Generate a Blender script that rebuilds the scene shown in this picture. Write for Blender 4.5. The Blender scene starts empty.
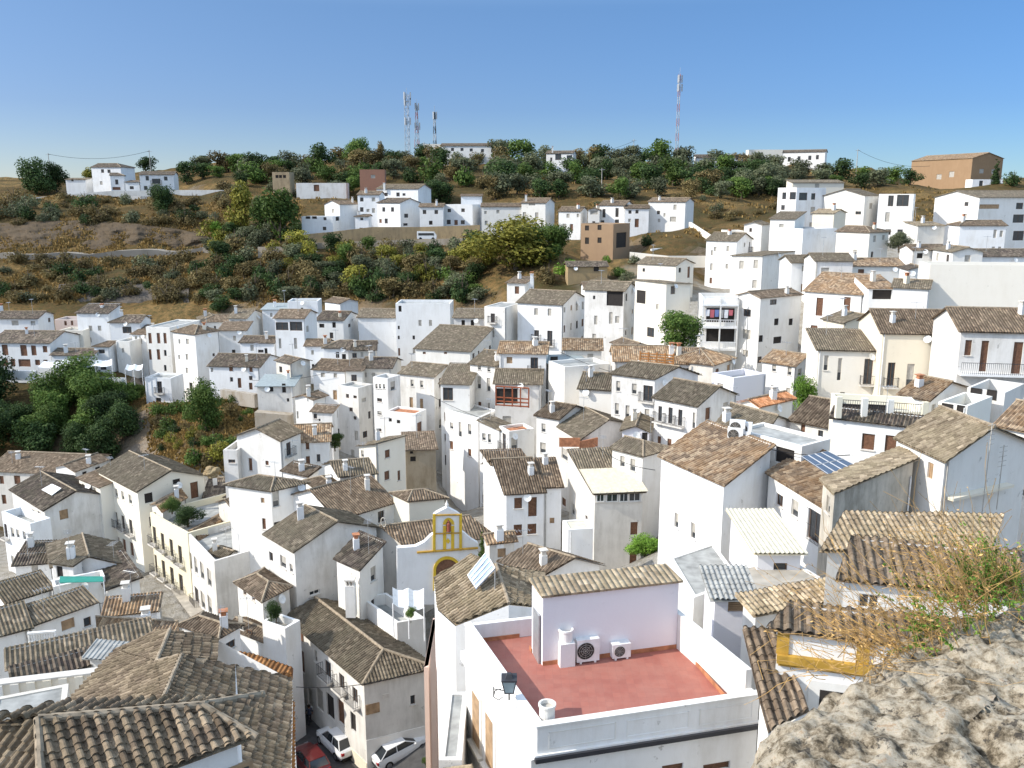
import bpy, math, random
import numpy as np
from mathutils import Vector, noise
random.seed(11)
sc = bpy.context.scene
COL = sc.collection
PI = math.pi
FPX = 887.0
PITCH = math.radians(12.0)
CAM = Vector((0, 0, 40.0))
cp, sp = math.cos(PITCH), math.sin(PITCH)

def ray(px, py):
    v = (384.0 - py) / FPX
    return Vector(((px - 512.0) / FPX, cp + v * sp, -sp + v * cp))
def P(px, py, D):
    return CAM + ray(px, py) * D
def onz(px, py, z):
    r = ray(px, py)
    t = (z - CAM.z) / r.z
    return CAM + r * t
FR = [0.0, 0.0, 1.0]
def fr(x, y, s):
    FR[:] = [x, y, s]
def q(p):
    return (FR[0] + p[0] / FR[2], FR[1] + p[1] / FR[2])

# ------------------------------------------------------------ materials
def new_mat(name):
    m = bpy.data.materials.new(name); m.use_nodes = True
    nt = m.node_tree
    b = nt.nodes['Principled BSDF']
    return m, nt, b
def N(nt, typ, **kw):
    n = nt.nodes.new(typ)
    for k, v in kw.items():
        if k in n.inputs: n.inputs[k].default_value = v
        else: setattr(n, k, v)
    return n
def L(nt, a, ai, b, bi):
    nt.links.new(a.outputs[ai], b.inputs[bi])
def ramp(nt, stops):
    r = nt.nodes.new('ShaderNodeValToRGB')
    e = r.color_ramp.elements
    while len(e) < len(stops): e.new(0.5)
    for i, (p, c) in enumerate(stops):
        e[i].position = p; e[i].color = (*c, 1)
    return r
def plain(name, col, rough=.6, metal=0, var=.12, scale=3, spec=.3):
    m, nt, b = new_mat(name)
    tc = N(nt, 'ShaderNodeTexCoord')
    n = N(nt, 'ShaderNodeTexNoise', Scale=scale, Detail=5.0)
    L(nt, tc, 'Object', n, 'Vector')
    r = ramp(nt, [(.3, tuple(c * (1 - var) for c in col)), (.7, tuple(min(1, c * (1 + var)) for c in col))])
    L(nt, n, 'Fac', r, 'Fac'); L(nt, r, 'Color', b, 'Base Color')
    b.inputs['Roughness'].default_value = rough; b.inputs['Metallic'].default_value = metal
    b.inputs['Specular IOR Level'].default_value = spec
    return m
def wallmat(name, col, stain, amount=.45, patch=.2, bump=.25, crumb=None):
    """limewashed render: soft blotches, vertical rain streaks, small bare patches"""
    m, nt, b = new_mat(name)
    geo = N(nt, 'ShaderNodeNewGeometry'); oi = N(nt, 'ShaderNodeObjectInfo')
    n1 = N(nt, 'ShaderNodeTexNoise', Scale=.35, Detail=7.0, Roughness=.62)
    L(nt, geo, 'Position', n1, 'Vector')
    mp = N(nt, 'ShaderNodeMapping'); mp.inputs['Scale'].default_value = (1.3, 1.3, .28)
    L(nt, geo, 'Position', mp, 'Vector')
    n2 = N(nt, 'ShaderNodeTexNoise', Scale=1.1, Detail=6.0, Roughness=.7)
    L(nt, mp, 'Vector', n2, 'Vector')
    mul = N(nt, 'ShaderNodeMath', operation='MULTIPLY')
    L(nt, n1, 'Fac', mul, 0); L(nt, n2, 'Fac', mul, 1)
    r1 = ramp(nt, [(.20, (0, 0, 0)), (.25 + .12, (amount, amount, amount)), (.55, (1, 1, 1))])
    r1.color_ramp.elements[0].position = .20
    L(nt, mul, 'Value', r1, 'Fac')
    mx = N(nt, 'ShaderNodeMix', data_type='RGBA')
    sc_ = N(nt, 'ShaderNodeMath', operation='MULTIPLY'); sc_.inputs[1].default_value = amount
    L(nt, r1, 'Color', sc_, 0); L(nt, sc_, 'Value', mx, 'Factor')
    # per object tint
    hsv = N(nt, 'ShaderNodeHueSaturation'); hsv.inputs['Color'].default_value = (*col, 1)
    mr = N(nt, 'ShaderNodeMapRange'); mr.inputs['To Min'].default_value = .93; mr.inputs['To Max'].default_value = 1.03
    L(nt, oi, 'Random', mr, 'Value'); L(nt, mr, 'Result', hsv, 'Value')
    mr2 = N(nt, 'ShaderNodeMapRange'); mr2.inputs['To Min'].default_value = 1.5; mr2.inputs['To Max'].default_value = .4
    L(nt, oi, 'Random', mr2, 'Value'); L(nt, mr2, 'Result', hsv, 'Saturation')
    L(nt, hsv, 'Color', mx, 6)
    mx.inputs[7].default_value = (*stain, 1)
    last = mx; lo = 2
    n3 = N(nt, 'ShaderNodeTexNoise', Scale=1.3, Detail=9.0, Roughness=.72)
    L(nt, geo, 'Position', n3, 'Vector')
    r3 = ramp(nt, [(.63, (0, 0, 0)), (.68, (patch, patch, patch))])
    L(nt, n3, 'Fac', r3, 'Fac')
    mx2 = N(nt, 'ShaderNodeMix', data_type='RGBA')
    L(nt, r3, 'Color', mx2, 'Factor'); L(nt, mx, 2, mx2, 6)
    mx2.inputs[7].default_value = (*(crumb or tuple(c * .55 for c in stain)), 1)
    L(nt, mx2, 2, b, 'Base Color')
    b.inputs['Roughness'].default_value = .9; b.inputs['Specular IOR Level'].default_value = .15
    bp = N(nt, 'ShaderNodeBump', Strength=bump, Distance=.05)
    n4 = N(nt, 'ShaderNodeTexNoise', Scale=4.0, Detail=8.0, Roughness=.7)
    L(nt, geo, 'Position', n4, 'Vector')
    L(nt, n4, 'Fac', bp, 'Height'); L(nt, bp, 'Normal', b, 'Normal')
    return m
def roofmat(name, c1, c2, c3, moss, mossamt=.5, pitch=.24, bump=1.0):
    m, nt, b = new_mat(name)
    uv = N(nt, 'ShaderNodeUVMap', uv_map='UVMap'); sep = N(nt, 'ShaderNodeSeparateXYZ')
    L(nt, uv, 'UV', sep, 'Vector')
    u = N(nt, 'ShaderNodeMath', operation='DIVIDE'); u.inputs[1].default_value = pitch
    v = N(nt, 'ShaderNodeMath', operation='DIVIDE'); v.inputs[1].default_value = .38
    L(nt, sep, 'X', u, 0); L(nt, sep, 'Y', v, 0)
    fu = N(nt, 'ShaderNodeMath', operation='FLOOR'); L(nt, u, 'Value', fu, 0)
    wob = N(nt, 'ShaderNodeTexWhiteNoise', noise_dimensions='1D'); L(nt, fu, 'Value', wob, 'W')
    va = N(nt, 'ShaderNodeMath', operation='ADD'); L(nt, v, 'Value', va, 0)
    wm = N(nt, 'ShaderNodeMath', operation='MULTIPLY'); wm.inputs[1].default_value = .35
    L(nt, wob, 'Value', wm, 0); L(nt, wm, 'Value', va, 1)
    fv = N(nt, 'ShaderNodeMath', operation='FLOOR'); L(nt, va, 'Value', fv, 0)
    cb = N(nt, 'ShaderNodeCombineXYZ'); L(nt, fu, 'Value', cb, 'X'); L(nt, fv, 'Value', cb, 'Y')
    oi = N(nt, 'ShaderNodeObjectInfo'); L(nt, oi, 'Random', cb, 'Z')
    wn = N(nt, 'ShaderNodeTexWhiteNoise', noise_dimensions='3D'); L(nt, cb, 'Vector', wn, 'Vector')
    r = ramp(nt, [(0, c1), (.5, c2), (.85, c3), (1, tuple(min(1, c * 1.35) for c in c3))])
    L(nt, wn, 'Value', r, 'Fac')
    geo = N(nt, 'ShaderNodeNewGeometry')
    n1 = N(nt, 'ShaderNodeTexNoise', Scale=.55, Detail=9.0, Roughness=.75); L(nt, geo, 'Position', n1, 'Vector')
    r1 = ramp(nt, [(.44, (0, 0, 0)), (.6, (mossamt,) * 3)]); L(nt, n1, 'Fac', r1, 'Fac')
    mx = N(nt, 'ShaderNodeMix', data_type='RGBA'); L(nt, r1, 'Color', mx, 'Factor'); L(nt, r, 'Color', mx, 6)
    mx.inputs[7].default_value = (*moss, 1)
    n2 = N(nt, 'ShaderNodeTexNoise', Scale=5.0, Detail=6.0, Roughness=.8); L(nt, geo, 'Position', n2, 'Vector')
    hs = N(nt, 'ShaderNodeHueSaturation'); L(nt, mx, 2, hs, 'Color')
    m1 = N(nt, 'ShaderNodeMapRange'); m1.inputs['From Min'].default_value = .3; m1.inputs['From Max'].default_value = .7
    m1.inputs['To Min'].default_value = .62; m1.inputs['To Max'].default_value = 1.38; L(nt, n2, 'Fac', m1, 'Value')
    m2 = N(nt, 'ShaderNodeMapRange'); m2.inputs['To Min'].default_value = .82; m2.inputs['To Max'].default_value = 1.15; L(nt, oi, 'Random', m2, 'Value')
    mm = N(nt, 'ShaderNodeMath', operation='MULTIPLY'); L(nt, m1, 'Result', mm, 0); L(nt, m2, 'Result', mm, 1)
    L(nt, mm, 'Value', hs, 'Value'); L(nt, hs, 'Color', b, 'Base Color')
    b.inputs['Roughness'].default_value = .92; b.inputs['Specular IOR Level'].default_value = .1
    # relief: round cover tiles, lips between courses
    fr_ = N(nt, 'ShaderNodeMath', operation='FRACT'); L(nt, u, 'Value', fr_, 0)
    mpi = N(nt, 'ShaderNodeMath', operation='MULTIPLY'); mpi.inputs[1].default_value = PI; L(nt, fr_, 'Value', mpi, 0)
    sn = N(nt, 'ShaderNodeMath', operation='SINE'); L(nt, mpi, 'Value', sn, 0)
    fvv = N(nt, 'ShaderNodeMath', operation='FRACT'); L(nt, va, 'Value', fvv, 0)
    sm = N(nt, 'ShaderNodeMath', operation='MULTIPLY_ADD'); sm.inputs[1].default_value = -.35; L(nt, fvv, 'Value', sm, 0); L(nt, sn, 'Value', sm, 2)
    sn2 = N(nt, 'ShaderNodeMath', operation='MULTIPLY_ADD'); sn2.inputs[1].default_value = .6; L(nt, n2, 'Fac', sn2, 0); L(nt, sm, 'Value', sn2, 2)
    bp = N(nt, 'ShaderNodeBump', Strength=bump, Distance=.06); L(nt, sn2, 'Value', bp, 'Height'); L(nt, bp, 'Normal', b, 'Normal')
    return m
M = {}
M['w'] = wallmat('whitewash', (.83, .81, .77), (.52, .47, .39), .55, .55)
M['b'] = wallmat('whitewash_cool', (.82, .82, .81), (.50, .48, .44), .52, .5)
M['c'] = wallmat('cream_render', (.82, .76, .65), (.62, .54, .42), .40, .35)
M['y'] = wallmat('pale_yellow_render', (.82, .77, .64), (.66, .60, .48), .4, .3)
M['g'] = wallmat('weathered_grey_render', (.70, .67, .61), (.44, .40, .34), .7, .55)
M['gs'] = wallmat('rain_streaked_render', (.62, .57, .49), (.30, .27, .22), .95, .6)
M['s'] = wallmat('rubble_stone', (.42, .34, .24), (.25, .19, .12), .9, .8, 1.0)
M['p'] = wallmat('lavender_shade_render', (.79, .77, .79), (.66, .62, .66), .35, .2)  # the lavender tint carries the shade of the white stair room
M['k'] = wallmat('pink_render', (.74, .60, .53), (.66, .56, .52), .5, .3)
M['t'] = wallmat('brick_tan', (.32, .205, .115), (.40, .27, .16), .6, .3, .5)
M['q'] = wallmat('brick_red', (.34, .17, .11), (.25, .14, .1), .6, .3, .5)
M['o'] = wallmat('aged_white', (.74, .71, .66), (.44, .41, .36), .75, .6)
M['oc'] = plain('ochre_paint', (.46, .27, .045), .75, var=.25)
R = {}
R['b'] = roofmat('tile_brown', (.115, .083, .057), (.17, .125, .087), (.24, .18, .125), (.15, .12, .085), .5)
R['g'] = roofmat('tile_grey_brown', (.125, .10, .072), (.175, .14, .10), (.24, .195, .14), (.165, .14, .095), .6)
R['o'] = roofmat('tile_ochre_lichen', (.19, .145, .095), (.31, .24, .16), (.41, .325, .225), (.37, .30, .19), .6)
R['m'] = roofmat('tile_mossy_brown', (.14, .10, .07), (.25, .18, .12), (.36, .27, .18), (.32, .18, .08), .5)
R['r'] = roofmat('tile_orange', (.34, .15, .07), (.46, .21, .10), (.55, .28, .15), (.40, .22, .12), .4)
R['n'] = roofmat('tile_near_brown', (.12, .09, .062), (.20, .15, .105), (.29, .225, .155), (.19, .15, .095), .6)
R['u'] = roofmat('tile_rust_moss', (.12, .065, .035), (.22, .115, .05), (.33, .17, .07), (.28, .11, .03), .7)
R['d'] = roofmat('tile_dark', (.07, .055, .045), (.13, .10, .08), (.20, .16, .12), (.10, .09, .06), .5)
M['ridge'] = plain('ridge_mortar', (.30, .24, .17), .95, var=.35, scale=4)
M['slabroof'] = plain('grey_flat_roof', (.33, .33, .31), .9, var=.3, scale=1.5)
M['redfloor'] = None
M['glass'] = plain('window_glass', (.045, .05, .055), .12, var=.2, spec=.6)
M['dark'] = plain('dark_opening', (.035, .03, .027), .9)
M['frame'] = plain('window_frame_brown', (.13, .075, .045), .6)
M['wframe'] = plain('window_frame_white', (.72, .71, .69), .5)
M['brown'] = plain('brown_wood', (.17, .085, .05), .55, var=.3, scale=6)
M['blind'] = plain('grey_blind', (.42, .39, .34), .7, var=.2)
M['tan'] = plain('tan_wood', (.36, .24, .14), .7, var=.25)
M['iron'] = plain('wrought_iron', (.035, .035, .04), .6, spec=.4)
M['metal'] = plain('grey_metal', (.42, .43, .44), .45, metal=.6)
M['rail_w'] = plain('white_rail', (.75, .75, .75), .5)
M['clay'] = plain('terracotta', (.42, .18, .09), .85, var=.3)
M['sill'] = plain('sill', (.62, .58, .52), .8)
M['poly'] = plain('cream_sheet', (.66, .60, .45), .5, var=.15)
M['awnb'] = plain('bluegrey_sheet', (.30, .34, .34), .5, var=.15)
M['green'] = plain('green_tarp', (.03, .25, .19), .7)
M['solar'] = plain('solar_panel', (.06, .09, .14), .18, spec=.8)
M['plastic_w'] = plain('white_plastic', (.78, .78, .76), .4)
M['black'] = plain('black_rubber', (.02, .02, .02), .7)
M['asphalt'] = plain('asphalt', (.075, .072, .07), .95, var=.25, scale=2)
M['paving'] = plain('pale_paving', (.40, .36, .30), .95, var=.2, scale=1.5)
M['stonewall'] = M['s']
M['cloth'] = plain('white_cloth', (.8, .8, .8), .9)

# red terrace paving: square tiles with joints
def redfloor():
    m, nt, b = new_mat('red_terrace_tiles')
    tc = N(nt, 'ShaderNodeTexCoord')
    br = N(nt, 'ShaderNodeTexBrick', Scale=3.2); br.offset = 0; br.inputs['Mortar Size'].default_value = .012
    br.inputs['Brick Width'].default_value = 1.0; br.inputs['Row Height'].default_value = 1.0
    br.inputs['Color1'].default_value = (.37, .125, .09, 1); br.inputs['Color2'].default_value = (.32, .105, .078, 1); br.inputs['Mortar'].default_value = (.24, .10, .08, 1)
    L(nt, tc, 'Object', br, 'Vector')
    n = N(nt, 'ShaderNodeTexNoise', Scale=.8, Detail=8.0, Roughness=.7); L(nt, tc, 'Object', n, 'Vector')
    r = ramp(nt, [(.38, (.0, .0, .0)), (.72, (.55, .55, .55))]); L(nt, n, 'Fac', r, 'Fac')
    mx = N(nt, 'ShaderNodeMix', data_type='RGBA'); L(nt, r, 'Color', mx, 'Factor'); L(nt, br, 'Color', mx, 6)
    mx.inputs[7].default_value = (.42, .21, .16, 1)
    L(nt, mx, 2, b, 'Base Color'); b.inputs['Roughness'].default_value = .8
    return m
M['redfloor'] = redfloor()

# ------------------------------------------------------------ mesh building
class MB:
    def __init__(s): s.v = []; s.f = []; s.m = []; s.uv = None
    def face(s, pts, mi=0):
        b = len(s.v); s.v += [tuple(p) for p in pts]; s.f.append(tuple(range(b, b + len(pts)))); s.m.append(mi)
    def box(s, c, d, rz=0.0, mi=0, taper=1.0):
        cx, cy, cz = c; dx, dy, dz = d[0] / 2, d[1] / 2, d[2] / 2
        b = len(s.v); co, si = math.cos(rz), math.sin(rz)
        for z in (-1, 1):
            t = taper if z > 0 else 1
            for x, y in ((-1, -1), (1, -1), (1, 1), (-1, 1)):
                X, Y = x * dx * t, y * dy * t
                s.v.append((cx + X * co - Y * si, cy + X * si + Y * co, cz + z * dz))
        for f in ((0, 3, 2, 1), (4, 5, 6, 7), (0, 1, 5, 4), (1, 2, 6, 5), (2, 3, 7, 6), (3, 0, 4, 7)):
            s.f.append(tuple(b + i for i in f)); s.m.append(mi)
    def bar(s, a, b_, r, n=4, mi=0, r2=None):
        a = Vector(a); b_ = Vector(b_); d = b_ - a
        if d.length < 1e-6: return
        d.normalize(); u = d.orthogonal().normalized(); w = d.cross(u)
        r2 = r if r2 is None else r2; base = len(s.v)
        for p, rr in ((a, r), (b_, r2)):
            for i in range(n):
                t = 2 * PI * (i + .5) / n; s.v.append(tuple(p + u * (math.cos(t) * rr) + w * (math.sin(t) * rr)))
        for i in range(n):
            j = (i + 1) % n
            s.f.append((base + i, base + j, base + n + j, base + n + i)); s.m.append(mi)
        s.f.append(tuple(base + i for i in reversed(range(n)))); s.m.append(mi)
        s.f.append(tuple(base + n + i for i in range(n))); s.m.append(mi)
    def prism(s, poly, z0, z1, mi=0, top=True, bottom=True):
        n = len(poly); b = len(s.v)
        s.v += [(p[0], p[1], z0) for p in poly] + [(p[0], p[1], z1) for p in poly]
        for i in range(n):
            j = (i + 1) % n; s.f.append((b + i, b + j, b + n + j, b + n + i)); s.m.append(mi)
        if bottom: s.f.append(tuple(b + i for i in reversed(range(n)))); s.m.append(mi)
        if top: s.f.append(tuple(b + n + i for i in range(n))); s.m.append(mi)
    def slab(s, pts, th, mi=0):
        """solid sheet below a 3-D polygon"""
        n = len(pts); b = len(s.v)
        s.v += [tuple(p) for p in pts] + [(p[0], p[1], p[2] - th) for p in pts]
        s.f.append(tuple(range(b, b + n))); s.m.append(mi)
        s.f.append(tuple(b + n + i for i in reversed(range(n)))); s.m.append(mi)
        for i in range(n):
            j = (i + 1) % n; s.f.append((b + i, b + n + i, b + n + j, b + j)); s.m.append(mi)
    def lathe(s, c, prof, n=14, mi=0):
        b = len(s.v)
        for r, z in prof:
            for i in range(n):
                t = 2 * PI * i / n; s.v.append((c[0] + r * math.cos(t), c[1] + r * math.sin(t), c[2] + z))
        for k in range(len(prof) - 1):
            for i in range(n):
                j = (i + 1) % n
                s.f.append((b + k * n + i, b + k * n + j, b + (k + 1) * n + j, b + (k + 1) * n + i)); s.m.append(mi)
        s.f.append(tuple(b + i for i in reversed(range(n)))); s.m.append(mi)
        k = len(prof) - 1; s.f.append(tuple(b + k * n + i for i in range(n))); s.m.append(mi)
    def build(s, name, mats, parent=None, off=None, smooth=False):
        me = bpy.data.meshes.new(name)
        if off is not None:
            v = [(p[0] - off[0], p[1] - off[1], p[2] - off[2]) for p in s.v]
        else: v = s.v
        me.from_pydata(v, [], s.f)
        if not isinstance(mats, (list, tuple)): mats = [mats]
        for m in mats: me.materials.append(m)
        if len(mats) > 1: me.polygons.foreach_set('material_index', s.m)
        if smooth: me.polygons.foreach_set('use_smooth', [True] * len(me.polygons))
        if s.uv: 
            l = me.uv_layers.new(name='UVMap'); l.data.foreach_set('uv', s.uv)
        o = bpy.data.objects.new(name, me); COL.objects.link(o)
        if parent is not None: o.parent = parent
        return o
def empty(name, loc, label, cat, group=None):
    o = bpy.data.objects.new(name, None); COL.objects.link(o); o.location = loc; o.empty_display_size = .3
    o['label'] = label; o['category'] = cat
    if group: o['group'] = group
    return o
def tag(o, label, cat, group=None, kind=None):
    if label: o['label'] = label
    if cat: o['category'] = cat
    if group: o['group'] = group
    if kind: o['kind'] = kind
    return o
def copy_tree(o, parent=None):
    c = o.copy(); COL.objects.link(c); c.parent = parent
    for ch in list(o.children): copy_tree(ch, c)
    return c

# ------------------------------------------------------------ tiled roof planes
def plane_uv(poly, vdir=None):
    n = Vector((0, 0, 0))
    for i in range(len(poly)):
        a, b = poly[i], poly[(i + 1) % len(poly)]
        n += Vector(((a.y - b.y) * (a.z + b.z), (a.z - b.z) * (a.x + b.x), (a.x - b.x) * (a.y + b.y)))
    n.normalize()
    if n.z < 0: n = -n
    if vdir is not None: v = Vector(vdir) - n * Vector(vdir).dot(n)
    else: v = Vector((0, 0, 1)) - n * n.z
    if v.length < 1e-3: v = Vector((0, 1, 0)) - n * n.y
    v.normalize(); u = v.cross(n).normalized()
    return n, u, v
def clipcol(P2, u):
    lo, hi = 1e9, -1e9
    for i in range(len(P2)):
        (u0, v0), (u1, v1) = P2[i], P2[(i + 1) % len(P2)]
        if (u0 - u) * (u1 - u) <= 0:
            if abs(u1 - u0) < 1e-9: lo = min(lo, v0, v1); hi = max(hi, v0, v1)
            else:
                v = v0 + (v1 - v0) * (u - u0) / (u1 - u0); lo = min(lo, v); hi = max(hi, v)
    return lo, hi
def tile_plane(mb, poly, lod, pitch=.24, vdir=None, amp=1.0, th=.1, T=.38):
    """mb.uv must be a list. Adds a sheet of canal tiles on a convex polygon plus a slab beneath."""
    n, u, v = plane_uv(poly, vdir)
    o = poly[0]
    P2 = [((p - o).dot(u), (p - o).dot(v)) for p in poly]
    us = [p[0] for p in P2]; u0, u1 = min(us), max(us)
    vs = [p[1] for p in P2]; v0, v1 = min(vs), max(vs)
    ro = random.random() * 50
    def uvf(cnt_pts):
        for a in cnt_pts: mb.uv.extend((a[0] + ro * pitch * 4 // pitch * pitch, a[1]))
    def addface(idx, uvs):
        mb.f.append(idx); mb.m.append(0)
        for a in uvs: mb.uv.extend((a[0] + 300 * pitch, a[1] + 80))
    # slab beneath
    lift = -.07
    b = len(mb.v); k = len(poly)
    # orientation: make top ccw w.r.t. n
    area = sum(P2[i][0] * P2[(i + 1) % k][1] - P2[(i + 1) % k][0] * P2[i][1] for i in range(k))
    pp = list(range(k)) if area > 0 else list(reversed(range(k)))
    top = [poly[i] + n * (lift if lod else 0) for i in pp]; bot = [poly[i] - n * th for i in pp]
    mb.v += [tuple(p) for p in top] + [tuple(p) for p in bot]
    addface(tuple(b + i for i in range(k)), [P2[i] for i in pp])
    addface(tuple(b + k + i for i in reversed(range(k))), [P2[i] for i in reversed(pp)])
    for i in range(k):
        j = (i + 1) % k
        addface((b + i, b + k + i, b + k + j, b + j), [P2[pp[i]], P2[pp[i]], P2[pp[j]], P2[pp[j]]])
    if lod == 0: return
    r = .055 * amp * pitch / .24
    if lod == 1: ph = [(0, 0), (.18, .85), (.42, .85), (.62, 0)]
    else: ph = [(0, -.15), (.04, .35), (.14, .82), (.30, 1.0), (.46, .82), (.56, .35), (.60, -.15), (.80, -.45)]
    cols = []
    c0 = math.floor(u0 / pitch); c1 = math.ceil(u1 / pitch)
    for c in range(c0, c1 + 1):
        jit = random.uniform(-.012, .012) if lod == 2 else 0
        for f, h in ph:
            uu = (c + f) * pitch + jit
            if uu < u0 or uu > u1: continue
            lo, hi = clipcol(P2, uu)
            if hi - lo < .02: continue
            cols.append((c, f, uu, h, lo, hi))
    if len(cols) < 2: return
    if lod == 1:
        base = len(mb.v)
        for c, f, uu, h, lo, hi in cols:
            for vv in (lo, hi):
                pp_ = o + u * uu + v * vv; mb.v.append(tuple(pp_ + n * (h * r + .05 * noise.noise(pp_ * .4))))
        for i in range(len(cols) - 1):
            a = base + i * 2; A, B = cols[i], cols[i + 1]
            addface((a, a + 2, a + 3, a + 1), [(A[2], A[4]), (B[2], B[4]), (B[2], B[5]), (A[2], A[5])])
        return
    rows = []
    k0 = math.floor(v0 / T)
    kk = int(math.ceil((v1 - v0) / T)) + 1
    hts = {}
    base = len(mb.v); nr = 2 * kk
    for c, f, uu, h, lo, hi in cols:
        for i in range(kk):
            key = (c, i, f >= .6)
            if key not in hts: hts[key] = (random.uniform(-.008, .012), random.uniform(-.05, .05))
            dz, dv = hts[key]
            va = v0 + i * T + dv; vb = v0 + (i + 1) * T + hts.get((c, i + 1, f >= .6), (0, 0))[1]
            for vv, st in ((va, .030), (vb, .0)):
                vv = min(max(vv, lo), hi)
                pp_ = o + u * uu + v * vv; mb.v.append(tuple(pp_ + n * (h * r + (st + dz) * amp + .06 * noise.noise(pp_ * .45))))
    for i in range(len(cols) - 1):
        A, B = cols[i], cols[i + 1]
        a = base + i * nr; bq = a + nr
        for j in range(nr - 1):
            va = v0 + (j // 2 + (j % 2)) * T
            if va > max(A[5], B[5]) + .5 or va < min(A[4], B[4]) - .6: continue
            vm = v0 + (j // 2 + .5) * T if j % 2 == 0 else v0 + (j // 2 + .99) * T
            addface((a + j, bq + j, bq + j + 1, a + j + 1), [(A[2] + .02, vm - .1), (B[2] - .001, vm - .1), (B[2] - .001, vm + .1), (A[2] + .02, vm + .1)])
def ridge_caps(mb, a, b_, lod, r=.11):
    a = Vector(a); b_ = Vector(b_)
    if lod < 2:
        mb.bar(a + Vector((0, 0, .03)), b_ + Vector((0, 0, .03)), r * .85, 5); return
    d = (b_ - a); n = max(1, int(d.length / .36)); 
    for i in range(n):
        p = a + d * (i / n) + Vector((random.uniform(-.01, .01), random.uniform(-.01, .01), .03)); e = a + d * ((i + 1.12) / n) + Vector((0, 0, .015))
        mb.bar(p, e, r * .95, 8, 0, r * 1.1)

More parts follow.
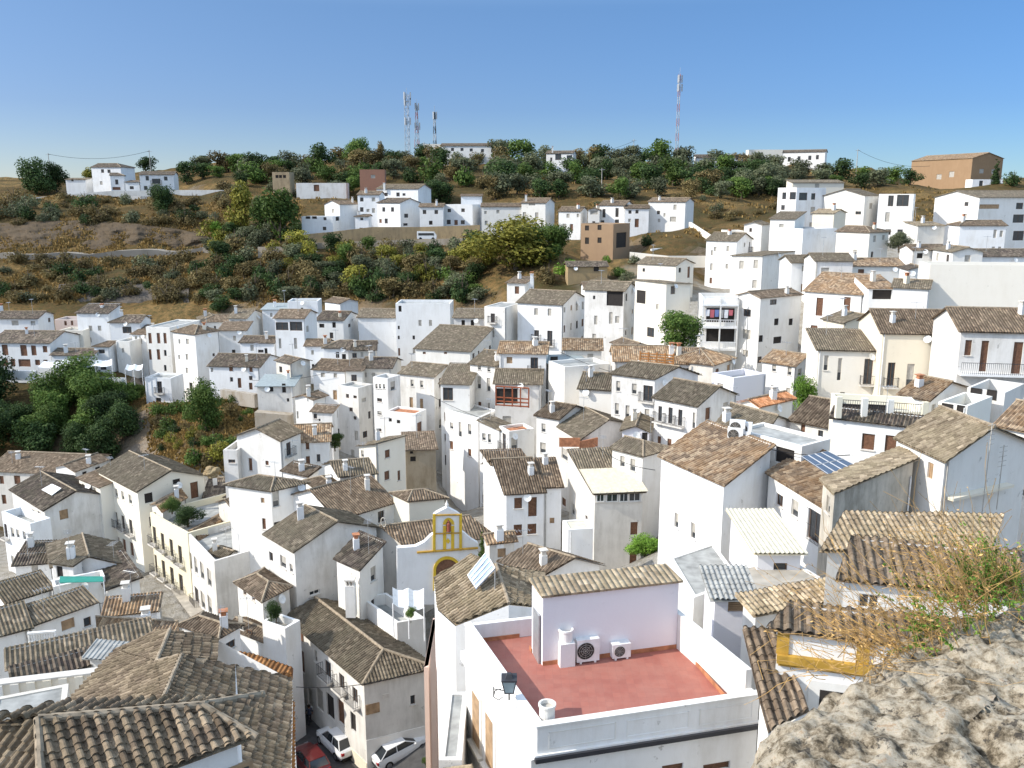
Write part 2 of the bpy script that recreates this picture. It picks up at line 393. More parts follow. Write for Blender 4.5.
# ------------------------------------------------------------ houses
HS = []
FURN = True
DEBUG = False
def hash_label(t): return sum((i + 1) * ord(c) for i, c in enumerate(t))
CTRL = []   # terrain control points
def H(label, D, Lp, Mp, Rp, ht, roof='gr', rise=1.4, m='w', r='b', w='', yaw=None, dep=6.0, ch='', name='house', cat='house', ov=.28, base=None, group=True, pf=None, ground=True, prr=None, lod=None, bl=None, pitch=.24):
    frame = tuple(FR)
    two = Mp is not None
    if not two: Mp = Lp; Lp = None
    mx_, my_ = q(Mp)
    if not two and D > 135 and dep == 6.0: dep = 4.6
    if two and yaw is not None and (Rp is None or abs(q(Mp)[0] - q(Lp)[0]) > abs(q(Rp)[0] - q(Mp)[0])):
        roof = {'gr': 'gl', 'gl': 'gr', 'sr': 'sl', 'sl': 'sr', 'hr': 'hl', 'hl': 'hr', 'sb': 'st'}.get(roof, roof)
    if lod is None: lod = 2 if D < 42 else (1 if D < 98 else 0)
    c0 = P(mx_, my_, D); z0 = c0.z
    def hit(pp, z):
        x, y = q(pp); return onz(x, y, z)
    def along(pp, ang):
        x, y = q(pp); rr = ray(x, y); d = Vector((math.cos(ang), math.sin(ang), 0))
        # c0 + s d = cam + t rr (xy)
        ax, ay = c0.x, c0.y
        det = d.x * (-rr.y) + rr.x * d.y
        s_ = ((CAM.x - ax) * (-rr.y) + rr.x * (CAM.y - ay)) / det
        return Vector((ax + d.x * s_, ay + d.y * s_, c0.z))
    zr = z0 - (rise if roof == 'st' else 0)
    def proj_y(p):
        d_ = p - CAM; dep_ = d_.y * cp - d_.z * sp; return 384 - FPX * (d_.y * sp + d_.z * cp) / max(dep_, 1e-3)
    def lenof(pp, ang):
        p = along(pp, ang); v_ = Vector((p.x - c0.x, p.y - c0.y, 0)); sg = v_.dot(Vector((math.cos(ang), math.sin(ang), 0)))
        return sg, p
    def badlen(p): return not (2.0 < (p - c0).length < 26) or p.y < 5
    c1 = c3 = None
    if yaw is None:
        if Rp is not None: c1 = hit(Rp, zr); c1.z = z0
        if Lp is not None: c3 = hit(Lp, z0)
        ok = not ((c1 is not None and badlen(c1)) or (c3 is not None and badlen(c3)))
        if ok and c1 is not None and c3 is not None:
            e, g = (c1 - c0).normalized(), (c3 - c0).normalized(); an = math.degrees(math.atan2(e.x * g.y - e.y * g.x, e.dot(g)))
            ok = 55 < an < 125
        if not ok: c1 = c3 = None
    if c1 is None and c3 is None:
        best = None; tol = 3.0 if my_ < 345 else 1.5
        rng = range(-35, 115) if two else range(-50, 51)
        for dg in rng:
            th = math.radians(dg); cost = 0
            if Rp is not None:
                l1, p1 = lenof(Rp, th)
                if l1 <= 1.5 or l1 > 45: continue
                cost += ((proj_y(p1) - q(Rp)[1]) / tol) ** 2 + 4 * math.log(l1 / 7) ** 2 * (1 if two else .2)
            if Lp is not None:
                l3, p3 = lenof(Lp, th + PI / 2)
                if l3 <= 1.5 or l3 > 45: continue
                cost += ((proj_y(p3) - q(Lp)[1]) / tol) ** 2 + 4 * math.log(l3 / 7) ** 2
            if yaw is not None and not two: cost += ((dg - yaw) / 4) ** 2
            if best is None or cost < best[0]: best = (cost, th)
        if best is None: best = (0, math.radians(yaw or 0)); print('NOFIT', label)
        if Rp is not None: c1 = along(Rp, best[1])
        if Lp is not None: c3 = along(Lp, best[1] + PI / 2)
    if Rp is None:
        d = (c3 - c0); d.z = 0; d.normalize(); c1 = c0 + Vector((d.y, -d.x, 0)) * dep
    if Lp is None:
        d = (c1 - c0); d.z = 0; d.normalize(); c3 = c0 + Vector((-d.y, d.x, 0)) * dep
    if bl is not None: c3 = hit(bl, z0 + rise)
    for c in (c1, c3): c.z = z0
    c2 = c1 + c3 - c0; c2.z = z0
    lr_, ll_ = (c1 - c0).length, (c3 - c0).length; kk_ = .28 if D > 100 else .38
    if roof == 'gr': rise = min(rise, kk_ * ll_ / 2)
    elif roof == 'gl': rise = min(rise, kk_ * lr_ / 2)
    elif roof in ('h', 'hl', 'hr'): rise = min(rise, .42 * min(lr_, ll_) / 2)
    elif roof in ('sr',): rise = min(rise, .38 * ll_)
    elif roof in ('sl',): rise = min(rise, .38 * lr_)
    zb = (0.0 if ht == 's' else z0 - ht) if base is None else base
    rec = dict(label=label, D=D, c=[c0, c1, c2, c3], z0=z0, zb=zb, roof=roof, rise=rise, m=m, r=r, w=w, ch=ch, name=name, cat=cat, ov=ov, lod=lod, two=two, mx=mx_, frame=frame, pf=pf, group=group, prr=prr, pitch=pitch, furn=FURN)
    if m in 'wb' and 58 < D < 140 and hash_label(label) % 10 < 3: rec['m'] = 'o'
    HS.append(rec)
    if DEBUG: print('HH %5.1f %5.1f  yaw %4.0f D%5.1f z0 %5.1f zb %5.1f  %s' % ((c1 - c0).length, (c3 - c0).length, math.degrees(math.atan2(c1.y - c0.y, c1.x - c0.x)), D, z0, zb, label[:60]))
    if ground:
        for c in rec['c']: CTRL.append((c.x, c.y, zb))
        m_ = (c0 + c2) / 2; CTRL.append((m_.x, m_.y, zb))
    return rec

def wall_seg(mb, a, b_, zt, zb, holes):
    d = Vector((b_.x - a.x, b_.y - a.y, 0)); Ln = d.length; d.normalize()
    nrm = Vector((d.y, -d.x, 0))
    S = sorted({0, Ln} | {h[0] for h in holes} | {h[1] for h in holes})
    Z = sorted({zb, zt} | {h[2] for h in holes} | {h[3] for h in holes})
    pt = lambda s, z, k=0: (a.x + d.x * s - nrm.x * k, a.y + d.y * s - nrm.y * k, z)
    for i in range(len(S) - 1):
        for j in range(len(Z) - 1):
            sm = (S[i] + S[i + 1]) / 2; zm = (Z[j] + Z[j + 1]) / 2
            if any(h[0] < sm < h[1] and h[2] < zm < h[3] for h in holes): continue
            mb.face([pt(S[i], Z[j]), pt(S[i + 1], Z[j]), pt(S[i + 1], Z[j + 1]), pt(S[i], Z[j + 1])])
    for s0, s1, z0, z1 in holes:
        k = .16
        mb.face([pt(s0, z0), pt(s0, z0, k), pt(s0, z1, k), pt(s0, z1)])
        mb.face([pt(s1, z0), pt(s1, z1), pt(s1, z1, k), pt(s1, z0, k)])
        mb.face([pt(s0, z0), pt(s1, z0), pt(s1, z0, k), pt(s0, z0, k)])
        mb.face([pt(s0, z1), pt(s0, z1, k), pt(s1, z1, k), pt(s1, z1)])
        mb.face([pt(s0, z0, k), pt(s0, z1, k), pt(s1, z1, k), pt(s1, z0, k)])
    return Ln, d, nrm

def rail(mb, a, b_, h=.95, sp_=.16, r=.018):
    a = Vector(a); b_ = Vector(b_); up = Vector((0, 0, h)); Ln = (b_ - a).length; n = max(2, int(Ln / sp_))
    mb.bar(a + up, b_ + up, r * 1.5); mb.bar(a + up * .1, b_ + up * .1, r)
    for i in range(n + 1):
        p = a + (b_ - a) * (i / n); mb.bar(p, p + up, r, 4)

def window(root, off, a, d, nrm, s0, s1, z0, z1, kind, far, proud):
    """kind: w glass, s brown shutter, g pale blind, d door, b balcony door, k dark opening, v white frame, a arched, r barred"""
    W = s1 - s0; Hh = z1 - z0
    ang = math.atan2(d.y, d.x)
    k0 = -.03 if proud else .13
    def pt(s, z, k): return Vector((a.x + d.x * s - nrm.x * k, a.y + d.y * s - nrm.y * k, z))
    def bx(mb, sa, sb, za, zc, ka, kb, mi=0):
        c = pt((sa + sb) / 2, (za + zc) / 2, (ka + kb) / 2); mb.box(c, (sb - sa, abs(kb - ka), zc - za), ang, mi)
    fw = min(.07, W * .12)
    fm = {'w': 'frame', 's': 'frame', 'g': 'blind', 'd': 'brown', 'b': 'frame', 'k': 'dark', 'v': 'wframe', 'a': 'frame', 'r': 'frame', 't': 'tan', 'e': 'blind'}[kind]
    pm = {'w': 'glass', 's': 'brown', 'g': 'blind', 'd': 'brown', 'b': 'glass', 'k': 'dark', 'v': 'glass', 'a': 'glass', 'r': 'glass', 't': 'tan', 'e': 'blind'}[kind]
    mb = MB()
    bx(mb, s0, s0 + fw, z0, z1, k0 - .03, k0 + .02); bx(mb, s1 - fw, s1, z0, z1, k0 - .03, k0 + .02)
    bx(mb, s0 + fw, s1 - fw, z1 - fw, z1, k0 - .03, k0 + .02)
    if kind in 'wvare': bx(mb, s0 + fw, s1 - fw, z0, z0 + fw, k0 - .03, k0 + .02)
    if kind in 'wvbr' and W > .5: bx(mb, (s0 + s1) / 2 - .025, (s0 + s1) / 2 + .025, z0 + fw, z1 - fw, k0 - .025, k0 + .018)
    if kind == 'v' and W > 2: 
        for t in (.25, .75): bx(mb, s0 + W * t - .02, s0 + W * t + .02, z0 + fw, z1 - fw, k0 - .025, k0 + .018)
    nm = 'door' if kind in 'db' or (kind in 'st' and Hh > 1.75) else 'window'
    if far:
        bx(mb, s0 + fw, s1 - fw, z0 + (fw if kind in 'wvare' else 0), z1 - fw, k0, k0 + .012, 1)
        fo = mb.build(nm, [M[fm], M[pm]], root, off)
    else:
        fo = mb.build(nm, [M[fm]], root, off)
        mb = MB()
        if kind == 'g':   # half lowered blind
            zm = z0 + Hh * .35
            bx(mb, s0 + fw, s1 - fw, zm, z1 - fw, k0 - .01, k0 + .012); mb.build('blind', M['blind'], fo, off)
            mb = MB(); bx(mb, s0 + fw, s1 - fw, z0, zm, k0, k0 + .012); mb.build('pane', M['glass'], fo, off)
        else:
            if kind in 'st':
                nn = max(4, int(Hh / .12))
                for i in range(nn):
                    za = z0 + (Hh - fw) * i / nn; bx(mb, s0 + fw, s1 - fw, za, za + (Hh - fw) / nn * .8, k0 - .012, k0 + .01)
                bx(mb, s0 + fw, s1 - fw, z0, z1 - fw, k0 + .01, k0 + .02)
                mb.build('shutter', M[pm], fo, off)
            else:
                bx(mb, s0 + fw, s1 - fw, z0 + (fw if kind in 'wvare' else 0), z1 - fw, k0, k0 + .012)
                mb.build('panel' if kind == 'd' else 'pane', M[pm], fo, off)
        if kind in 'wvgsae' and Hh < 1.75:
            mb = MB(); bx(mb, s0 - .08, s1 + .08, z0 - .07, z0 - .003, -.09, .0 if proud else .10)
            mb.build('sill', M['sill'], fo, off)
    if kind == 'r':
        mb = MB(); nb = max(3, int(W / .14))
        for i in range(nb + 1):
            s = s0 - .02 + (W + .04) * i / nb; mb.bar(pt(s, z0 - .04, -.12), pt(s, z1 + .04, -.12), .012)
        for z in (z0 - .02, (z0 + z1) / 2, z1 + .02): mb.bar(pt(s0 - .04, z, -.12), pt(s1 + .04, z, -.12), .014)
        mb.build('bars', M['iron'], fo, off)
    if kind == 'b':
        mb = MB(); bx(mb, s0 - .35, s1 + .35, z0 - .14, z0 - .005, -.55, -.004)
        bo = mb.build('balcony', M['sill'], root, off)
        mb = MB(); rr = .012 if not far else .02; sp_ = .13 if not far else .22
        A, B = pt(s0 - .32, z0, -.52), pt(s1 + .32, z0, -.52)
        rail(mb, A, B, .95, sp_, rr); rail(mb, pt(s0 - .32, z0, -.03), A, .95, sp_, rr); rail(mb, B, pt(s1 + .32, z0, -.03), .95, sp_, rr)
        mb.build('railing', M['iron'], bo, off)

def chimney(root, off, x, y, D, zt, roofz, big=False):
    w = .5 if not big else .7
    p = P(x, y, D)
    mb = MB(); hz = 1.0 if not big else 1.6
    mb.box((p.x, p.y, p.z - .5 + hz / 2), (w, w, hz + 1)); mb.box((p.x, p.y, p.z + hz + .04), (w + .14, w + .14, .08))
    c = mb.build('chimney', M['w'], root, off)
    mb = MB()
    for sx in (-1, 1):
        for sy in (-1, 1): mb.box((p.x + sx * w * .38, p.y + sy * w * .38, p.z + hz + .2), (.1, .1, .24))
    mb.box((p.x, p.y, p.z + hz + .36), (w + .1, w + .1, .08)); mb.build('chimney_cap', M['clay'], c, off)

def build_house(h):
    h['roofobj'] = None
    c0, c1, c2, c3 = [Vector(c) for c in h['c']]
    z0, zb, rise = h['z0'], h['zb'], h['rise']
    hts = [tz(c.x, c.y) for c in (c0, c1, c2, c3)]
    zbot = min([zb] + hts) - .6
    cen = (c0 + c2) / 2
    off = Vector((cen.x, cen.y, min(zb, hts[0], hts[1])))
    far = h['D'] > 112
    root = empty(h['name'], off, h['label'], h['cat'], 'houses of the hillside village' if h['group'] else None)
    h['root'] = root; h['off'] = off
    # windows -> wall coordinates
    fx, fy, fs = h['frame']
    holesR, holesL, wl = [], [], []
    for tok in h['w'].split(';'):
        tok = tok.strip()
        if not tok: continue
        t = tok.split(',')
        x, y, ww, wh = [float(a) for a in t[:4]]; kind = t[4].strip() if len(t) > 4 else 'w'
        X, Y = fx + x / fs, fy + y / fs; ww /= fs; wh /= fs
        left = h['two'] and X < h['mx']
        a, b_ = (c3, c0) if left else (c0, c1)
        d = Vector((b_.x - a.x, b_.y - a.y, 0)); Ln = d.length; d.normalize(); nrm = Vector((d.y, -d.x, 0))
        def inter(px, py):
            rr = ray(px, py); den = rr.dot(nrm)
            if abs(den) < 1e-4: return None
            tt = (a - CAM).dot(nrm) / den
            p = CAM + rr * tt
            return (p - a).dot(d), p.z
        A = inter(X - ww / 2, Y); B = inter(X + ww / 2, Y); T = inter(X, Y - wh / 2); Bt = inter(X, Y + wh / 2)
        if None in (A, B, T, Bt): continue
        s0, s1 = sorted((A[0], B[0])); za, zc = Bt[1], T[1]
        s0 = max(s0, .12); s1 = min(s1, Ln - .12)
        if s1 - s0 < .25 or zc - za < .2: 
            print('WIN skipped', h['label'][:30], tok, round(s0, 1), round(s1, 1)); continue
        s1 = min(s1, s0 + 4.5)
        zt = z0
        proud = zc > zt - .06
        hole = (s0, s1, za, zc)
        lst = holesL if left else holesR
        if any(not (s1 < g[0] or s0 > g[1] or zc < g[2] or za > g[3]) for g in lst): continue
        if not proud: lst.append(hole)
        wl.append((a, d, nrm, s0, s1, za, zc, kind, proud))
    wr0 = random.Random(hash_label(h['label']) + 5)
    if h['lod'] < 2 and 55 < h['D'] < 190 and not any(k in h['label'] for k in ('blank', 'plain', 'wall', 'shed', 'room', 'roof terrace')) and h['cat'] == 'house':
        for lst, a, b_ in ((holesR, c0, c1),) + (((holesL, c3, c0),) if h['two'] else ()):
            d = Vector((b_.x - a.x, b_.y - a.y, 0)); Ln = d.length; d.normalize(); nrm = Vector((d.y, -d.x, 0))
            if (CAM - a).dot(nrm) < 0 or Ln < 2.4: continue
            n_ = max(1, int(Ln / 2.3)); zt_ = z0 - .55; fl_ = 0
            if lst:
                cols_w = [((g[0] + g[1]) / 2, min(.5, (g[1] - g[0]) / 2)) for g in lst]; zt_ = min(g[2] for g in lst) - 1.5; done = []
                while zt_ - 1.3 > max(min(hts), zb) - .5 and fl_ < 3:
                    for s_, w_ in cols_w:
                        if wr0.random() < .3 or any(abs(s_ - t_[0]) < 1.0 and t_[1] == fl_ for t_ in done): continue
                        hh_ = wr0.choice([.9, 1.1, 1.3]); ho = (s_ - w_, s_ + w_, zt_ - hh_, zt_)
                        if ho[0] < .12 or ho[1] > Ln - .12: continue
                        done.append((s_, fl_)); lst.append(ho); wl.append((a, d, nrm, *ho, wr0.choice('wgsgk'), False))
                    zt_ -= 2.7; fl_ += 1
                continue
            while zt_ - 1.3 > max(min(hts), zb) and fl_ < 3:
                for i in range(n_):
                    if wr0.random() < .20: continue
                    s_ = Ln * (i + .5) / n_ + wr0.uniform(-.25, .25); w_ = wr0.choice([.35, .42, .45]); hh_ = wr0.choice([.8, 1.1, 1.2, 1.9]) if fl_ == 0 else wr0.choice([.7, 1.1, 1.2]); ho = (s_ - w_, s_ + w_, zt_ - hh_, zt_)
                    if ho[0] < .15 or ho[1] > Ln - .15: continue
                    lst.append(ho); wl.append((a, d, nrm, *ho, 'b' if hh_ > 1.8 and wr0.random() < .6 else wr0.choice('wggstk'), False))
                zt_ -= 2.7; fl_ += 1
    mb = MB()
    edges = [(c0, c1, holesR), (c1, c2, []), (c2, c3, []), (c3, c0, holesL)]
    rt = h['roof']
    tops = {}
    for a, b_, hl in edges: wall_seg(mb, a, b_, z0 if rt not in ('f',) else z0, zbot, hl)
    mid = lambda a, b_: (a + b_) / 2
    up = Vector((0, 0, rise))
    planes = []; ridges = []
    def gable(a, b_, ap): mb.face([a, b_, ap])
    ov = h['ov']
    O = Vector((0, 0, 0))
    e1 = (c1 - c0).normalized(); e3 = (c3 - c0).normalized()
    # overhung corners on the plan
    o0 = c0 - e1 * ov - e3 * ov; o1 = c1 + e1 * ov - e3 * ov; o2 = c2 + e1 * ov + e3 * ov; o3 = c3 - e1 * ov + e3 * ov
    z_ = Vector((0, 0, .03))
    if rt == 'gr':
        A = mid(c0, c3) + up; B = mid(c1, c2) + up
        gable(c3, c0, A); gable(c1, c2, B)
        drop = Vector((0, 0, rise * ov / max(.5, (c3 - c0).length / 2)))
        A2 = mid(o0, o3) + up; B2 = mid(o1, o2) + up
        planes = [[o0 - drop, o1 - drop, B2, A2], [o2 - drop, o3 - drop, A2, B2]]; ridges = [(A2, B2)]
    elif rt == 'gl':
        A = mid(c0, c1) + up; B = mid(c3, c2) + up
        gable(c0, c1, A); gable(c2, c3, B)
        drop = Vector((0, 0, rise * ov / max(.5, (c1 - c0).length / 2)))
        A2 = mid(o0, o1) + up; B2 = mid(o3, o2) + up
        planes = [[o3 - drop, o0 - drop, A2, B2], [o1 - drop, o2 - drop, B2, A2]]; ridges = [(A2, B2)]
    elif rt in ('sr', 'sb', 'sl', 'st'):
        def shed(l0, l1, h1, h0, ol0, ol1, oh1, oh0, hi):
            # l = low edge corners, h = high edge corners
            H1, H0 = h1 + hi, h0 + hi
            mb.face([l1, h1, H1]); mb.face([h0, l0, H0]); mb.face([h1, h0, H0, H1])
            return [[ol0, ol1, oh1 + hi, oh0 + hi]]
        dn = Vector((0, 0, -rise))
        if rt == 'sr': planes = shed(c0, c1, c2, c3, o0, o1, o2, o3, up)
        elif rt == 'sl': planes = shed(c3, c0, c1, c2, o3, o0, o1, o2, up)
        elif rt == 'sb':
            mb = MB()
            wall_seg(mb, c0, c1, z0, zbot, holesR)
            for a, b_, hl in edges[1:]: wall_seg(mb, a, b_, z0 - rise, zbot, [g for g in hl if g[3] < z0 - rise])
            mb.face([c3 + dn, c0 + dn, c0]); mb.face([c1 + dn, c2 + dn, c1]); planes = [[o0, o1, o2 + dn, o3 + dn]]
        elif rt == 'st':
            mb = MB()
            wall_seg(mb, c3, c0, z0, zbot, holesL)
            wall_seg(mb, c0, c1, z0 - rise, zbot, [g for g in holesR if g[3] < z0 - rise]); wall_seg(mb, c1, c2, z0 - rise, zbot, []); wall_seg(mb, c2, c3, z0 - rise, zbot, [])
            mb.face([c0 + dn, c1 + dn, c0]); mb.face([c2 + dn, c3 + dn, c3]); planes = [[o3, o0, o1 + dn, o2 + dn]]
    elif rt in ('h', 'hl', 'hr'):
        lr = (c1 - c0).length; ll = (c3 - c0).length
        if rt == 'hl' or (rt == 'h' and ll > lr):   # ridge along LM direction
            k = min(.5, lr / 2 / ll * .9) if rt == 'h' else min(.45, lr / 2 / ll * .9)
            A = mid(o0, o1) + (o3 - o0) * k + up; B = mid(o0, o1) + (o3 - o0) * ((1 - k) if rt == 'h' else 1) + up
            planes = [[o0, o1, A], [o3, o0, A, B], [o1, o2, B, A]]
            if rt == 'h': planes.append([o2, o3, B])
            else: gable(c2, c3, mid(c3, c2) + up)
            ridges = [(A, B), (o0, A), (o1, A)] + ([(o2, B), (o3, B)] if rt == 'h' else [])
        else:
            k = min(.5, ll / 2 / lr * .9)
            kr = 1 - k if rt == 'h' else 1
            A = mid(o0, o3) + (o1 - o0) * k + up; B = mid(o0, o3) + (o1 - o0) * kr + up
            planes = [[o3, o0, A], [o0, o1, B, A], [o2, o3, A, B]]
            if rt == 'h': planes.append([o1, o2, B])
            else: gable(c1, c2, mid(c1, c2) + up)
            ridges = [(A, B), (o0, A), (o3, A)] + ([(o1, B), (o2, B)] if rt == 'h' else [])
    elif rt == 'f':
        # parapet with inner face and floor below
        tk = .22
        ins = lambda c, s1, s3: c + e1 * s1 * tk + e3 * s3 * tk
        i0, i1, i2, i3 = ins(c0, 1, 1), ins(c1, -1, 1), ins(c2, -1, -1), ins(c3, 1, -1)
        for a, b_, ia, ib in ((c0, c1, i0, i1), (c1, c2, i1, i2), (c2, c3, i2, i3), (c3, c0, i3, i0)):
            mb.face([a, b_, ib, ia])
            dn = Vector((0, 0, -rise)); mb.face([ib, ib + dn, ia + dn, ia][::-1])
        fl = MB(); fl.prism([i0, i1, i2, i3], z0 - rise - .1, z0 - rise); 
        pm = M['slabroof'] if h['pf'] is None else M[h['pf']]
        fl.build('roof', pm, root, off)
    mb.build('wall', M[h['m']], root, off)
    if planes:
        rb = MB(); rb.uv = []
        for p in planes: tile_plane(rb, [Vector(x) + z_ for x in p], h['lod'], h['pitch'])
        ro = rb.build('roof', R[h['r']] if h['r'] in R else M[h['r']], root, off)
        h['roofobj'] = ro
        if ridges:
            gb = MB()
            for a, b_ in ridges: ridge_caps(gb, a + z_, b_ + z_, h['lod'])
            gb.build('ridge', M['ridge'], ro, off)
    for (a, d, nrm, s0, s1, za, zc, kind, proud) in wl:
        window(root, off, a, d, nrm, s0, s1, za, zc, kind, far, proud)
    hr = random.Random(hash_label(h['label']))
    if planes and h['furn'] and h['roofobj'] and 56 < h['D'] < 235:
        Pn = planes[0]; 
        def onroof():
            a, b_ = hr.uniform(.15, .85), hr.uniform(.35, .8); e, g = Pn[0].lerp(Pn[1], a), (Pn[2] if len(Pn) == 3 else Pn[3].lerp(Pn[2], a)); return e.lerp(g, b_)
        if hr.random() < .55:
            p = onroof(); w = hr.uniform(.4, .6); hz = hr.uniform(.6, 1.1); mb = MB(); mb.box((p.x, p.y, p.z + hz / 2 - .3), (w, w, hz + .6), .3); cc = mb.build('chimney', M[hr.choice('wwbc')], root, off)
            mb = MB(); mb.box((p.x, p.y, p.z + hz + .18), (w * .7, w * .7, .3), .3); mb.box((p.x, p.y, p.z + hz + .36), (w + .1, w + .1, .06), .3); mb.build('chimney_cap', M[hr.choice(['clay', 'sill', 'sill'])], cc, off)
        if hr.random() < .5 and h['D'] < 170:
            p = onroof(); r_ = .018 if h['D'] < 90 else .028; Ha = hr.uniform(1.6, 2.8); mb = MB(); mb.bar(p - Vector((0, 0, .2)), p + Vector((0, 0, Ha)), r_); t_ = hr.uniform(0, 3.1); ux, uy = math.cos(t_), math.sin(t_)
            A_ = p + Vector((0, 0, Ha - .1)); mb.bar(A_ - Vector((ux * .5, uy * .5, 0)), A_ + Vector((ux * .6, uy * .6, 0)), r_ * .8)
            for k in range(5): c_ = A_ + Vector((ux * (-.45 + .22 * k), uy * (-.45 + .22 * k), 0)); mb.bar(c_ - Vector((-uy * .3, ux * .3, 0)), c_ + Vector((-uy * .3, ux * .3, 0)), r_ * .6)
            mb.build('antenna', M['metal'], root, off)
    if h['furn'] and 60 < h['D'] < 175 and hr.random() < .35 and (c1 - c0).length > 2:
        e = (c1 - c0).normalized(); nn_ = Vector((e.y, -e.x, 0)); p = c0 + e * ((c1 - c0).length * hr.uniform(.15, .85)) + nn_ * .25; p.z = z0 - hr.uniform(.2, .6); mb = MB(); mb.bar(p - nn_ * .25 - Vector((0, 0, .3)), p, .03)
        dn_ = (nn_ + Vector((hr.uniform(-.6, .6), 0, .5))).normalized(); u_ = dn_.orthogonal().normalized(); v_ = dn_.cross(u_); R_ = .38; ring = [p + u_ * (R_ * math.cos(2 * PI * k / 12)) + v_ * (R_ * math.sin(2 * PI * k / 12)) + dn_ * .1 for k in range(12)]
        for k in range(12): mb.face([p, ring[k], ring[(k + 1) % 12]])
        mb.bar(p, p + dn_ * .35, .02); mb.build('satellite_dish', M['plastic_w'], root, off)
    if h['furn'] and h['D'] < 150 and hr.random() < .5:
        e = (c1 - c0).normalized(); nn_ = Vector((e.y, -e.x, 0)); Lr = (c1 - c0).length; s_ = hr.choice([.18, Lr - .18]); p = c0 + e * s_ + nn_ * .07; r_ = .05 if h['D'] < 80 else .06
        if not any(g[0] - .2 < s_ < g[1] + .2 for g in holesR): mb = MB(); mb.bar(Vector((p.x, p.y, z0 - .15)), Vector((p.x, p.y, zbot)), r_, 6); mb.build('drainpipe', M[hr.choice(['metal', 'blind', 'wframe'])], root, off)
    for tok in h['ch'].split(';'):
        if not tok.strip(): continue
        t = [float(a) for a in tok.split(',')[:2]]
        X, Y = fx + t[0] / fs, fy + t[1] / fs
        zz = z0 + rise * .6; p = onz(X, Y, zz); Dd = (p - CAM).dot(Vector((0, cp, -sp)))
        if Dd > h['D'] + 15 or Dd < h['D'] - 3 or Y < 215: Dd = h['D'] + 2.5
        chimney(root, off, X, Y, Dd, 0, 0, 'B' in tok)
# ============ frame Y5: far side of the gorge, left
fr(0, 290, 4)
H('long white house with brown-framed doors on two floors beside the awning terrace', 148, (-40, 208), None, (197, 210), 5.0, 'gr', 1.6, 'b', 'd', '20,240,24,42,s;95,242,26,44,s;135,242,20,40,s;180,237,18,26,s;20,290,24,30,s;52,290,18,30,s;98,292,48,30,s;150,290,20,22,s;182,290,18,22,s', yaw=-4, dep=9)
H('narrow plain white house at the very edge behind the long brown-doored house', 166, (-60, 85), None, (28, 80), 7, 'sb', .6, 'b', 'g', '8,108,10,16', yaw=0)
H('white house with two grey windows and dark roof behind the long brown-doored house', 158, (-20, 108), (150, 112), (213, 98), 7, 'gr', 1.8, 'b', 'd', '60,132,28,20,g;132,133,18,18,g', yaw=12)
H('small pink house with three little brown windows under the scrubby slope', 166, (218, 118), None, (312, 115), 5, 'f', .5, 'k', 'd', '262,133,10,18,s;288,132,9,18,s', yaw=0)
H('low cream-topped extension with parapet below the pink house', 156, (232, 162), None, (330, 160), 4.5, 'f', .4, 'c', 'd', '302,182,18,20,w', yaw=0)
H('low white house with dark roof and three square windows above the awnings', 147, (205, 258), None, (368, 256), 3.2, 'gr', 2.0, 'b', 'd', '231,288,18,14,w;284,288,18,12,w;330,284,28,10,w', yaw=-5)
H('tall white three-storey house with pale grey windows and satellite dish', 158, (306, 92), None, (432, 94), 9.5, 'sr', 1.2, 'b', 'd', '362,153,14,20,g;398,153,14,20,g;360,200,12,20,g;408,244,26,16,k', yaw=-3, ch='410,85')
H('white house with a dark glazed bay and brown hip roof near the arcaded house', 154, (438, 130), None, (560, 132), 8, 'hr', 1.2, 'b', 'd', '508,160,36,26,w', yaw=0)
H('small hut-like white wing with one dark window and its own brown roof', 148, (376, 226), None, (436, 226), 4.5, 'hr', .9, 'b', 'b', '407,246,24,16,w', yaw=-3)
H('small white block with one window projecting below the dark glazed bay', 149, (463, 204), None, (517, 204), 5, 'f', .3, 'w', 'g', '492,242,10,18,g', yaw=-10)
H('narrow white house with four tall grey windows beside the arcaded house', 152, (527, 176), None, (583, 176), 8, 'sr', 1.0, 'w', 'b', '545,200,10,32,g;563,200,10,32,g;546,252,9,30,g;563,252,9,30,g', yaw=-12)
H('tall white house with rooftop arcade and blank side wall above the gorge', 148, (583, 148), (678, 150), (800, 112), 13, 'f', .2, 'w', 'g', '600,193,13,42,s;634,193,13,42,s;660,193,12,42,s;600,258,13,42,s;634,258,13,42,s;661,252,10,24,w;661,312,10,24,w', yaw=32)
H('white tower house with hip roof standing on the ochre cliff', 144, (692, 176), (780, 178), (877, 176), 11.5, 'h', 1.1, 'w', 'b', '750,206,12,22,g;748,268,10,24,g;748,322,10,22,g;718,206,8,18,g;717,268,8,18,g;855,259,10,12,w', yaw=35)
H('white gabled house with blank end wall below the dry slope', 172, (790, 120), (798, 120), (900, 118), 5, 'gl', 1.9, 'b', 'g', yaw=0)
H('low white house with hip roof behind the tower house', 160, (805, 128), None, (912, 126), 4, 'hr', 1.0, 'w', 'b', yaw=8, w='830,150,8,12;860,150,8,12;')
H('white house with two pale windows and long side wall above the brown-roofed row', 155, (915, 112), (985, 112), (1048, 85), 6, 'gr', 1.3, 'w', 'g', '932,132,13,22,g;965,132,13,22,g', yaw=15)
H('white two-storey house with flat brown roof stepping down beside the tower house', 150, (876, 162), None, (984, 160), 7, 'sr', .9, 'b', 'b', '938,193,11,20,g;935,252,14,26,k', yaw=4)
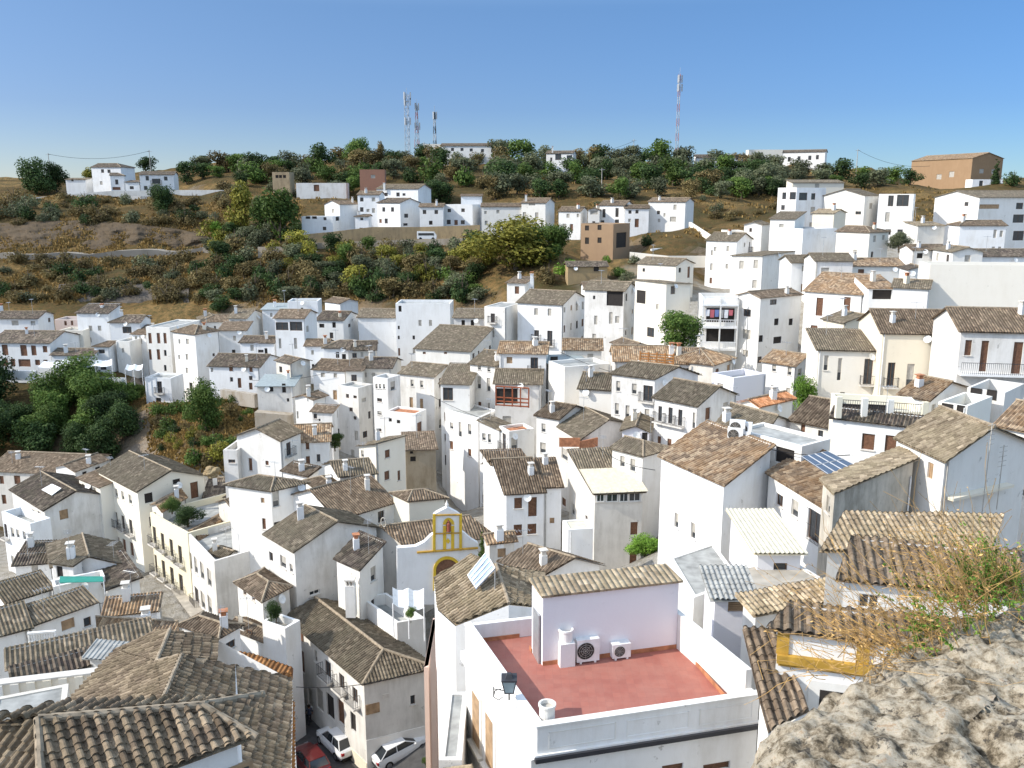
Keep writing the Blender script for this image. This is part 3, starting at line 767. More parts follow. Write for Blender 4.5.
# ============ frame Y6
fr(200, 290, 4)
H('long low white terrace house with brown tiled roof above the ochre bank', 134, (35, 302), None, (238, 306), 6.3, 'gr', 2.0, 'b', 'd', '48,320,9,16,g;124,312,14,24,s;204,316,12,22,s;126,358,12,18,w;158,372,14,40,s;203,352,14,16,w;203,385,14,28,s', yaw=-6, dep=8)
H('small white house with flat roof and three windows behind the long low terrace', 144, (160, 208), None, (296, 212), 6, 'gr', 1.6, 'b', 'd', '208,232,14,24,g;243,245,22,12,w;264,246,12,26,k', yaw=-5)
H('white house with turquoise covered roof terrace near the rust-coloured gable', 160, (248, 78), None, (352, 80), 8, 'sr', .6, 'b', 'awnb', '285,100,10,16,g;320,98,10,14,g', yaw=0)
H('white house with a striped awning and wide dark glazed gallery', 141, (298, 112), (414, 112), (466, 92), 10, 'gr', 1.4, 'b', 'b', '328,145,50,32,w;384,145,50,36,w;320,214,10,40,g;382,214,12,44,g;430,156,10,26,g', yaw=10)
H('plain white block with one tiny window rising behind the glazed gallery house', 158, (350, 45), None, (470, 47), 7, 'f', .3, 'b', 'g', '408,76,10,10', yaw=3)
H('house with rust-brown stained gable wall at the foot of the wooded slope', 168, (500, 52), (560, 52), (632, 48), 6, 'gl', 3.0, 'b', 'b', yaw=4)
H('white house with dark roof and small dark windows between gallery house and blank wall', 150, (466, 116), (572, 120), (630, 96), 8, 'gr', 1.5, 'b', 'd', '487,143,20,16,k;536,140,14,22,k;526,182,14,24,w;598,142,10,14', yaw=8)
H('long white house with a blank wall under a straight grey eave', 152, (632, 108), None, (822, 112), 10, 'gr', 1.1, 'b', 'g', yaw=-3, dep=7)
H('large flat white block with notched roofline and four small windows', 148, (782, 55), (1000, 55), (1014, 50), 10, 'f', .5, 'b', 'g', '880,132,12,24,g;922,132,12,24,g;795,150,8,14;795,190,8,14;855,190,10,16;800,75,12,24,k', yaw=-8)
H('little white rooftop room behind the notched white block', 158, (845, 50), None, (935, 50), 9, 'f', .3, 'b', 'g', yaw=-5, w='885,64,26,12,k')
H('low white house with pale gabled front below the glazed gallery', 140, (420, 222), None, (508, 226), 6, 'gr', 1.2, 'b', 'b', '450,250,10,18,g', yaw=0)
H('white house with dark hip roof, dark glazed room and tiny terrace', 136, (494, 232), None, (596, 236), 6, 'hr', 1.4, 'b', 'd', '550,260,14,24,w;576,268,16,24,k', yaw=-5)
H('white house with dark roof and sunlit end wall beside the terraced white blocks', 135, (592, 240), None, (702, 222), 6, 'gr', 1.6, 'w', 'd', '618,262,18,20,w;648,258,10,20,g', yaw=5)
H('tall narrow house with dirty grey gable wall and brown roof', 124, (304, 286), (360, 292), (440, 288), 13, 'gl', 1.7, 'g', 'd', '323,318,12,24,w', yaw=28)
H('small white house with open dark porches perched over the stone retaining wall', 121, (228, 384), None, (372, 380), 5.0, 'sr', .6, 'b', 'awnb', '280,395,26,22,k;336,392,14,36,k;352,440,10,14;', yaw=0, dep=5)
H('pale grey-white house with three small windows and long brown roof', 124, (452, 320), (578, 322), (652, 292), 10, 'gr', 1.4, 'b', 'b', '491,340,16,18,g;541,342,14,18,g;540,420,16,38,t', yaw=5)
H('little cream rooftop house with dark glazed window in the terraced blocks', 121, (582, 322), None, (648, 320), 8, 'sr', .5, 'c', 'b', '616,352,22,26,w', yaw=0)
H('wide white house with dark tiled roof behind the white stair terrace', 123, (645, 308), None, (765, 312), 9, 'gr', 1.9, 'b', 'd', '662,340,10,20,g;694,340,12,18,g', yaw=-6)
H('narrow stepped white house with brown roof and one small window', 109, (446, 444), (528, 490), (548, 468), 8, 'sl', 1.0, 'w', 'b', '461,505,14,20,w;478,520,8,10')
H('small white house with peeling wall stepping up behind the narrow stepped house', 114, (380, 425), (452, 436), (505, 420), 8, 'gl', .8, 'w', 'b', '390,500,10,30,g', yaw=25)
H('flat-topped pale block with scattered tiny openings over yellowish rock', 116, (552, 388), (632, 392), (692, 386), 9.5, 'f', .3, 'b', 'g', '590,424,12,16;620,428,14,12;604,478,14,16;620,512,12,14;656,440,18,16,g;678,500,10,30', yaw=18)
H('large white house with recessed brown doors over a porch roof', 112, (800, 336), (936, 344), (1030, 312), 13, 'gr', 2.0, 'w', 'g', '848,372,12,26,g;886,376,12,26,g;845,455,14,52,t;886,460,13,50,t', yaw=12)
H('slim white flat-topped block with clustered small windows beside the recessed doors', 109, (692, 352), (750, 354), (800, 346), 14, 'f', .6, 'w', 'g', '706,385,9,18,g;720,385,9,18,g;736,386,9,18,g;718,440,20,14,w;718,492,18,14,g;718,560,16,12,w', yaw=22)
H('low white porch house with red tiled edge in front of the recessed doors', 106, (746, 490), (862, 496), (905, 484), 7, 'f', .25, 'w', 'g', '761,520,12,14,k;794,527,14,14,k;878,550,18,44,s;838,576,14,22,k', yaw=25, pf='clay')
H('long low white house with two vent-like windows and grey-brown roof', 124, (862, 240), (1080, 244), (1250, 165), 7, 'gr', 2.0, 'w', 'g', '897,252,12,9,s;982,252,12,9,s', yaw=-2, dep=9)
H('cream flat-fronted house with four small brown windows below the stone wall', 92, (636, 620), (702, 612), (820, 598), 9, 'sb', .8, 'c', 'g', '750,655,20,32,s;748,742,20,36,s;796,742,11,40,s;650,655,12,26,g')
H('unplastered rubble-stone house with a sloping gable between white walls', 98, (822, 640), None, (942, 576), 8, 'sr', .4, 's', 'b', yaw=-6, w='852,676,22,20,k;846,650,12,10,k')
H('big white gabled house with blank side and one balcony door beside the ochre rocks', 95, (148, 602), (320, 600), (402, 588), 7.5, 'gr', 1.9, 'w', 'g', '127,683,28,16,w;202,698,14,50,s;268,692,13,18,s;355,636,18,54,b')
H('white house with mossy brown roof and three dark windows beside the gabled house', 99, (378, 606), None, (516, 602), 8, 'gr', 2.2, 'w', 'm', '430,625,14,26,s;432,682,16,34,s;474,672,14,30,w', yaw=10)
H('low white outbuilding with a short brown roof descending to the lane', 89, (330, 690), (432, 745), (475, 735), 4.5, 'sl', .9, 'w', 'b')
H('tiny white annex with cream rooftop room on the edge of the cliff', 96, (92, 640), None, (148, 645), 6, 'f', .6, 'w', 'g', '127,685,28,14,w', yaw=-3, dep=4)
# ============ frame Z3
fr(200, 440, 3.838)
H('white house with brown gable roof and small courtyard chimney below the shrubs', 86, (478, 92), (537, 136), (672, 124), 5.5, 'gr', 1.7, 'w', 'g', '')
H('low white house with brown hip roof and one pale door beside the gully', 82, (108, 172), (272, 196), (406, 165), 5.5, 'h', 1.7, 'w', 'g', '290,226,28,60,g;240,232,14,20,t')
H('long white house under a wide brown roof beside the yellow pyramid-roofed house', 78, (345, 210), (530, 300), (742, 236), 6.5, 'gr', 1.9, 'w', 'b', '354,262,14,48,g;383,284,14,44,g')
H('small yellow-walled house with a pyramid tile roof', 80, (742, 206), (802, 234), (938, 222), 5.5, 'h', 1.7, 'y', 'b', '')
H('low house with dark roof in shadow behind the yellow pyramid-roofed house', 84, (410, 165), (470, 200), (560, 205), 5, 'h', .9, 'w', 'b', '')
H('white gabled house with tall grey end wall and sunken skylight in its roof', 70, (256, 395), (362, 422), (678, 376), 9.5, 'gl', 2.2, 'o', 'g', '273,448,14,34,k;319,468,22,44,g;350,492,12,30,g;440,586,40,18,v', ch='')
H('low white courtyard house with brown hip roof in front of the tall grey end wall', 68, (143, 548), (240, 616), (342, 564), 5.5, 'h', 1.2, 'w', 'b', '172,588,12,16;205,610,12,14')
H('long white house with narrow brown roof and terrace steps stepping down the lane', 66, (108, 606), (262, 772), (322, 742), 5, 'gl', .9, 'w', 'b', '158,700,16,50,g;192,740,18,22,w')
H('small house with shadowed dark roof wedged behind the corner shop', 68, (524, 455), (612, 494), (702, 436), 6, 'sl', 1.0, 'w', 'd', '')
# ============ frame Z1 : bottom left quarter
fr(0, 440, 3.2)
H('white four-window house with roof terrace and balustrade at the left picture edge', 92, (5, 230), (96, 268), (162, 256), 's', 'f', .9, 'b', 'g', '18,290,11,42,b;40,296,11,30,g;57,300,10,26,g;78,306,10,26,g;20,378,13,36,b;41,384,10,26,g;23,432,10,36,g;44,438,10,30,g')
H('white house with wide dark brown roof and bright skylight sheet', 95, (40, 178), (142, 222), (352, 258), 9, 'gl', 2.2, 'b', 'd', '110,240,9,28,g;127,243,9,26,g')
H('long low house with brown roof and three shuttered windows by the gorge trees', 118, (-40, 96), None, (222, 108), 8, 'gr', 2.2, 'b', 'b', '5,128,14,26,s;55,128,20,28,s;107,128,20,28,s;153,130,18,24,s', dep=9)
H('old house with crumbling white parapet and small brown roof behind the yellow facade', 110, (178, 84), (240, 98), (340, 62), 9, 'gr', 1.4, 'o', 'b', '210,120,10,16;')
H('narrow yellow-banded house between the crumbling parapet and the yellow palace-like house', 102, (252, 120), None, (320, 150), 's', 'sr', 1.2, 'y', 'b', '268,155,9,26,g;287,160,9,26,g;304,166,9,26,g', dep=8)
H('stately pale yellow three-storey house with cornice and two rows of balcony windows', 95, (316, 106), (440, 162), (655, 150), 's', 'gl', 2.4, 'y', 'g', '332,152,8,22,g;350,158,8,22,g;372,168,9,24,g;393,178,9,26,g;417,190,10,28,g;332,232,8,40,b;350,238,8,40,b;372,252,9,42,b;394,264,9,42,b;419,278,10,44,b;356,320,9,38,s;378,330,10,40,s;398,338,10,40,d;422,350,10,42,s;564,132,22,14,k')
H('long yellow and white street house with parapet and rows of balcony doors', 88.5, (480, 232), (600, 298), None, 's', 'f', .7, 'y', 'g', '495,305,10,52,b;521,326,10,52,b;549,346,10,54,b;577,368,11,56,b;498,395,10,54,b;524,414,10,54,b;551,436,11,54,b;580,460,12,56,b;502,470,10,50,s;527,498,10,60,d;554,520,11,62,t', dep=14)
H('white half of the long street house with blank grey end wall', 82, (600, 298), (685, 388), (856, 338), 's', 'f', .7, 'o', 'g', '609,384,10,48,g;627,402,10,48,g;647,420,11,50,g;670,442,12,52,g;611,472,10,46,g;630,500,11,50,b;650,515,12,50,g;672,530,12,52,g')
H('small brown-roofed room on top of the long yellow street house', 93, (486, 205), (520, 225), (594, 182), 4, 'gr', .8, 'o', 'm', '', ground=False)
H('rooftop house with orange-brown roof and tan door behind the long street house', 89, (604, 290), (640, 318), (805, 222), 5, 'gr', 1.0, 'w', 'm', '700,280,14,44,t', ground=False)
H('little white rooftop shed with gabled roof behind the white street house parapet', 84, (672, 352), (722, 372), (762, 352), 4, 'gl', .7, 'w', 'g', '', ground=False)
H('low tiled wing with cream roof sheet beside the rooftop greenery', 86, (790, 345), (812, 352), (884, 292), 4, 'gr', .7, 'o', 'g', '', ground=False)
H('grey-walled house with brown lean-to roof behind the rooftop sheds', 90, (700, 215), (760, 235), (905, 238), 6, 'gr', .9, 'g', 'b', '', ground=False)
H('white house with broad grey-brown gable roof in the left street block', 74, (168, 404), None, (406, 398), 6.5, 'gl', .85, 'w', 'g', '250,412,30,12,k;', dep=9, bl=(152, 305), lod=1)
H('white house under two striped lean-to tile roofs near the left edge', 77, (48, 400), None, (160, 392), 6.5, 'sr', 1.1, 'w', 'd', '112,416,22,30,g', dep=1.3)
H('small upper lean-to roof above the striped lean-to tile house', 80, (72, 358), None, (156, 354), 7, 'sr', .7, 'w', 'd', dep=1.2)
H('white flat-roofed house with green tarpaulin on its terrace and a dark doorway', 70, (166, 466), (170, 470), (338, 460), 6, 'f', .8, 'w', 'g', '', dep=2.2)
H('dark doorway room with grey roof above the green tarpaulin terrace', 73, (168, 392), None, (232, 400), 7, 'sr', .2, 'w', 'g', '191,422,20,36,k', dep=1.0)
H('white house with dark single-pitch roof and bright gable edge in the left block', 71, (294, 392), (345, 478), (448, 470), 5.5, 'sl', 1.1, 'w', 'd', '')
H('white house with grey slate-like roof at the left picture edge', 68, (24, 520), None, (165, 476), 6.5, 'sr', 1.6, 'w', 'g', '', dep=2.2)
H('white terrace house with brown framed window and sloping grey roof', 57, (100, 592), None, (300, 520), 5.5, 'sr', .9, 'w', 'g', '218,590,44,34,t;280,582,24,30,w', dep=1.6)
H('plain white house wall with lean-to grey roof at the left picture edge', 55, (-60, 640), None, (92, 600), 8, 'sr', 1.2, 'w', 'g', '', dep=2.2)
H('low house with bright white gable edge and brown roof in the left block', 65, (330, 508), (500, 545), (512, 530), 5, 'sl', .7, 'w', 'm', '')
H('low house with big orange-brown mossy roof below the bright gable edge', 61, (300, 592), None, (560, 607), 5.5, 'gr', .7, 'w', 'm', '', dep=3.6, bl=(300, 535))
H('small grey-roofed house with striped canopy next to the big hip roof', 51, (290, 655), None, (475, 612), 5, 'gr', .8, 'w', 'g', '', dep=1.8, lod=2)
H('little white street house with hip roof and one dark window', 62, (583, 600), (700, 630), (768, 614), 's', 'h', 1.3, 'w', 'b', '738,656,30,26,w')
H('whitewashed house with long brown eave beside the small tiled sheds near the cliff', 100, (655, 180), None, (735, 178), 6, 'gr', 1.2, 'o', 'd', '')
# ============ frame Z8 : centre
fr(440, 380, 3.838)
H('white house with brown shuttered windows and gable facing the church', 82, (166, 320), (254, 434), (398, 426), 6.6, 'gr', 2.2, 'b', 'b', '155,395,16,36,g;190,442,10,32,g;300,473,30,42,s;355,487,33,74,s;299,577,32,44,s;353,572,34,40,s', prr=1)
H('narrow upper wing with tiled strip roof rising behind the brown-shuttered house', 87, (166, 300), (200, 325), (340, 320), 8, 'sr', .8, 'b', 'b')
H('white annex with small brown roof right beside the brown-shuttered house', 83, (398, 412), None, (466, 410), 6, 'sr', 1.3, 'b', 'b', '443,490,10,60,g;430,540,18,22,t', dep=5)
H('white house with cream glazed gallery and translucent sheet roof', 78, (498, 345), (595, 436), (778, 428), 8.0, 'sr', 2.0, 'w', 'g', '615,450,30,34,v;660,450,44,34,v;705,450,34,34,v;748,450,44,34,v;745,570,28,50,d;511,496,12,44,g;562,530,8,20')
H('near brown-roofed house with dark ribbed slope and pale gable below the gallery house', 58, (240, 692), (395, 742), (612, 704), 7, 'gl', 2.0, 'w', 'b', '', prr=1)
H('small white house with brown lean-to roof and dark chimney beside the church front', 66, (170, 606), (190, 622), (285, 580), 6, 'gr', .9, 'w', 'm', '237,664,32,34,t')
H('little cream flat-topped house behind the ribbed brown roof', 66, (470, 545), (492, 575), (588, 575), 5, 'f', .1, 'w', 'g', '', pf='poly')
H('lavender rooftop room with a dark door on the hillside terraces', 86, (700, 190), None, (802, 196), 3.5, 'gl', .5, 'p', 'g', '786,217,22,30,k', dep=5)
H('white house with grey roof and yellow stone side wall next to the mossy-roofed house', 79, (662, 262), (778, 292), (884, 262), 8.5, 'hl', 1.3, 'w', 'g', '700,312,18,40,g;740,326,20,46,g')
# ============ frame Y7
fr(430, 270, 3.79)
H('tall white house with railed roof terrace and five small windows on its slope side', 103, (58, 528), (182, 562), (250, 530), 13, 'f', .15, 'w', 'g', '82,590,13,24,g;114,604,12,56,g;150,604,14,40,g;81,664,13,32,s;150,692,13,28,s;200,620,8,18')
H('white upper house with grey roof and pale shutters behind the railed terrace', 108, (152, 352), (246, 362), (356, 322), 11, 'gl', 1.0, 'w', 'g', '187,370,12,16,g;223,376,12,18,g;186,426,14,46,g;222,434,14,50,g')
H('white house with a dark glazed corner balcony above the railed terrace', 107, (40, 430), None, (150, 436), 11, 'sr', 1.4, 'w', 'g', '68,470,38,48,w', dep=6, yaw=-8)
H('small white house with two pale windows below the red wooden pergola', 99, (188, 594), (262, 606), (302, 586), 9, 'sr', .8, 'w', 'g', '204,632,14,26,g;225,638,12,32,g;215,706,34,30,t')
H('white house with red wooden pergola under a long grey-brown roof', 104, (246, 428), None, (420, 434), 11, 'gr', 1.6, 'o', 'g', '290,478,84,58,k;', yaw=-3, dep=7)
H('white terraced house with red parapet and outdoor metal stair', 97, (262, 600), (300, 612), (395, 612), 8, 'f', .3, 'w', 'g', '320,658,24,46,g;', pf='clay')
H('white house with brown hip roof and two pale shutters in the centre slope', 93, (404, 548), (488, 562), (602, 530), 10, 'gl', 1.3, 'w', 'b', '430,598,16,32,g;428,674,22,40,g')
H('white corner house with brick-red balcony under a blue-grey awning', 88, (488, 592), (568, 640), (772, 580), 8.5, 'gl', 1.2, 'w', 'g', '510,698,24,42,g;620,712,34,38,v;', yaw=None)
H('white hotel-like house with grey roof and balcony windows above the brown roofs', 130, (332, 132), (500, 130), (590, 100), 8.8, 'gr', 1.6, 'w', 'g', '402,158,15,26,g;453,160,15,28,g;404,248,18,40,b;454,258,20,56,b;330,240,16,28,g', yaw=-6)
H('white tower house with white-railed roof terrace beside the hotel-like house', 131, (206, 142), (284, 142), (346, 124), 9, 'f', .1, 'w', 'g', '238,182,16,34,b;237,242,14,26,g', yaw=10)
H('white house with four dark windows in two rows below the trees', 138, (90, 180), None, (204, 184), 6, 'sr', .9, 'b', 'g', '126,210,13,40,k;161,210,13,40,k;126,254,12,14,k;160,254,16,12,k', yaw=-4)
H('white house with recessed top loggia and long balcony slab', 127, (586, 94), (735, 78), (780, 70), 11, 'gr', 1.0, 'w', 'g', '622,104,9,14;717,108,95,58,k;628,190,12,34,g;685,182,13,44,g;709,188,15,26,g;622,250,14,16,g', yaw=-4)
H('cream block with small open balcony beside the big fig tree', 121, (778, 42), (896, 48), (988, 60), 13, 'sb', .4, 'c', 'g', '800,102,34,50,k;836,236,27,36,w;862,140,10,22,g', yaw=-2)
H('little gabled house with bluish end wall below the fig tree', 106, (690, 275), (752, 292), (832, 288), 6, 'gl', .9, 'b', 'b', yaw=0)
H('low brown-roofed house behind the laundry terrace', 111, (508, 300), None, (650, 305), 6, 'gr', 1.0, 'w', 'm', yaw=-3)
H('white terrace house with blue-grey canopy and laundry', 107, (450, 352), None, (590, 322), 6, 'sr', .2, 'w', 'awnb', '470,340,28,24,k', yaw=4, dep=4)
H('long white garden wall house with a row of faint panels', 101, (450, 360), (510, 368), (684, 372), 6, 'f', .4, 'w', 'g', '', yaw=6)
H('cream house with small brown roof and long afternoon shadow', 96, (566, 446), None, (690, 462), 9, 'gr', 1.3, 'c', 'g', '604,462,8,16;', yaw=-14)
H('big square white house with seven pale windows and a balcony in the centre right', 90, (690, 390), (852, 410), (1016, 394), 10, 'gl', 1.8, 'w', 'g', '713,440,15,38,g;774,450,18,38,g;826,468,36,60,b;708,526,15,42,g;748,538,15,50,g;822,545,18,36,g')
H('long white annex with wide grey-brown roof and three tall balcony doors', 83, (852, 480), (1012, 512), (1160, 470), 7, 'gl', 1.6, 'w', 'g', '872,545,14,58,b;911,552,16,62,b;948,560,16,62,b;1000,570,10,60,g', lod=1)
H('white house with brown roof and tall chimney behind the big square white house', 99, (700, 342), None, (912, 352), 5, 'gr', 1.2, 'w', 'm', '', ch='915,322', yaw=0)
H('white house with reddish mossy roof right of the orange slatted fence', 97, (925, 352), None, (1042, 362), 5, 'gr', 1.3, 'w', 'm', '', yaw=-3)
H('brown-roofed long house filling the slope between pergola house and cream shadow house', 107, (262, 312), None, (440, 322), 6, 'gr', 1.2, 'w', 'm', '', yaw=-4)
# ============ frame Y8 : right
fr(680, 290, 2.977)
H('white block with three stacked open balconies and drying laundry', 119, (66, 20), None, (172, 24), 12, 'f', .5, 'w', 'g', '120,75,84,42,k;120,132,84,44,k;', yaw=-6, dep=5)
H('tall white apartment house with many scattered windows beside the stacked balconies', 116, (172, 28), (240, 22), (362, 12), 13, 'gr', 1.3, 'w', 'b', '200,68,22,22,w;198,132,24,28,g;278,36,20,16,w;287,95,13,20,k;330,95,12,20,k;240,145,14,20,k;290,149,24,20,k', yaw=-8)
H('white house with two brown doors and an ochre-brown gable roof', 112, (372, 6), (540, 12), (632, -20), 9, 'gr', 2.4, 'w', 'm', '415,50,20,54,s;497,45,20,48,s;398,125,20,40,s', yaw=-4)
H('small cream gabled house with curved grey side wall', 102, (425, 98), (488, 96), (602, 92), 7, 'gl', .9, 'c', 'g', '456,132,12,28,g', yaw=0)
H('cream building lower wing with iron balcony and tall pale windows', 90, (412, 178), None, (604, 186), 10, 'sr', 1.3, 'c', 'g', '435,217,13,44,g;475,236,12,66,g;560,243,26,76,b;483,316,14,24,g;555,322,18,18,g', yaw=-6, dep=6)
H('long cream building upper wing with old brown roof and tiny square window', 87, (604, 126), None, (824, 122), 12, 'gr', 2.4, 'c', 'b', '770,152,24,18,g;628,252,22,72,b;685,256,22,72,g;763,252,22,60,g', yaw=-8, dep=9)
H('white house with brown shutters and a long iron balcony railing', 78, (838, 120), None, (1100, 130), 10, 'gr', 2.3, 'w', 'b', '858,172,20,46,s;905,197,22,92,s;1004,203,28,96,s;', dep=8, yaw=-8)
H('low white house with brown hip roof and chimney above the lavender terrace', 95, (-30, 216), (98, 224), (160, 208), 6, 'h', 1.2, 'w', 'm', '20,235,12,10', yaw=14)
H('white stepped terrace walls with small rooftop rooms beside the mossy hip roof', 90, (96, 250), (160, 262), (256, 250), 6.5, 'f', .6, 'p', 'g', '120,284,18,12,g;', yaw=30)
H('white two-window house with brown roof beside the bright green tree', 99, (245, 220), (342, 224), (408, 212), 7, 'gr', .9, 'w', 'm', '280,232,12,20,g;326,240,12,26,g', yaw=8)
H('low house with bright orange tiled roof and ochre wall', 79, (180, 336), (236, 344), (336, 322), 5, 'gr', .9, 'y', 'r', '', yaw=None)
H('house with ochre-grey roof and lavender gable beside the air conditioners', 68, (100, 412), (230, 452), (330, 390), 6, 'gl', 1.3, 'p', 'g', '')
H('low brown roof house with narrow brown door behind the solar-panel house', 73, (330, 385), None, (452, 408), 6, 'gr', 1.4, 'w', 'b', '365,425,13,60,s;418,432,15,28,w', dep=7)
H('bluish white house with two dark windows below an ochre roof balustrade', 62, (455, 380), None, (732, 412), 8, 'sr', .6, 'b', 'd', '560,452,38,48,s;627,458,34,50,s', dep=1.3)
H('ochre-arched roof terrace above the bluish white house', 63.6, (470, 350), None, (728, 364), 5, 'f', .9, 'y', 'g', '510,350,60,22,k;590,352,70,22,k', dep=5)
H('white house with ochre-brown lean-to roof below the long iron balcony', 71, (656, 308), (740, 326), (856, 290), 6, 'gl', 1.0, 'w', 'm', '')
H('little ochre-edged terrace between two white walls', 68, (770, 332), None, (856, 346), 5, 'f', .9, 'y', 'g', '796,352,34,28,k;836,356,24,26,k', dep=5)
H('white terrace block with two grated openings under the iron balcony', 72, (855, 290), None, (968, 306), 6, 'f', .9, 'w', 'g', '882,306,34,28,k;928,312,30,30,k', dep=5)
H('right-hand white house with sunlit ochre roof and grey end wall carrying an aerial', 48, (650, 438), (790, 502), (1040, 452), 9.5, 'gl', 1.6, 'w', 'o', '745,538,17,50,t;672,492,11,40,g;750,683,17,30,g', prr=1)
H('reddish-roofed house cut off by the right picture edge', 58, (945, 400), None, (1100, 430), 8, 'gr', 1.2, 'w', 'm', '', dep=6)
# ============ frame Z6
fr(640, 400, 3.489)
H('big white house with mossy brown roof and two lone windows over the grey flat roof', 53, (75, 196), (293, 293), (452, 234), 11.5, 'sl', 1.5, 'w', 'm', '127,420,15,52,g;185,456,17,56,g', prr=1)
H('white house with solar panel, mossy roof and barred double window', 49.5, (450, 254), (640, 370), (790, 310), 9, 'sl', .9, 'w', 'm', '487,350,24,42,w;540,378,26,60,g;610,442,50,110,r', prr=1)
H('house with tall rain-stained grey end wall and ochre lean-to roof', 47, (640, 278), (680, 320), (950, 255), 8, 'sl', .9, 'gs', 'o', '657,365,14,60,g', prr=1)
# ============ frame Y4 : upper right
fr(700, 130, 3.16)
H('square white house with four small windows near the stubble field', 164, (20, 356), (116, 350), (166, 332), 9, 'gr', 1.5, 'w', 'g', '38,388,8,16,g;48,376,8,14,g;88,375,9,18,g', yaw=-2)
H('white house with grey stained side wall and air conditioner', 144, (100, 402), (198, 396), (302, 366), 8, 'sb', .2, 'w', 'g', '131,426,14,26,g;176,424,14,28,g;172,487,14,26,g', yaw=-4)
H('large plain white cube house with a lower tower wing', 158, (222, 312), (326, 312), (432, 316), 7, 'f', .3, 'w', 'g', '', yaw=12)
H('white wing with small window and flat grey roof above the plain cube house', 163, (222, 284), (300, 282), (332, 268), 9, 'sr', 1.3, 'w', 'g', '257,306,14,18,g', yaw=0)
H('white villa with four arched upper windows below the skyline trees', 185, (248, 168), (306, 182), (398, 200), 10, 'f', .3, 'w', 'g', '266,208,13,22,a;293,208,20,24,a;326,210,26,24,a;358,210,13,20,a;356,256,14,26,g;262,245,12,16', yaw=-8)
H('white gabled house with blank front next to the arched-window villa', 181, (392, 212), (522, 206), (568, 214), 10, 'gl', 1.9, 'w', 'g', '540,240,10,18,g;500,262,18,10', yaw=-3)
H('white house with two big dark windows on its corner tower', 177, (566, 202), (676, 202), (682, 200), 10, 'f', .3, 'w', 'g', '603,224,17,34,w;641,223,38,36,w;592,275,14,30,g', yaw=-6)
H('low house with cream shed roof in front of the blank-fronted gable', 171, (354, 292), (424, 262), (462, 250), 6, 'gr', .6, 'c', 'o', '', yaw=4)
H('beige house with small window and grey stained side', 150, (432, 320), (536, 324), (596, 328), 8, 'hr', .9, 'c', 'b', '490,385,12,14,g', yaw=2)
H('ruined beige wall house with broken sloping top', 158, (690, 302), None, (776, 284), 7, 'sr', .6, 'g', 'o', '', yaw=6)
H('large white house with long grey roof and red-railed balcony at the right edge', 172, (742, 222), (884, 212), (1100, 214), 10, 'gr', 1.2, 'w', 'g', '842,234,13,13,w;923,242,80,14,t;1010,240,22,20,w;1006,280,34,26,w;1006,334,34,30,w', yaw=-6)
H('low white house with hip roof in front of the red-railed balcony house', 154, (822, 302), None, (968, 304), 6, 'hr', .8, 'w', 'b', '932,328,10,26,g;952,328,10,20,g', yaw=-3)
H('long tan brick warehouse with brown gable end on the skyline', 296, (667, 126), (862, 88), (958, 96), 11, 'gr', 4.2, 't', 'm', '795,140,16,18,g;755,148,16,16,g;890,130,14,14,g;928,132,14,16,g', yaw=0, name='warehouse', cat='warehouse', group=False)
H('white low building attached below the brown gable of the warehouse', 290, (862, 156), None, (958, 160), 5, 'f', .3, 'b', 'g', '888,170,12,20;930,172,12,18', yaw=0)
H('long white skyline building with a sloping dark roof and three tiny windows', 332, (-10, 88), None, (154, 72), 6, 'sr', 1.5, 'w', 'd', '40,94,8,12;118,88,8,12', yaw=2)
H('cream middle block of the white skyline buildings', 336, (155, 62), None, (262, 60), 7, 'f', .3, 'c', 'g', '', yaw=0)
H('white skyline house with five small windows right of the cream block', 330, (258, 78), (396, 68), (402, 66), 7, 'gr', 1.6, 'w', 'd', '282,92,9,14;313,90,9,14;347,88,10,14;371,86,9,14', yaw=2)
H('long flat white house with one grey window below the skyline trees', 232, (293, 166), None, (456, 156), 8, 'sr', .8, 'c', 'g', '370,178,14,16,g', yaw=3)
H('small white house stack above the grey stained side wall house', 175, (140, 298), (196, 298), (222, 290), 8, 'gl', 1.3, 'w', 'g', '160,316,8,12', yaw=0)
H('tiny cream house with flat roof beside the stubble field wall', 178, (84, 318), None, (138, 316), 5, 'f', .3, 'c', 'g', '', yaw=0)
H('house forming a huge blank cream wall above the brown roofs', 106, (728, 424), None, (1100, 398), 7, 'f', .5, 'c', 'g', '', yaw=-12, dep=5)
H('white gabled house with blank wall left of the huge cream wall', 104, (612, 478), (722, 500), (730, 495), 8, 'gr', .7, 'w', 'g', '', yaw=-8)
H('white and cream house with one wide grey window in the upper lane', 126, (366, 412), None, (484, 412), 6, 'gr', .8, 'w', 'g', '395,448,26,26,g;', yaw=-3)
H('house with broad brown roof behind the wide grey window house', 131, (482, 428), None, (646, 428), 5, 'gr', 1.3, 'c', 'm', '', yaw=-2)
H('dark porch house with small brown roof beside the blank white gable', 110, (534, 500), None, (612, 500), 6, 'sr', 1.2, 'b', 'm', '575,520,60,30,k', yaw=-4)
H('low house with grey-brown roof above the stacked balconies', 133, (290, 418), None, (385, 418), 6, 'gr', .9, 'b', 'g', '', yaw=0)
H('white house with brown roof below the orange-green shrub', 139, (672, 378), None, (782, 378), 6, 'gr', 1.2, 'w', 'b', '', yaw=0)
H('white sloping-roofed house left of the dark roofs near the right edge', 132, (736, 382), (800, 384), (892, 408), 6, 'gl', 1.0, 'w', 'g', '', yaw=4)
H('dark-roofed low house at the right edge above the huge cream wall', 134, (880, 398), None, (1060, 396), 6, 'gr', 1.4, 'b', 'd', '', yaw=-2)
H('small house with slanting dark roof above the blank white gable', 118, (630, 450), (660, 440), (728, 455), 5, 'gl', 1.5, 'w', 'd', '', yaw=0)
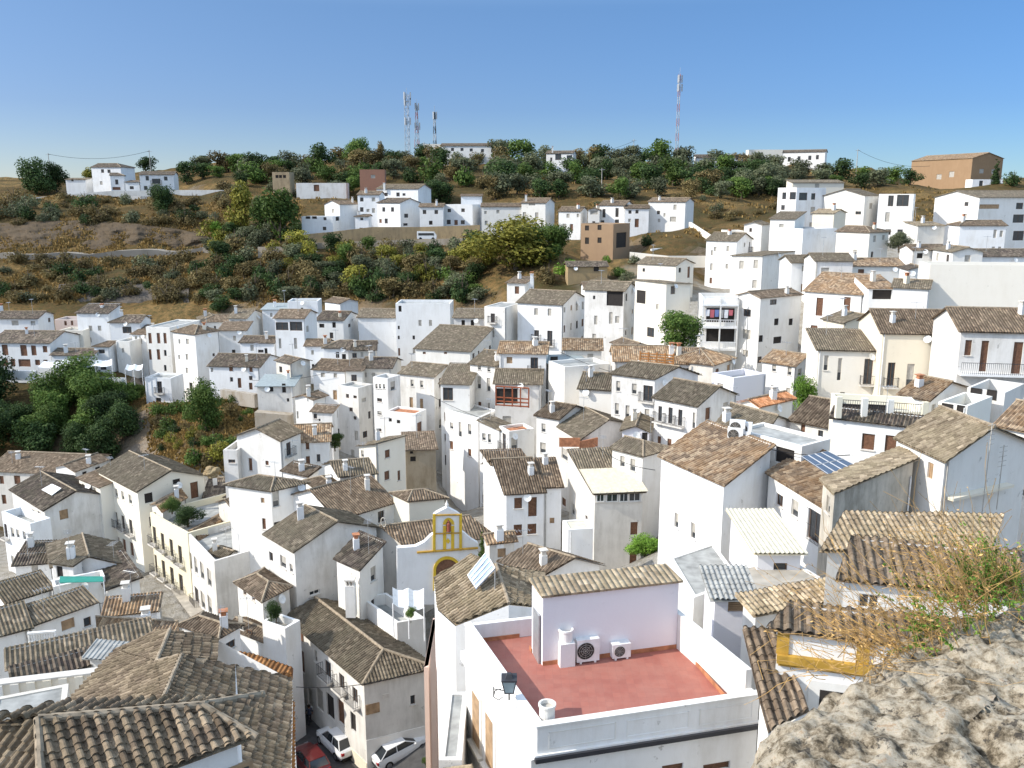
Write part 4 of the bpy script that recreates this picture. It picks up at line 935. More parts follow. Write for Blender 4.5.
# ============ frame Y3 : middle hillside row
fr(480, 130, 4)
H('white hillside house with two windows and brown roof at the row behind the yellow-green tree', 212, (6, 305), None, (168, 310), 8, 'gr', 1.4, 'w', 'b', '22,330,10,12,g;72,327,12,14,g;25,372,12,18,g;75,372,12,14,g', yaw=-2)
H('taller white hillside house with chimney and bright end wall in the row', 209, (166, 288), (262, 290), (298, 282), 9, 'gr', 1.2, 'w', 'b', '178,343,13,28,g;227,343,13,26,g;208,298,26,8,g', yaw=0, ch='184,278')
H('low white hillside house with door between bright end wall and garage house', 207, (315, 322), (402, 324), (430, 326), 7, 'gr', 1.0, 'w', 'b', '352,343,12,16,g;392,342,10,14,g;337,385,14,20,g;366,390,12,28,s', yaw=-3)
H('small white hillside house with wide window near the brick ruin', 205, (432, 318), (478, 318), (482, 316), 7, 'gl', .8, 'w', 'b', '456,330,30,16,g;455,372,12,14,w', yaw=-3)
H('white hillside house with two tall dark windows above the brick ruin', 206, (478, 300), (578, 300), (612, 298), 9, 'gr', 1.2, 'w', 'b', '496,333,12,34,w;548,330,13,36,w;548,366,16,16,w;490,366,14,10,w', yaw=-5)
H('white hillside house with brown door and two small windows near the field', 205, (580, 312), None, (676, 314), 7, 'gr', 1.1, 'w', 'b', '600,328,12,14,w;628,327,12,14,w;627,372,16,34,s;598,362,10,14,g', yaw=-5)
H('wide white hillside house at the end of the row beside the stubble field', 203, (674, 292), (822, 286), (856, 284), 9, 'gr', .8, 'w', 'b', '714,330,12,14,w;780,309,12,20,g;772,357,24,20,g;738,340,8,14,g;716,362,10,14,g', yaw=-6)
H('cream gabled house with long roof below the stubble field', 148, (630, 546), (784, 540), (854, 548), 6, 'gr', 1.5, 'c', 'g', '655,560,10,14', yaw=-4)
H('low sheds with long brown roofs beside the cream gabled house', 142, (420, 630), None, (612, 622), 5, 'gr', 1.2, 'w', 'b', '', yaw=3)
H('small shed with green netting and brown roof among the bushes', 162, (352, 545), None, (510, 545), 3.5, 'gr', 1.0, 's', 'd', '465,555,20,20,k', yaw=3, name='garden_shed', cat='shed', group=False)
H('white house with hut-like top and stubby chimney above the hotel-like house', 140, (108, 612), (180, 612), (216, 602), 6, 'sr', .5, 'w', 'b', '', yaw=-4, ch='207,602')
H('small pale skyline house with dark chimney and two dark windows', 322, (265, 92), (372, 92), (385, 92), 7, 'gr', 1.3, 'w', 'd', '313,108,24,24,w;358,108,22,14,w;285,118,8,16', yaw=-3, ch='290,80')
H('long white skyline building beside the lattice masts', 322, (-156, 52), (114, 62), (118, 60), 7, 'gr', 2.2, 'w', 'd', '-110,78,12,12;-72,78,12,12;-35,80,12,12;10,82,12,12;50,84,12,12;90,86,12,12', yaw=-2)
H('small cream skyline shed touching the long white skyline building', 324, (-228, 56), None, (-158, 58), 6, 'f', .3, 'c', 'g', '-200,72,10,8', yaw=0)
# ============ frame Y2
fr(240, 130, 4)
H('stone ruin tower with dark openings under its top', 258, (128, 170), (196, 168), (216, 166), 7, 'f', .6, 's', 'g', '148,186,12,12,k;162,186,12,12,k;178,186,12,12,k', yaw=-4, name='ruin_tower', cat='ruin', group=False)
H('long low grey farm shed with a red door beside the stone ruin tower', 254, (224, 212), None, (424, 210), 5, 'f', .2, 'g', 'g', '306,232,22,26,s', yaw=0, name='farm_shed', cat='shed', group=False)
H('windowless red brick house with one white vent on the hillside', 250, (478, 160), (578, 158), (584, 158), 9, 'f', .3, 'q', 'g', '532,186,18,14,e', yaw=0, name='brick_house', cat='house', group=False)
H('white house with low roof and garden terrace at the left of the hillside cluster', 217, (338, 298), (398, 296), (474, 292), 7, 'gr', 1.0, 'b', 'b', '372,324,10,16,g;', yaw=8)
H('tall white house with six small windows in the hillside cluster', 218, (470, 258), (556, 258), (578, 256), 10, 'gr', .8, 'b', 'b', '487,278,14,16,w;487,318,14,18,w;534,278,14,16,g;512,322,12,12,g;534,322,12,18,g;492,350,16,12,g', yaw=4)
H('white house with chimney behind the hillside cluster', 226, (546, 234), (712, 234), (764, 232), 12, 'gr', 1.2, 'b', 'g', '585,258,12,14,w;632,258,14,16,w;656,258,12,10,w', yaw=4, ch='577,228')
H('white square house with five windows at the front of the hillside cluster', 213, (550, 292), (640, 290), (718, 300), 10, 'gr', 1.0, 'b', 'd', '575,318,12,18,w;610,318,12,18,w;585,364,12,20,w;562,364,10,16,s;665,343,16,16,w;662,378,18,10,w', yaw=6)
H('low white house with open porch in front of the garden terrace', 211, (246, 350), (370, 346), (400, 345), 7, 'f', .3, 'b', 'g', '340,355,12,12,w;338,394,14,14,w;272,350,18,10,k;298,350,18,10,k;390,355,14,16,k', yaw=0)
H('narrow white tower room between the hillside cluster terraces', 209, (460, 346), None, (514, 344), 7, 'hr', .4, 'b', 'b', '487,356,12,10,w;485,396,14,10,w', yaw=0)
H('white house with two grey windows right of the square hillside house', 212, (718, 306), None, (812, 308), 7, 'gr', 1.0, 'b', 'b', '738,328,14,16,w;785,328,14,16,w;763,371,14,16,k', yaw=-2)
H('white house with small roof terrace and door in the hillside cluster', 213, (812, 298), (930, 298), (966, 296), 8, 'f', .3, 'b', 'g', '837,322,14,14,w;892,321,14,14,w;835,368,16,18,w;864,370,14,20,s;891,369,16,16,w', yaw=0)
H('white house end wall behind the roof terrace of the hillside cluster', 218, (884, 264), None, (966, 258), 11, 'sr', .5, 'b', 'b', '', yaw=0)
H('white house with brown roof partly behind the yellow-green tree', 214, (968, 308), None, (1060, 306), 7, 'gr', 1.0, 'b', 'b', '986,327,12,12,g;1016,327,12,12,g;986,372,14,18,w', yaw=-2)
# ============ frame Y1 : top left
fr(0, 130, 4)
H('white skyline villa with dark roof and rows of small windows at the top left', 272, (365, 150), (482, 148), (538, 150), 12, 'hr', 1.2, 'b', 'd', '410,164,12,14,w;436,165,12,14,w;405,212,10,14,g;466,208,10,8', yaw=0)
H('small white tower house with dark roof in front of the skyline villa', 266, (440, 182), (494, 182), (500, 182), 8, 'hr', .8, 'b', 'd', '467,208,12,20,w;466,234,32,12,s', yaw=0)
H('long white roadside house with balcony at the top left', 265, (557, 176), (694, 178), (712, 178), 9, 'gr', .9, 'b', 'd', '589,193,13,18,w;625,205,34,20,b;663,194,14,16,w;583,232,14,16,w;616,232,20,10,g', yaw=0)
H('low white house with one window beside the long roadside house', 264, (500, 208), None, (556, 208), 6, 'sr', .6, 'b', 'd', '527,231,16,12,w', yaw=0)
H('small pale house half hidden by trees at the top left', 275, (262, 198), None, (340, 180), 6, 'sr', .6, 'b', 'g', '290,200,8,10', yaw=0)
# clean the 's' heights
FURN = False
# ============ near and special houses
fr(270, 580, 3.938)
SHOP = H('white corner house with big hip roof above the parked cars', 61, (65, 145), (370, 405), (640, 345), 's', 'hl', 2.3, 'w', 'g', '125,215,13,46,s;128,322,14,84,s;228,352,22,62,b;283,402,20,58,b;335,455,20,58,b;128,455,16,62,d;158,462,18,66,e;196,470,26,80,e;238,498,28,88,k;280,520,24,90,d;328,560,20,70,k;562,472,18,36,w;180,300,10,44,g', lod=2, name='corner_house')
H('narrow pale house with flower boxes squeezed along the alley', 34, (612, 172), (705, 768), (768, 705), 16, 'sl', .5, 'k', 'o', '', lod=2)
H('thin pink-walled house with brick coping beside the church', 52, (598, 0), (642, 150), (657, 130), 12, 'f', .3, 'k', 'g', '')
H('house with plain grey flat roof between alley and red terrace', 39, (655, 182), (700, 440), (778, 350), 14, 'f', .06, 'o', 'g', '')
fr(430, 540, 2.844)
TER = H('white house with red tiled roof terrace, white parapets and air conditioners', 30, (100, 238), (305, 533), (937, 440), 13, 'f', .8, 'w', 'g', '690,650,60,24,s;815,645,76,22,s', pf='redfloor', name='terrace_house')
fr(0, 560, 3.413)
H('low house with striped canal-tile roof behind the buttressed yellow wall', 43, (58, 418), None, (395, 330), 4, 'sr', .9, 'o', 'd', '', dep=.9)
H('second low house with striped tile roof below the white balustrade', 47, (36, 366), None, (505, 262), 5, 'sr', 1.0, 'o', 'g', '', dep=1.2)
H('small house with light ribbed sheet roof between the striped tile roofs', 44.5, (305, 328), None, (398, 312), 5, 'sr', .7, 'g', 'slabroof', '', dep=.8)
H('low house with pale grey flat roof beneath the buttressed yellow wall', 35, (-40, 545), None, (226, 492), 6, 'f', .05, 'g', 'g', '', dep=1.7)
fr(744, 500, 2.864)
H('white house with canal-tile strip roof and sliding window below the dry weeds', 33, (288, 224), None, (760, 270), 7, 'sr', .7, 'w', 'b', '358,292,62,44,v', dep=2.6, bl=(326, 112), pitch=.33)
H('house with ochre lichen roof under the grey bluish end wall', 37, (240, 142), None, (690, 150), 6, 'sr', .7, 'g', 'o', '', dep=4, bl=(300, 40))
OCH = H('white house with ochre cornice, ochre pilasters and a deep dark doorway', 30, (98, 366), None, (700, 440), 7, 'sr', .5, 'w', 'b', '', dep=2.0, bl=(148, 296), pitch=.33, name='ochre_trimmed_house')
fr(640, 400, 3.489)
H('house with wide grey flat roof below the two lone windows', 45, (105, 550), (188, 690), (352, 628), 6, 'f', .06, 'w', 'g', '')
H('rooftop hut with lavender roof and rust-orange ribbed front', 39.5, (262, 690), None, (396, 690), 3.0, 'sr', .5, 'p', 'slabroof', '350,718,86,44,t', dep=2.0)
H('lavender room with arched blue window under a white slatted awning', 44.5, (412, 530), None, (562, 530), 4, 'sr', .15, 'p', 'poly', '490,584,48,30,a', dep=5.5)
H('house with cream flat roof in front of the arched blue window', 41.5, (398, 690), None, (668, 640), 4, 'f', .05, 'w', 'g', '', dep=3.2, pf='paving')
H('low ochre lichen roof house in front of the cream flat roof', 37, (404, 742), None, (690, 690), 4, 'sr', .6, 'o', 'o', '', dep=.9)
H('open brown-posted utility house beside stacked air conditioners', 60, (330, 100), None, (565, 162), 5, 'f', .2, 'w', 'g', '424,168,54,56,k;505,196,66,56,k', dep=3)
fr(0, 290, 4)
H('white panelled terrace block below the arcaded house', 141, (578, 350), None, (682, 352), 6, 'f', .3, 'b', 'g', '', dep=4, yaw=-8)
fr(270, 580, 3.938)
H('white roof terrace house with curved parapet behind the corner house', 66, (352, 66), (500, 168), (612, 150), 7, 'f', .9, 'w', 'g', '')
fr(480, 130, 4)
RUIN = H('unfinished brick house with empty window holes and open concrete frame', 178, (404, 384), (534, 376), (600, 376), 8, 'f', .2, 't', 'g', '428,392,16,20,k;478,390,16,20,k;428,443,16,26,k;478,441,16,22,k;565,440,40,60,k', yaw=4, name='brick_house', cat='unfinished house', group=False)
fr(200, 440, 3.838)
H('low white walled courtyard holding one dark leafy bush', 64, (236, 652), (326, 724), (384, 692), 5, 'f', .55, 'w', 'g', '', name='courtyard', cat='courtyard', group=False, pf='paving')
# ============ terrain: heights through the feet of the houses and surveyed hillside points
def K(px, py, D, dz=0):
    p = P(px, py, D); CTRL.append((p.x, p.y, p.z + dz))
hill = [
 # left slope with road, quarry cliff, track
 (-60, 312, 185), (60, 312, 186), (150, 308, 186), (230, 300, 186), (0, 285, 198), (90, 285, 200), (180, 282, 200), (260, 278, 195),
 (0, 262, 214), (90, 258, 218), (180, 256, 218), (0, 252, 222), (90, 250, 225), (180, 250, 225), (230, 248, 220),
 (0, 226, 230), (60, 224, 231), (130, 226, 231), (200, 226, 232), (0, 206, 250), (100, 206, 250), (190, 204, 250), (240, 220, 232), (270, 200, 245),
 (0, 200, 260), (60, 195, 262), (110, 192, 263), (170, 191, 263), (225, 190, 263),
 (0, 188, 285), (100, 190, 275), (200, 183, 280), (0, 184, 330), (100, 182, 330), (200, 172, 330), (250, 172, 300), (-100, 200, 262), (-100, 188, 330),
 # wooded band under the hillside houses
 (300, 292, 182), (380, 292, 180), (460, 288, 176), (300, 268, 193), (380, 265, 192), (460, 262, 190), (290, 248, 203), (340, 246, 205), (420, 243, 207),
 (460, 241, 207), (330, 238, 209), (420, 238, 210), (480, 236, 208), (300, 215, 226), (350, 195, 244), (430, 196, 244), (300, 180, 270), (400, 178, 280), (480, 178, 280),
 (260, 168, 330), (320, 166, 330), (400, 162, 330), (470, 166, 335), (540, 166, 335), (600, 166, 335), (660, 168, 335), (720, 167, 335), (800, 167, 335), (870, 173, 330), (960, 186, 325), (1060, 186, 320), (1150, 186, 320),
 (520, 262, 178), (520, 246, 190), (560, 262, 168), (600, 272, 160), (560, 250, 182), (600, 236, 200), (520, 205, 235), (600, 203, 235), (680, 200, 235), (740, 198, 240), (560, 185, 275), (640, 185, 275), (740, 182, 275),
 (650, 243, 182), (700, 240, 182), (640, 232, 192), (700, 228, 195), (660, 262, 160), (720, 222, 205), (620, 256, 172), (760, 205, 225),
 (830, 190, 250), (870, 185, 270), (930, 200, 240), (1000, 186, 270), (900, 235, 185),
 # gorge
 (146, 397, 137), (165, 399, 137), (182, 402, 138), (195, 400, 139),
 (-40, 384, 150), (20, 386, 150), (60, 388, 150), (110, 392, 146), (150, 394, 144), (-40, 425, 138), (20, 428, 138), (80, 430, 136), (130, 432, 134),
 (-40, 462, 128), (30, 464, 127), (100, 462, 124), (155, 452, 122), (185, 402, 142), (205, 392, 140), (240, 392, 134), (180, 430, 126), (210, 420, 126), (220, 400, 130), (205, 452, 104), (235, 420, 122), (175, 460, 112),
]
for h_ in hill:
    if h_[2] >= 318: K(h_[0], h_[1] - 6, h_[2]); K(h_[0], h_[1] - 6, h_[2] + 14)
    else: K(*h_)
for x, y, z in [(0, 0, 34), (-6, 2, 30), (6, 3, 33), (0, 8, 27), (-10, 10, 24), (12, 8, 27), (0, 16, 17), (20, 12, 26), (-25, 8, 18), (30, 5, 28), (-20, 20, 14), (-40, 20, 8), (-60, 30, 6), (50, 10, 28), (80, 30, 26), (110, 60, 26), (-90, 40, 4), (-90, 90, 2), (0, -20, 34), (-60, -20, 20), (60, -20, 30), (150, 120, 28), (170, 180, 36), (-130, 120, 6), (-150, 160, 14)]:
    CTRL.append((x, y, z))
for px, py in [(300, 715), (325, 735), (350, 755), (300, 740), (380, 765), (410, 745), (405, 722), (320, 700), (300, 700), (315, 770), (205, 622), (198, 606), (250, 640), (280, 660), (275, 690), (425, 760), (150, 560), (130, 545)]:
    p = onz(px, py, -.12); CTRL.append((p.x, p.y, -.12))
pts = np.array(CTRL, float)
# drop near-duplicates in plan, keeping the lowest
keep = {}
for x, y, z in pts:
    k = (round(x / 1.5), round(y / 1.5))
    if k not in keep or z < keep[k][2]: keep[k] = (x, y, z)
pts = np.array(list(keep.values()))
XY = pts[:, :2]; Zc = pts[:, 2]
d = np.sqrt(((XY[:, None] - XY[None]) ** 2).sum(-1))
nP = len(pts)
A = np.zeros((nP + 1, nP + 1)); A[:nP, :nP] = -d + np.eye(nP) * 2.0 * -1 * -1; A[:nP, nP] = 1; A[nP, :nP] = 1
A[:nP, :nP] = -d; A[np.arange(nP), np.arange(nP)] -= -1.0
sol = np.linalg.solve(A, np.concatenate([Zc, [0]]))
wts, cst = sol[:nP], sol[nP]
def zraw(X, Y):
    X = np.asarray(X, float); Y = np.asarray(Y, float); out = np.full(X.shape, cst)
    for (x, y), w_ in zip(XY, wts): out = out - w_ * np.sqrt((X - x) ** 2 + (Y - y) ** 2)
    return out
gx = np.concatenate([[-3500, -1500, -700, -420], np.linspace(-300, 300, 301), [420, 700, 1500, 3500]])
gy = np.concatenate([[-3000, -800, -200], np.linspace(-40, 420, 255), [470, 560, 800, 1600, 4000]])
GX, GY = np.meshgrid(gx, gy)
CX, CY = np.clip(GX, -210, 235), np.clip(GY, -20, 345)
GZ = zraw(CX, CY)
over = np.maximum(0, np.hypot(GX - CX, GY - CY))
GZ = GZ - np.minimum(over * .06, 40) 
def _fb(x, y):
    return noise.fractal(Vector((x * .06, y * .06, 3.1)), 1.0, 2.1, 5)
rough = np.zeros_like(GZ)
for i in range(GZ.shape[0]):
    for j in range(GZ.shape[1]):
        X_, Y_ = GX[i, j], GY[i, j]
        if abs(X_) < 301 and 100 < Y_ < 421:
            rough[i, j] = _fb(X_, Y_)
# roughness only where the slope is open ground
hilly = np.clip((GY - 175) / 20, 0, 1)
gorge = np.exp(-(((GX + 55) / 28) ** 2 + ((GY - 128) / 18) ** 2))
GZ = GZ + rough * (hilly * 1.3 + gorge * .8)
STREET = [onz(x, y, 0) for x, y in [(288, 640), (298, 690), (330, 703), (364, 744), (432, 700), (470, 800), (240, 810)]]
LANE = [onz(x, y, 0) for x, y in [(236, 590), (192, 560), (150, 520), (138, 540), (178, 600), (212, 645), (240, 665), (300, 730), (330, 700)]]
def inpoly(x, y, pl):
    c = False
    for i in range(len(pl)):
        xa, ya, xb, yb = pl[i][0], pl[i][1], pl[i - 1][0], pl[i - 1][1]
        if (ya > y) != (yb > y) and x < (xb - xa) * (y - ya) / (yb - ya) + xa: c = not c
    return c
for i in range(GZ.shape[0]):
    for j in range(GZ.shape[1]):
        if -60 < GX[i, j] < 10 and 35 < GY[i, j] < 120:
            if any(inpoly(GX[i, j] + a, GY[i, j] + b_, pl) for a in (-2.2, 0, 2.2) for b_ in (-2.2, 0, 2.2) for pl in (STREET, LANE)): GZ[i, j] = min(GZ[i, j], -.35)
def tz(x, y):
    i = int(np.clip(np.searchsorted(gx, x) - 1, 0, len(gx) - 2)); j = int(np.clip(np.searchsorted(gy, y) - 1, 0, len(gy) - 2))
    a = (x - gx[i]) / (gx[i + 1] - gx[i]); b = (y - gy[j]) / (gy[j + 1] - gy[j])
    return float(GZ[j, i] * (1 - a) * (1 - b) + GZ[j, i + 1] * a * (1 - b) + GZ[j + 1, i] * (1 - a) * b + GZ[j + 1, i + 1] * a * b)
def ground(px, py, d0=20, d1=420):
    """first place where the line of sight through a photo point meets the ground"""
    r = ray(px, py); D = d0; prev = d0
    while D < d1:
        p = CAM + r * D
        if p.z < tz(p.x, p.y):
            lo, hi = prev, D
            for _ in range(12):
                m_ = (lo + hi) / 2; p = CAM + r * m_
                if p.z < tz(p.x, p.y): hi = m_
                else: lo = m_
            p = CAM + r * hi; return Vector((p.x, p.y, tz(p.x, p.y))), hi
        prev = D; D += 2.0
    return None, None

def terrain_mat():
    m, nt, b = new_mat('dry_hillside')
    geo = N(nt, 'ShaderNodeNewGeometry')
    n1 = N(nt, 'ShaderNodeTexNoise', Scale=.05, Detail=10.0, Roughness=.68); L(nt, geo, 'Position', n1, 'Vector')
    r = ramp(nt, [(.30, (.045, .045, .02)), (.42, (.085, .06, .028)), (.52, (.15, .095, .04)), (.60, (.25, .16, .065)), (.72, (.10, .075, .04))])
    L(nt, n1, 'Fac', r, 'Fac')
    n2 = N(nt, 'ShaderNodeTexNoise', Scale=.9, Detail=8.0, Roughness=.75); L(nt, geo, 'Position', n2, 'Vector')
    r2 = ramp(nt, [(.45, (0, 0, 0)), (.60, (.8, .8, .8))]); L(nt, n2, 'Fac', r2, 'Fac')
    mx = N(nt, 'ShaderNodeMix', data_type='RGBA'); L(nt, r2, 'Color', mx, 'Factor'); L(nt, r, 'Color', mx, 6); mx.inputs[7].default_value = (.075, .07, .03, 1)
    # bare rock on steep faces
    sep = N(nt, 'ShaderNodeSeparateXYZ'); L(nt, geo, 'True Normal', sep, 'Vector')
    r3 = ramp(nt, [(.74, (1, 1, 1)), (.86, (0, 0, 0))]); L(nt, sep, 'Z', r3, 'Fac')
    n3 = N(nt, 'ShaderNodeTexNoise', Scale=.25, Detail=9.0, Roughness=.8); L(nt, geo, 'Position', n3, 'Vector')
    r4 = ramp(nt, [(.35, (.13, .10, .07)), (.55, (.25, .20, .15)), (.7, (.36, .31, .25))]); L(nt, n3, 'Fac', r4, 'Fac')
    mx2 = N(nt, 'ShaderNodeMix', data_type='RGBA'); L(nt, r3, 'Color', mx2, 'Factor'); L(nt, mx, 2, mx2, 6); L(nt, r4, 'Color', mx2, 7)
    # paved ground between the houses, made pale to bounce light: valley and right-hand slope
    sx = N(nt, 'ShaderNodeSeparateXYZ'); L(nt, geo, 'Position', sx, 'Vector')
    ty = N(nt, 'ShaderNodeMath', operation='MULTIPLY_ADD'); ty.inputs[1].default_value = -.45; L(nt, sx, 'X', ty, 0); L(nt, sx, 'Y', ty, 2)
    n5 = N(nt, 'ShaderNodeTexNoise', Scale=.08, Detail=4.0); L(nt, geo, 'Position', n5, 'Vector'); t2 = N(nt, 'ShaderNodeMath', operation='MULTIPLY_ADD'); t2.inputs[1].default_value = 30; L(nt, n5, 'Fac', t2, 0); L(nt, ty, 'Value', t2, 2)
    mk = N(nt, 'ShaderNodeMapRange'); mk.inputs['From Min'].default_value = 172; mk.inputs['From Max'].default_value = 158; L(nt, t2, 'Value', mk, 'Value')
    xk = N(nt, 'ShaderNodeMapRange'); xk.inputs['From Min'].default_value = -34; xk.inputs['From Max'].default_value = -28; L(nt, sx, 'X', xk, 'Value')
    yk = N(nt, 'ShaderNodeMapRange'); yk.inputs['From Min'].default_value = 112; yk.inputs['From Max'].default_value = 106; L(nt, sx, 'Y', yk, 'Value')
    mo = N(nt, 'ShaderNodeMath', operation='MAXIMUM'); L(nt, xk, 'Result', mo, 0); L(nt, yk, 'Result', mo, 1)
    mm_ = N(nt, 'ShaderNodeMath', operation='MULTIPLY'); L(nt, mk, 'Result', mm_, 0); L(nt, mo, 'Value', mm_, 1)
    pv = ramp(nt, [(.4, (.30, .27, .22)), (.6, (.44, .41, .36))]); L(nt, n2, 'Fac', pv, 'Fac')
    mx3 = N(nt, 'ShaderNodeMix', data_type='RGBA'); L(nt, mm_, 'Value', mx3, 'Factor'); L(nt, mx2, 2, mx3, 6); L(nt, pv, 'Color', mx3, 7); mx2 = mx3
    L(nt, mx2, 2, b, 'Base Color'); b.inputs['Roughness'].default_value = 1; b.inputs['Specular IOR Level'].default_value = .05
    bp = N(nt, 'ShaderNodeBump', Strength=1.0, Distance=.6); L(nt, n2, 'Fac', bp, 'Height'); L(nt, bp, 'Normal', b, 'Normal')
    return m
mt = terrain_mat()
ny, nx = GZ.shape
verts = np.stack([GX, GY, GZ], -1).reshape(-1, 3)
ii, jj = np.meshgrid(np.arange(nx - 1), np.arange(ny - 1))
a_ = (jj * nx + ii).ravel(); faces = np.stack([a_, a_ + 1, a_ + nx + 1, a_ + nx], -1)
me = bpy.data.meshes.new('ground'); me.from_pydata(verts.tolist(), [], faces.tolist()); me.materials.append(mt)
me.polygons.foreach_set('use_smooth', [True] * len(me.polygons))
gobj = bpy.data.objects.new('ground', me); COL.objects.link(gobj); tag(gobj, None, None, kind='structure')

def drape(name, poly_px, mat, lift=.06, step=1.0, kind='structure', D0=20, world=False):
    """a surface sheet following the terrain inside a polygon (photo points of its outline on the ground)"""
    if world: pl = poly_px
    else:
        pl = []
        for x, y in poly_px:
            g, _ = ground(x, y, D0)
            if g is not None: pl.append((g.x, g.y))
    x0, x1 = min(p[0] for p in pl), max(p[0] for p in pl); y0, y1 = min(p[1] for p in pl), max(p[1] for p in pl)
    def inside(x, y):
        c = False
        for i in range(len(pl)):
            (xa, ya), (xb, yb) = pl[i], pl[i - 1]
            if (ya > y) != (yb > y) and x < (xb - xa) * (y - ya) / (yb - ya) + xa: c = not c
        return c
    mb = MB(); x = x0
    while x < x1:
        y = y0
        while y < y1:
            if inside(x + step / 2, y + step / 2):
                mb.face([(X_, Y_, tz(X_, Y_) + lift) for X_, Y_ in ((x, y), (x + step, y), (x + step, y + step), (x, y + step))])
            y += step
        x += step
    o = mb.build(name, mat); tag(o, None, None, kind=kind); return o
def ribbon(name, pts_, width, mat, lift=.08, kind='structure', label=None, cat=None, thick=0, n=6):
    """strip along a line of world points"""
    mb = MB(); P_ = []
    for i in range(len(pts_) - 1):
        for k in range(n):
            t = k / n; P_.append(Vector(pts_[i]) * (1 - t) + Vector(pts_[i + 1]) * t)
    P_.append(Vector(pts_[-1])); prev = None
    for i, p in enumerate(P_):
        d_ = (P_[min(i + 1, len(P_) - 1)] - P_[max(i - 1, 0)]); d_.z = 0; d_.normalize(); nn = Vector((-d_.y, d_.x, 0)) * width / 2
        a, b_ = p - nn, p + nn
        if prev:
            if thick: mb.slab([prev[0], a, b_, prev[1]], thick)
            else: mb.face([prev[0], a, b_, prev[1]])
        prev = (a, b_)
    o = mb.build(name, mat); tag(o, label, cat, kind=kind); return o

for h_ in HS: build_house(h_)
# ============ helpers for fitted parts
def wall_xy(rec, side):
    c0, c1, c2, c3 = rec['c']; a, b_ = (c3, c0) if side == 'L' else (c0, c1)
    d = Vector((b_.x - a.x, b_.y - a.y, 0)); Ln = d.length; d.normalize(); return Vector(a), d, Vector((d.y, -d.x, 0)), Ln
def pos_wall(rec, side, X, Y):
    a, d, n, Ln = wall_xy(rec, side); rr = ray(X, Y); t = (a - CAM).dot(n) / rr.dot(n); p = CAM + rr * t; return (p - a).dot(d), p.z
def on_wall(rec, side, s0, s1, z0, z1, proud, name, mat, parent=None, back=.0):
    a, d, n, Ln = wall_xy(rec, side); mb = MB(); c = a + d * ((s0 + s1) / 2) + n * ((proud - back) / 2); mb.box((c.x, c.y, (z0 + z1) / 2), (s1 - s0, proud + back, z1 - z0), math.atan2(d.y, d.x))
    return mb.build(name, mat, parent or rec['root'], rec['off'])
def on_wall_px(rec, side, x, y, w, h, proud, name, mat):
    x0, y0 = q((x - w / 2, y)); x1, _ = q((x + w / 2, y)); xm, ya = q((x, y - h / 2)); _, yb = q((x, y + h / 2))
    s0, _ = pos_wall(rec, side, x0, y0); s1, _ = pos_wall(rec, side, x1, y0); _, za = pos_wall(rec, side, xm, ya); _, zb = pos_wall(rec, side, xm, yb)
    return on_wall(rec, side, min(s0, s1), max(s0, s1), zb, za, proud, name, mat)
def plane3(refs):
    p = [onz(*q(r[:2]), r[2]) for r in refs]; n = (p[1] - p[0]).cross(p[2] - p[0]).normalized(); return p[0], n
def on_plane(pl, pt):
    o, n = pl; rr = ray(*q(pt)); return CAM + rr * ((o - CAM).dot(n) / rr.dot(n))
def planepoly(refs, pts): 
    pl = plane3(refs); return [on_plane(pl, p) for p in pts]
def free_house(name, label, cat, roofs, walls, zb, wm, rm, wins=(), ridges=(), loc=None, lod=2, pitch=.24, T=.38):
    """roofs: lists of 3-D points; walls: list of (a, b) top edges"""
    cx = sum(p.x for r_ in roofs for p in r_) / sum(len(r_) for r_ in roofs); cy = sum(p.y for r_ in roofs for p in r_) / sum(len(r_) for r_ in roofs)
    off = Vector((cx, cy, zb)); root = empty(name, off, label, cat, 'houses of the hillside village')
    rb = MB(); rb.uv = []
    for i, r_ in enumerate(roofs): tile_plane(rb, r_, lod, pitch, T=T, amp=1.35)
    ro = rb.build('roof', rm, root, off)
    if ridges:
        g = MB()
        for a, b_ in ridges: ridge_caps(g, a, b_, lod, .085)
        g.build('ridge', M['ridge'], ro, off)
    mb = MB()
    for a, b_ in walls: mb.face([Vector((a.x, a.y, zb)), Vector((b_.x, b_.y, zb)), b_ - Vector((0, 0, .1)), a - Vector((0, 0, .1))])
    if walls: mb.build('wall', wm, root, off)
    return root, off

# ============ nearest roof, bottom left
fr(0, 560, 3.413)
zr, ze = 29.12, 28.6
S = [(690, 497, zr), (870, 603, ze), (580, 712, ze)]
plA = plane3(S)
pA = [on_plane(plA, p) for p in [(130, 545), (690, 497), (870, 603), (580, 712), (150, 900)]]
tl = pA[0]; bl = pA[4]
b3 = onz(*q((-90, 900)), bl.z - .35); nB = (bl - tl).cross(b3 - tl).normalized()
plB = (tl, nB); pB = [tl, bl, on_plane(plB, (-90, 900)), on_plane(plB, (-90, 560))]
c3_ = onz(*q((590, 480)), tl.z - .5); nC = (pA[1] - tl).cross(c3_ - tl).normalized(); plC = (tl, nC)
pC = [tl, on_plane(plC, (-60, 552)), on_plane(plC, (225, 489)), on_plane(plC, (590, 479)), on_plane(plC, (760, 474)), pA[1]]
pD = [pA[1], on_plane(plC, (760, 474)), onz(*q((892, 461)), ze), pA[2]]
inn = lambda p, q_, k: p + (q_ - p).normalized() * k
e1_ = (pA[3] - pA[2]).normalized(); nin = Vector((e1_.y, -e1_.x, 0)); nin = nin if nin.y > 0 else -nin
w0 = pA[2] + nin * .3 + e1_ * .3; w1 = pA[3] + e1_ * 4 + nin * .3; w1.z = w0.z; w2 = w0 + Vector((-1.0, 3.2, 0))
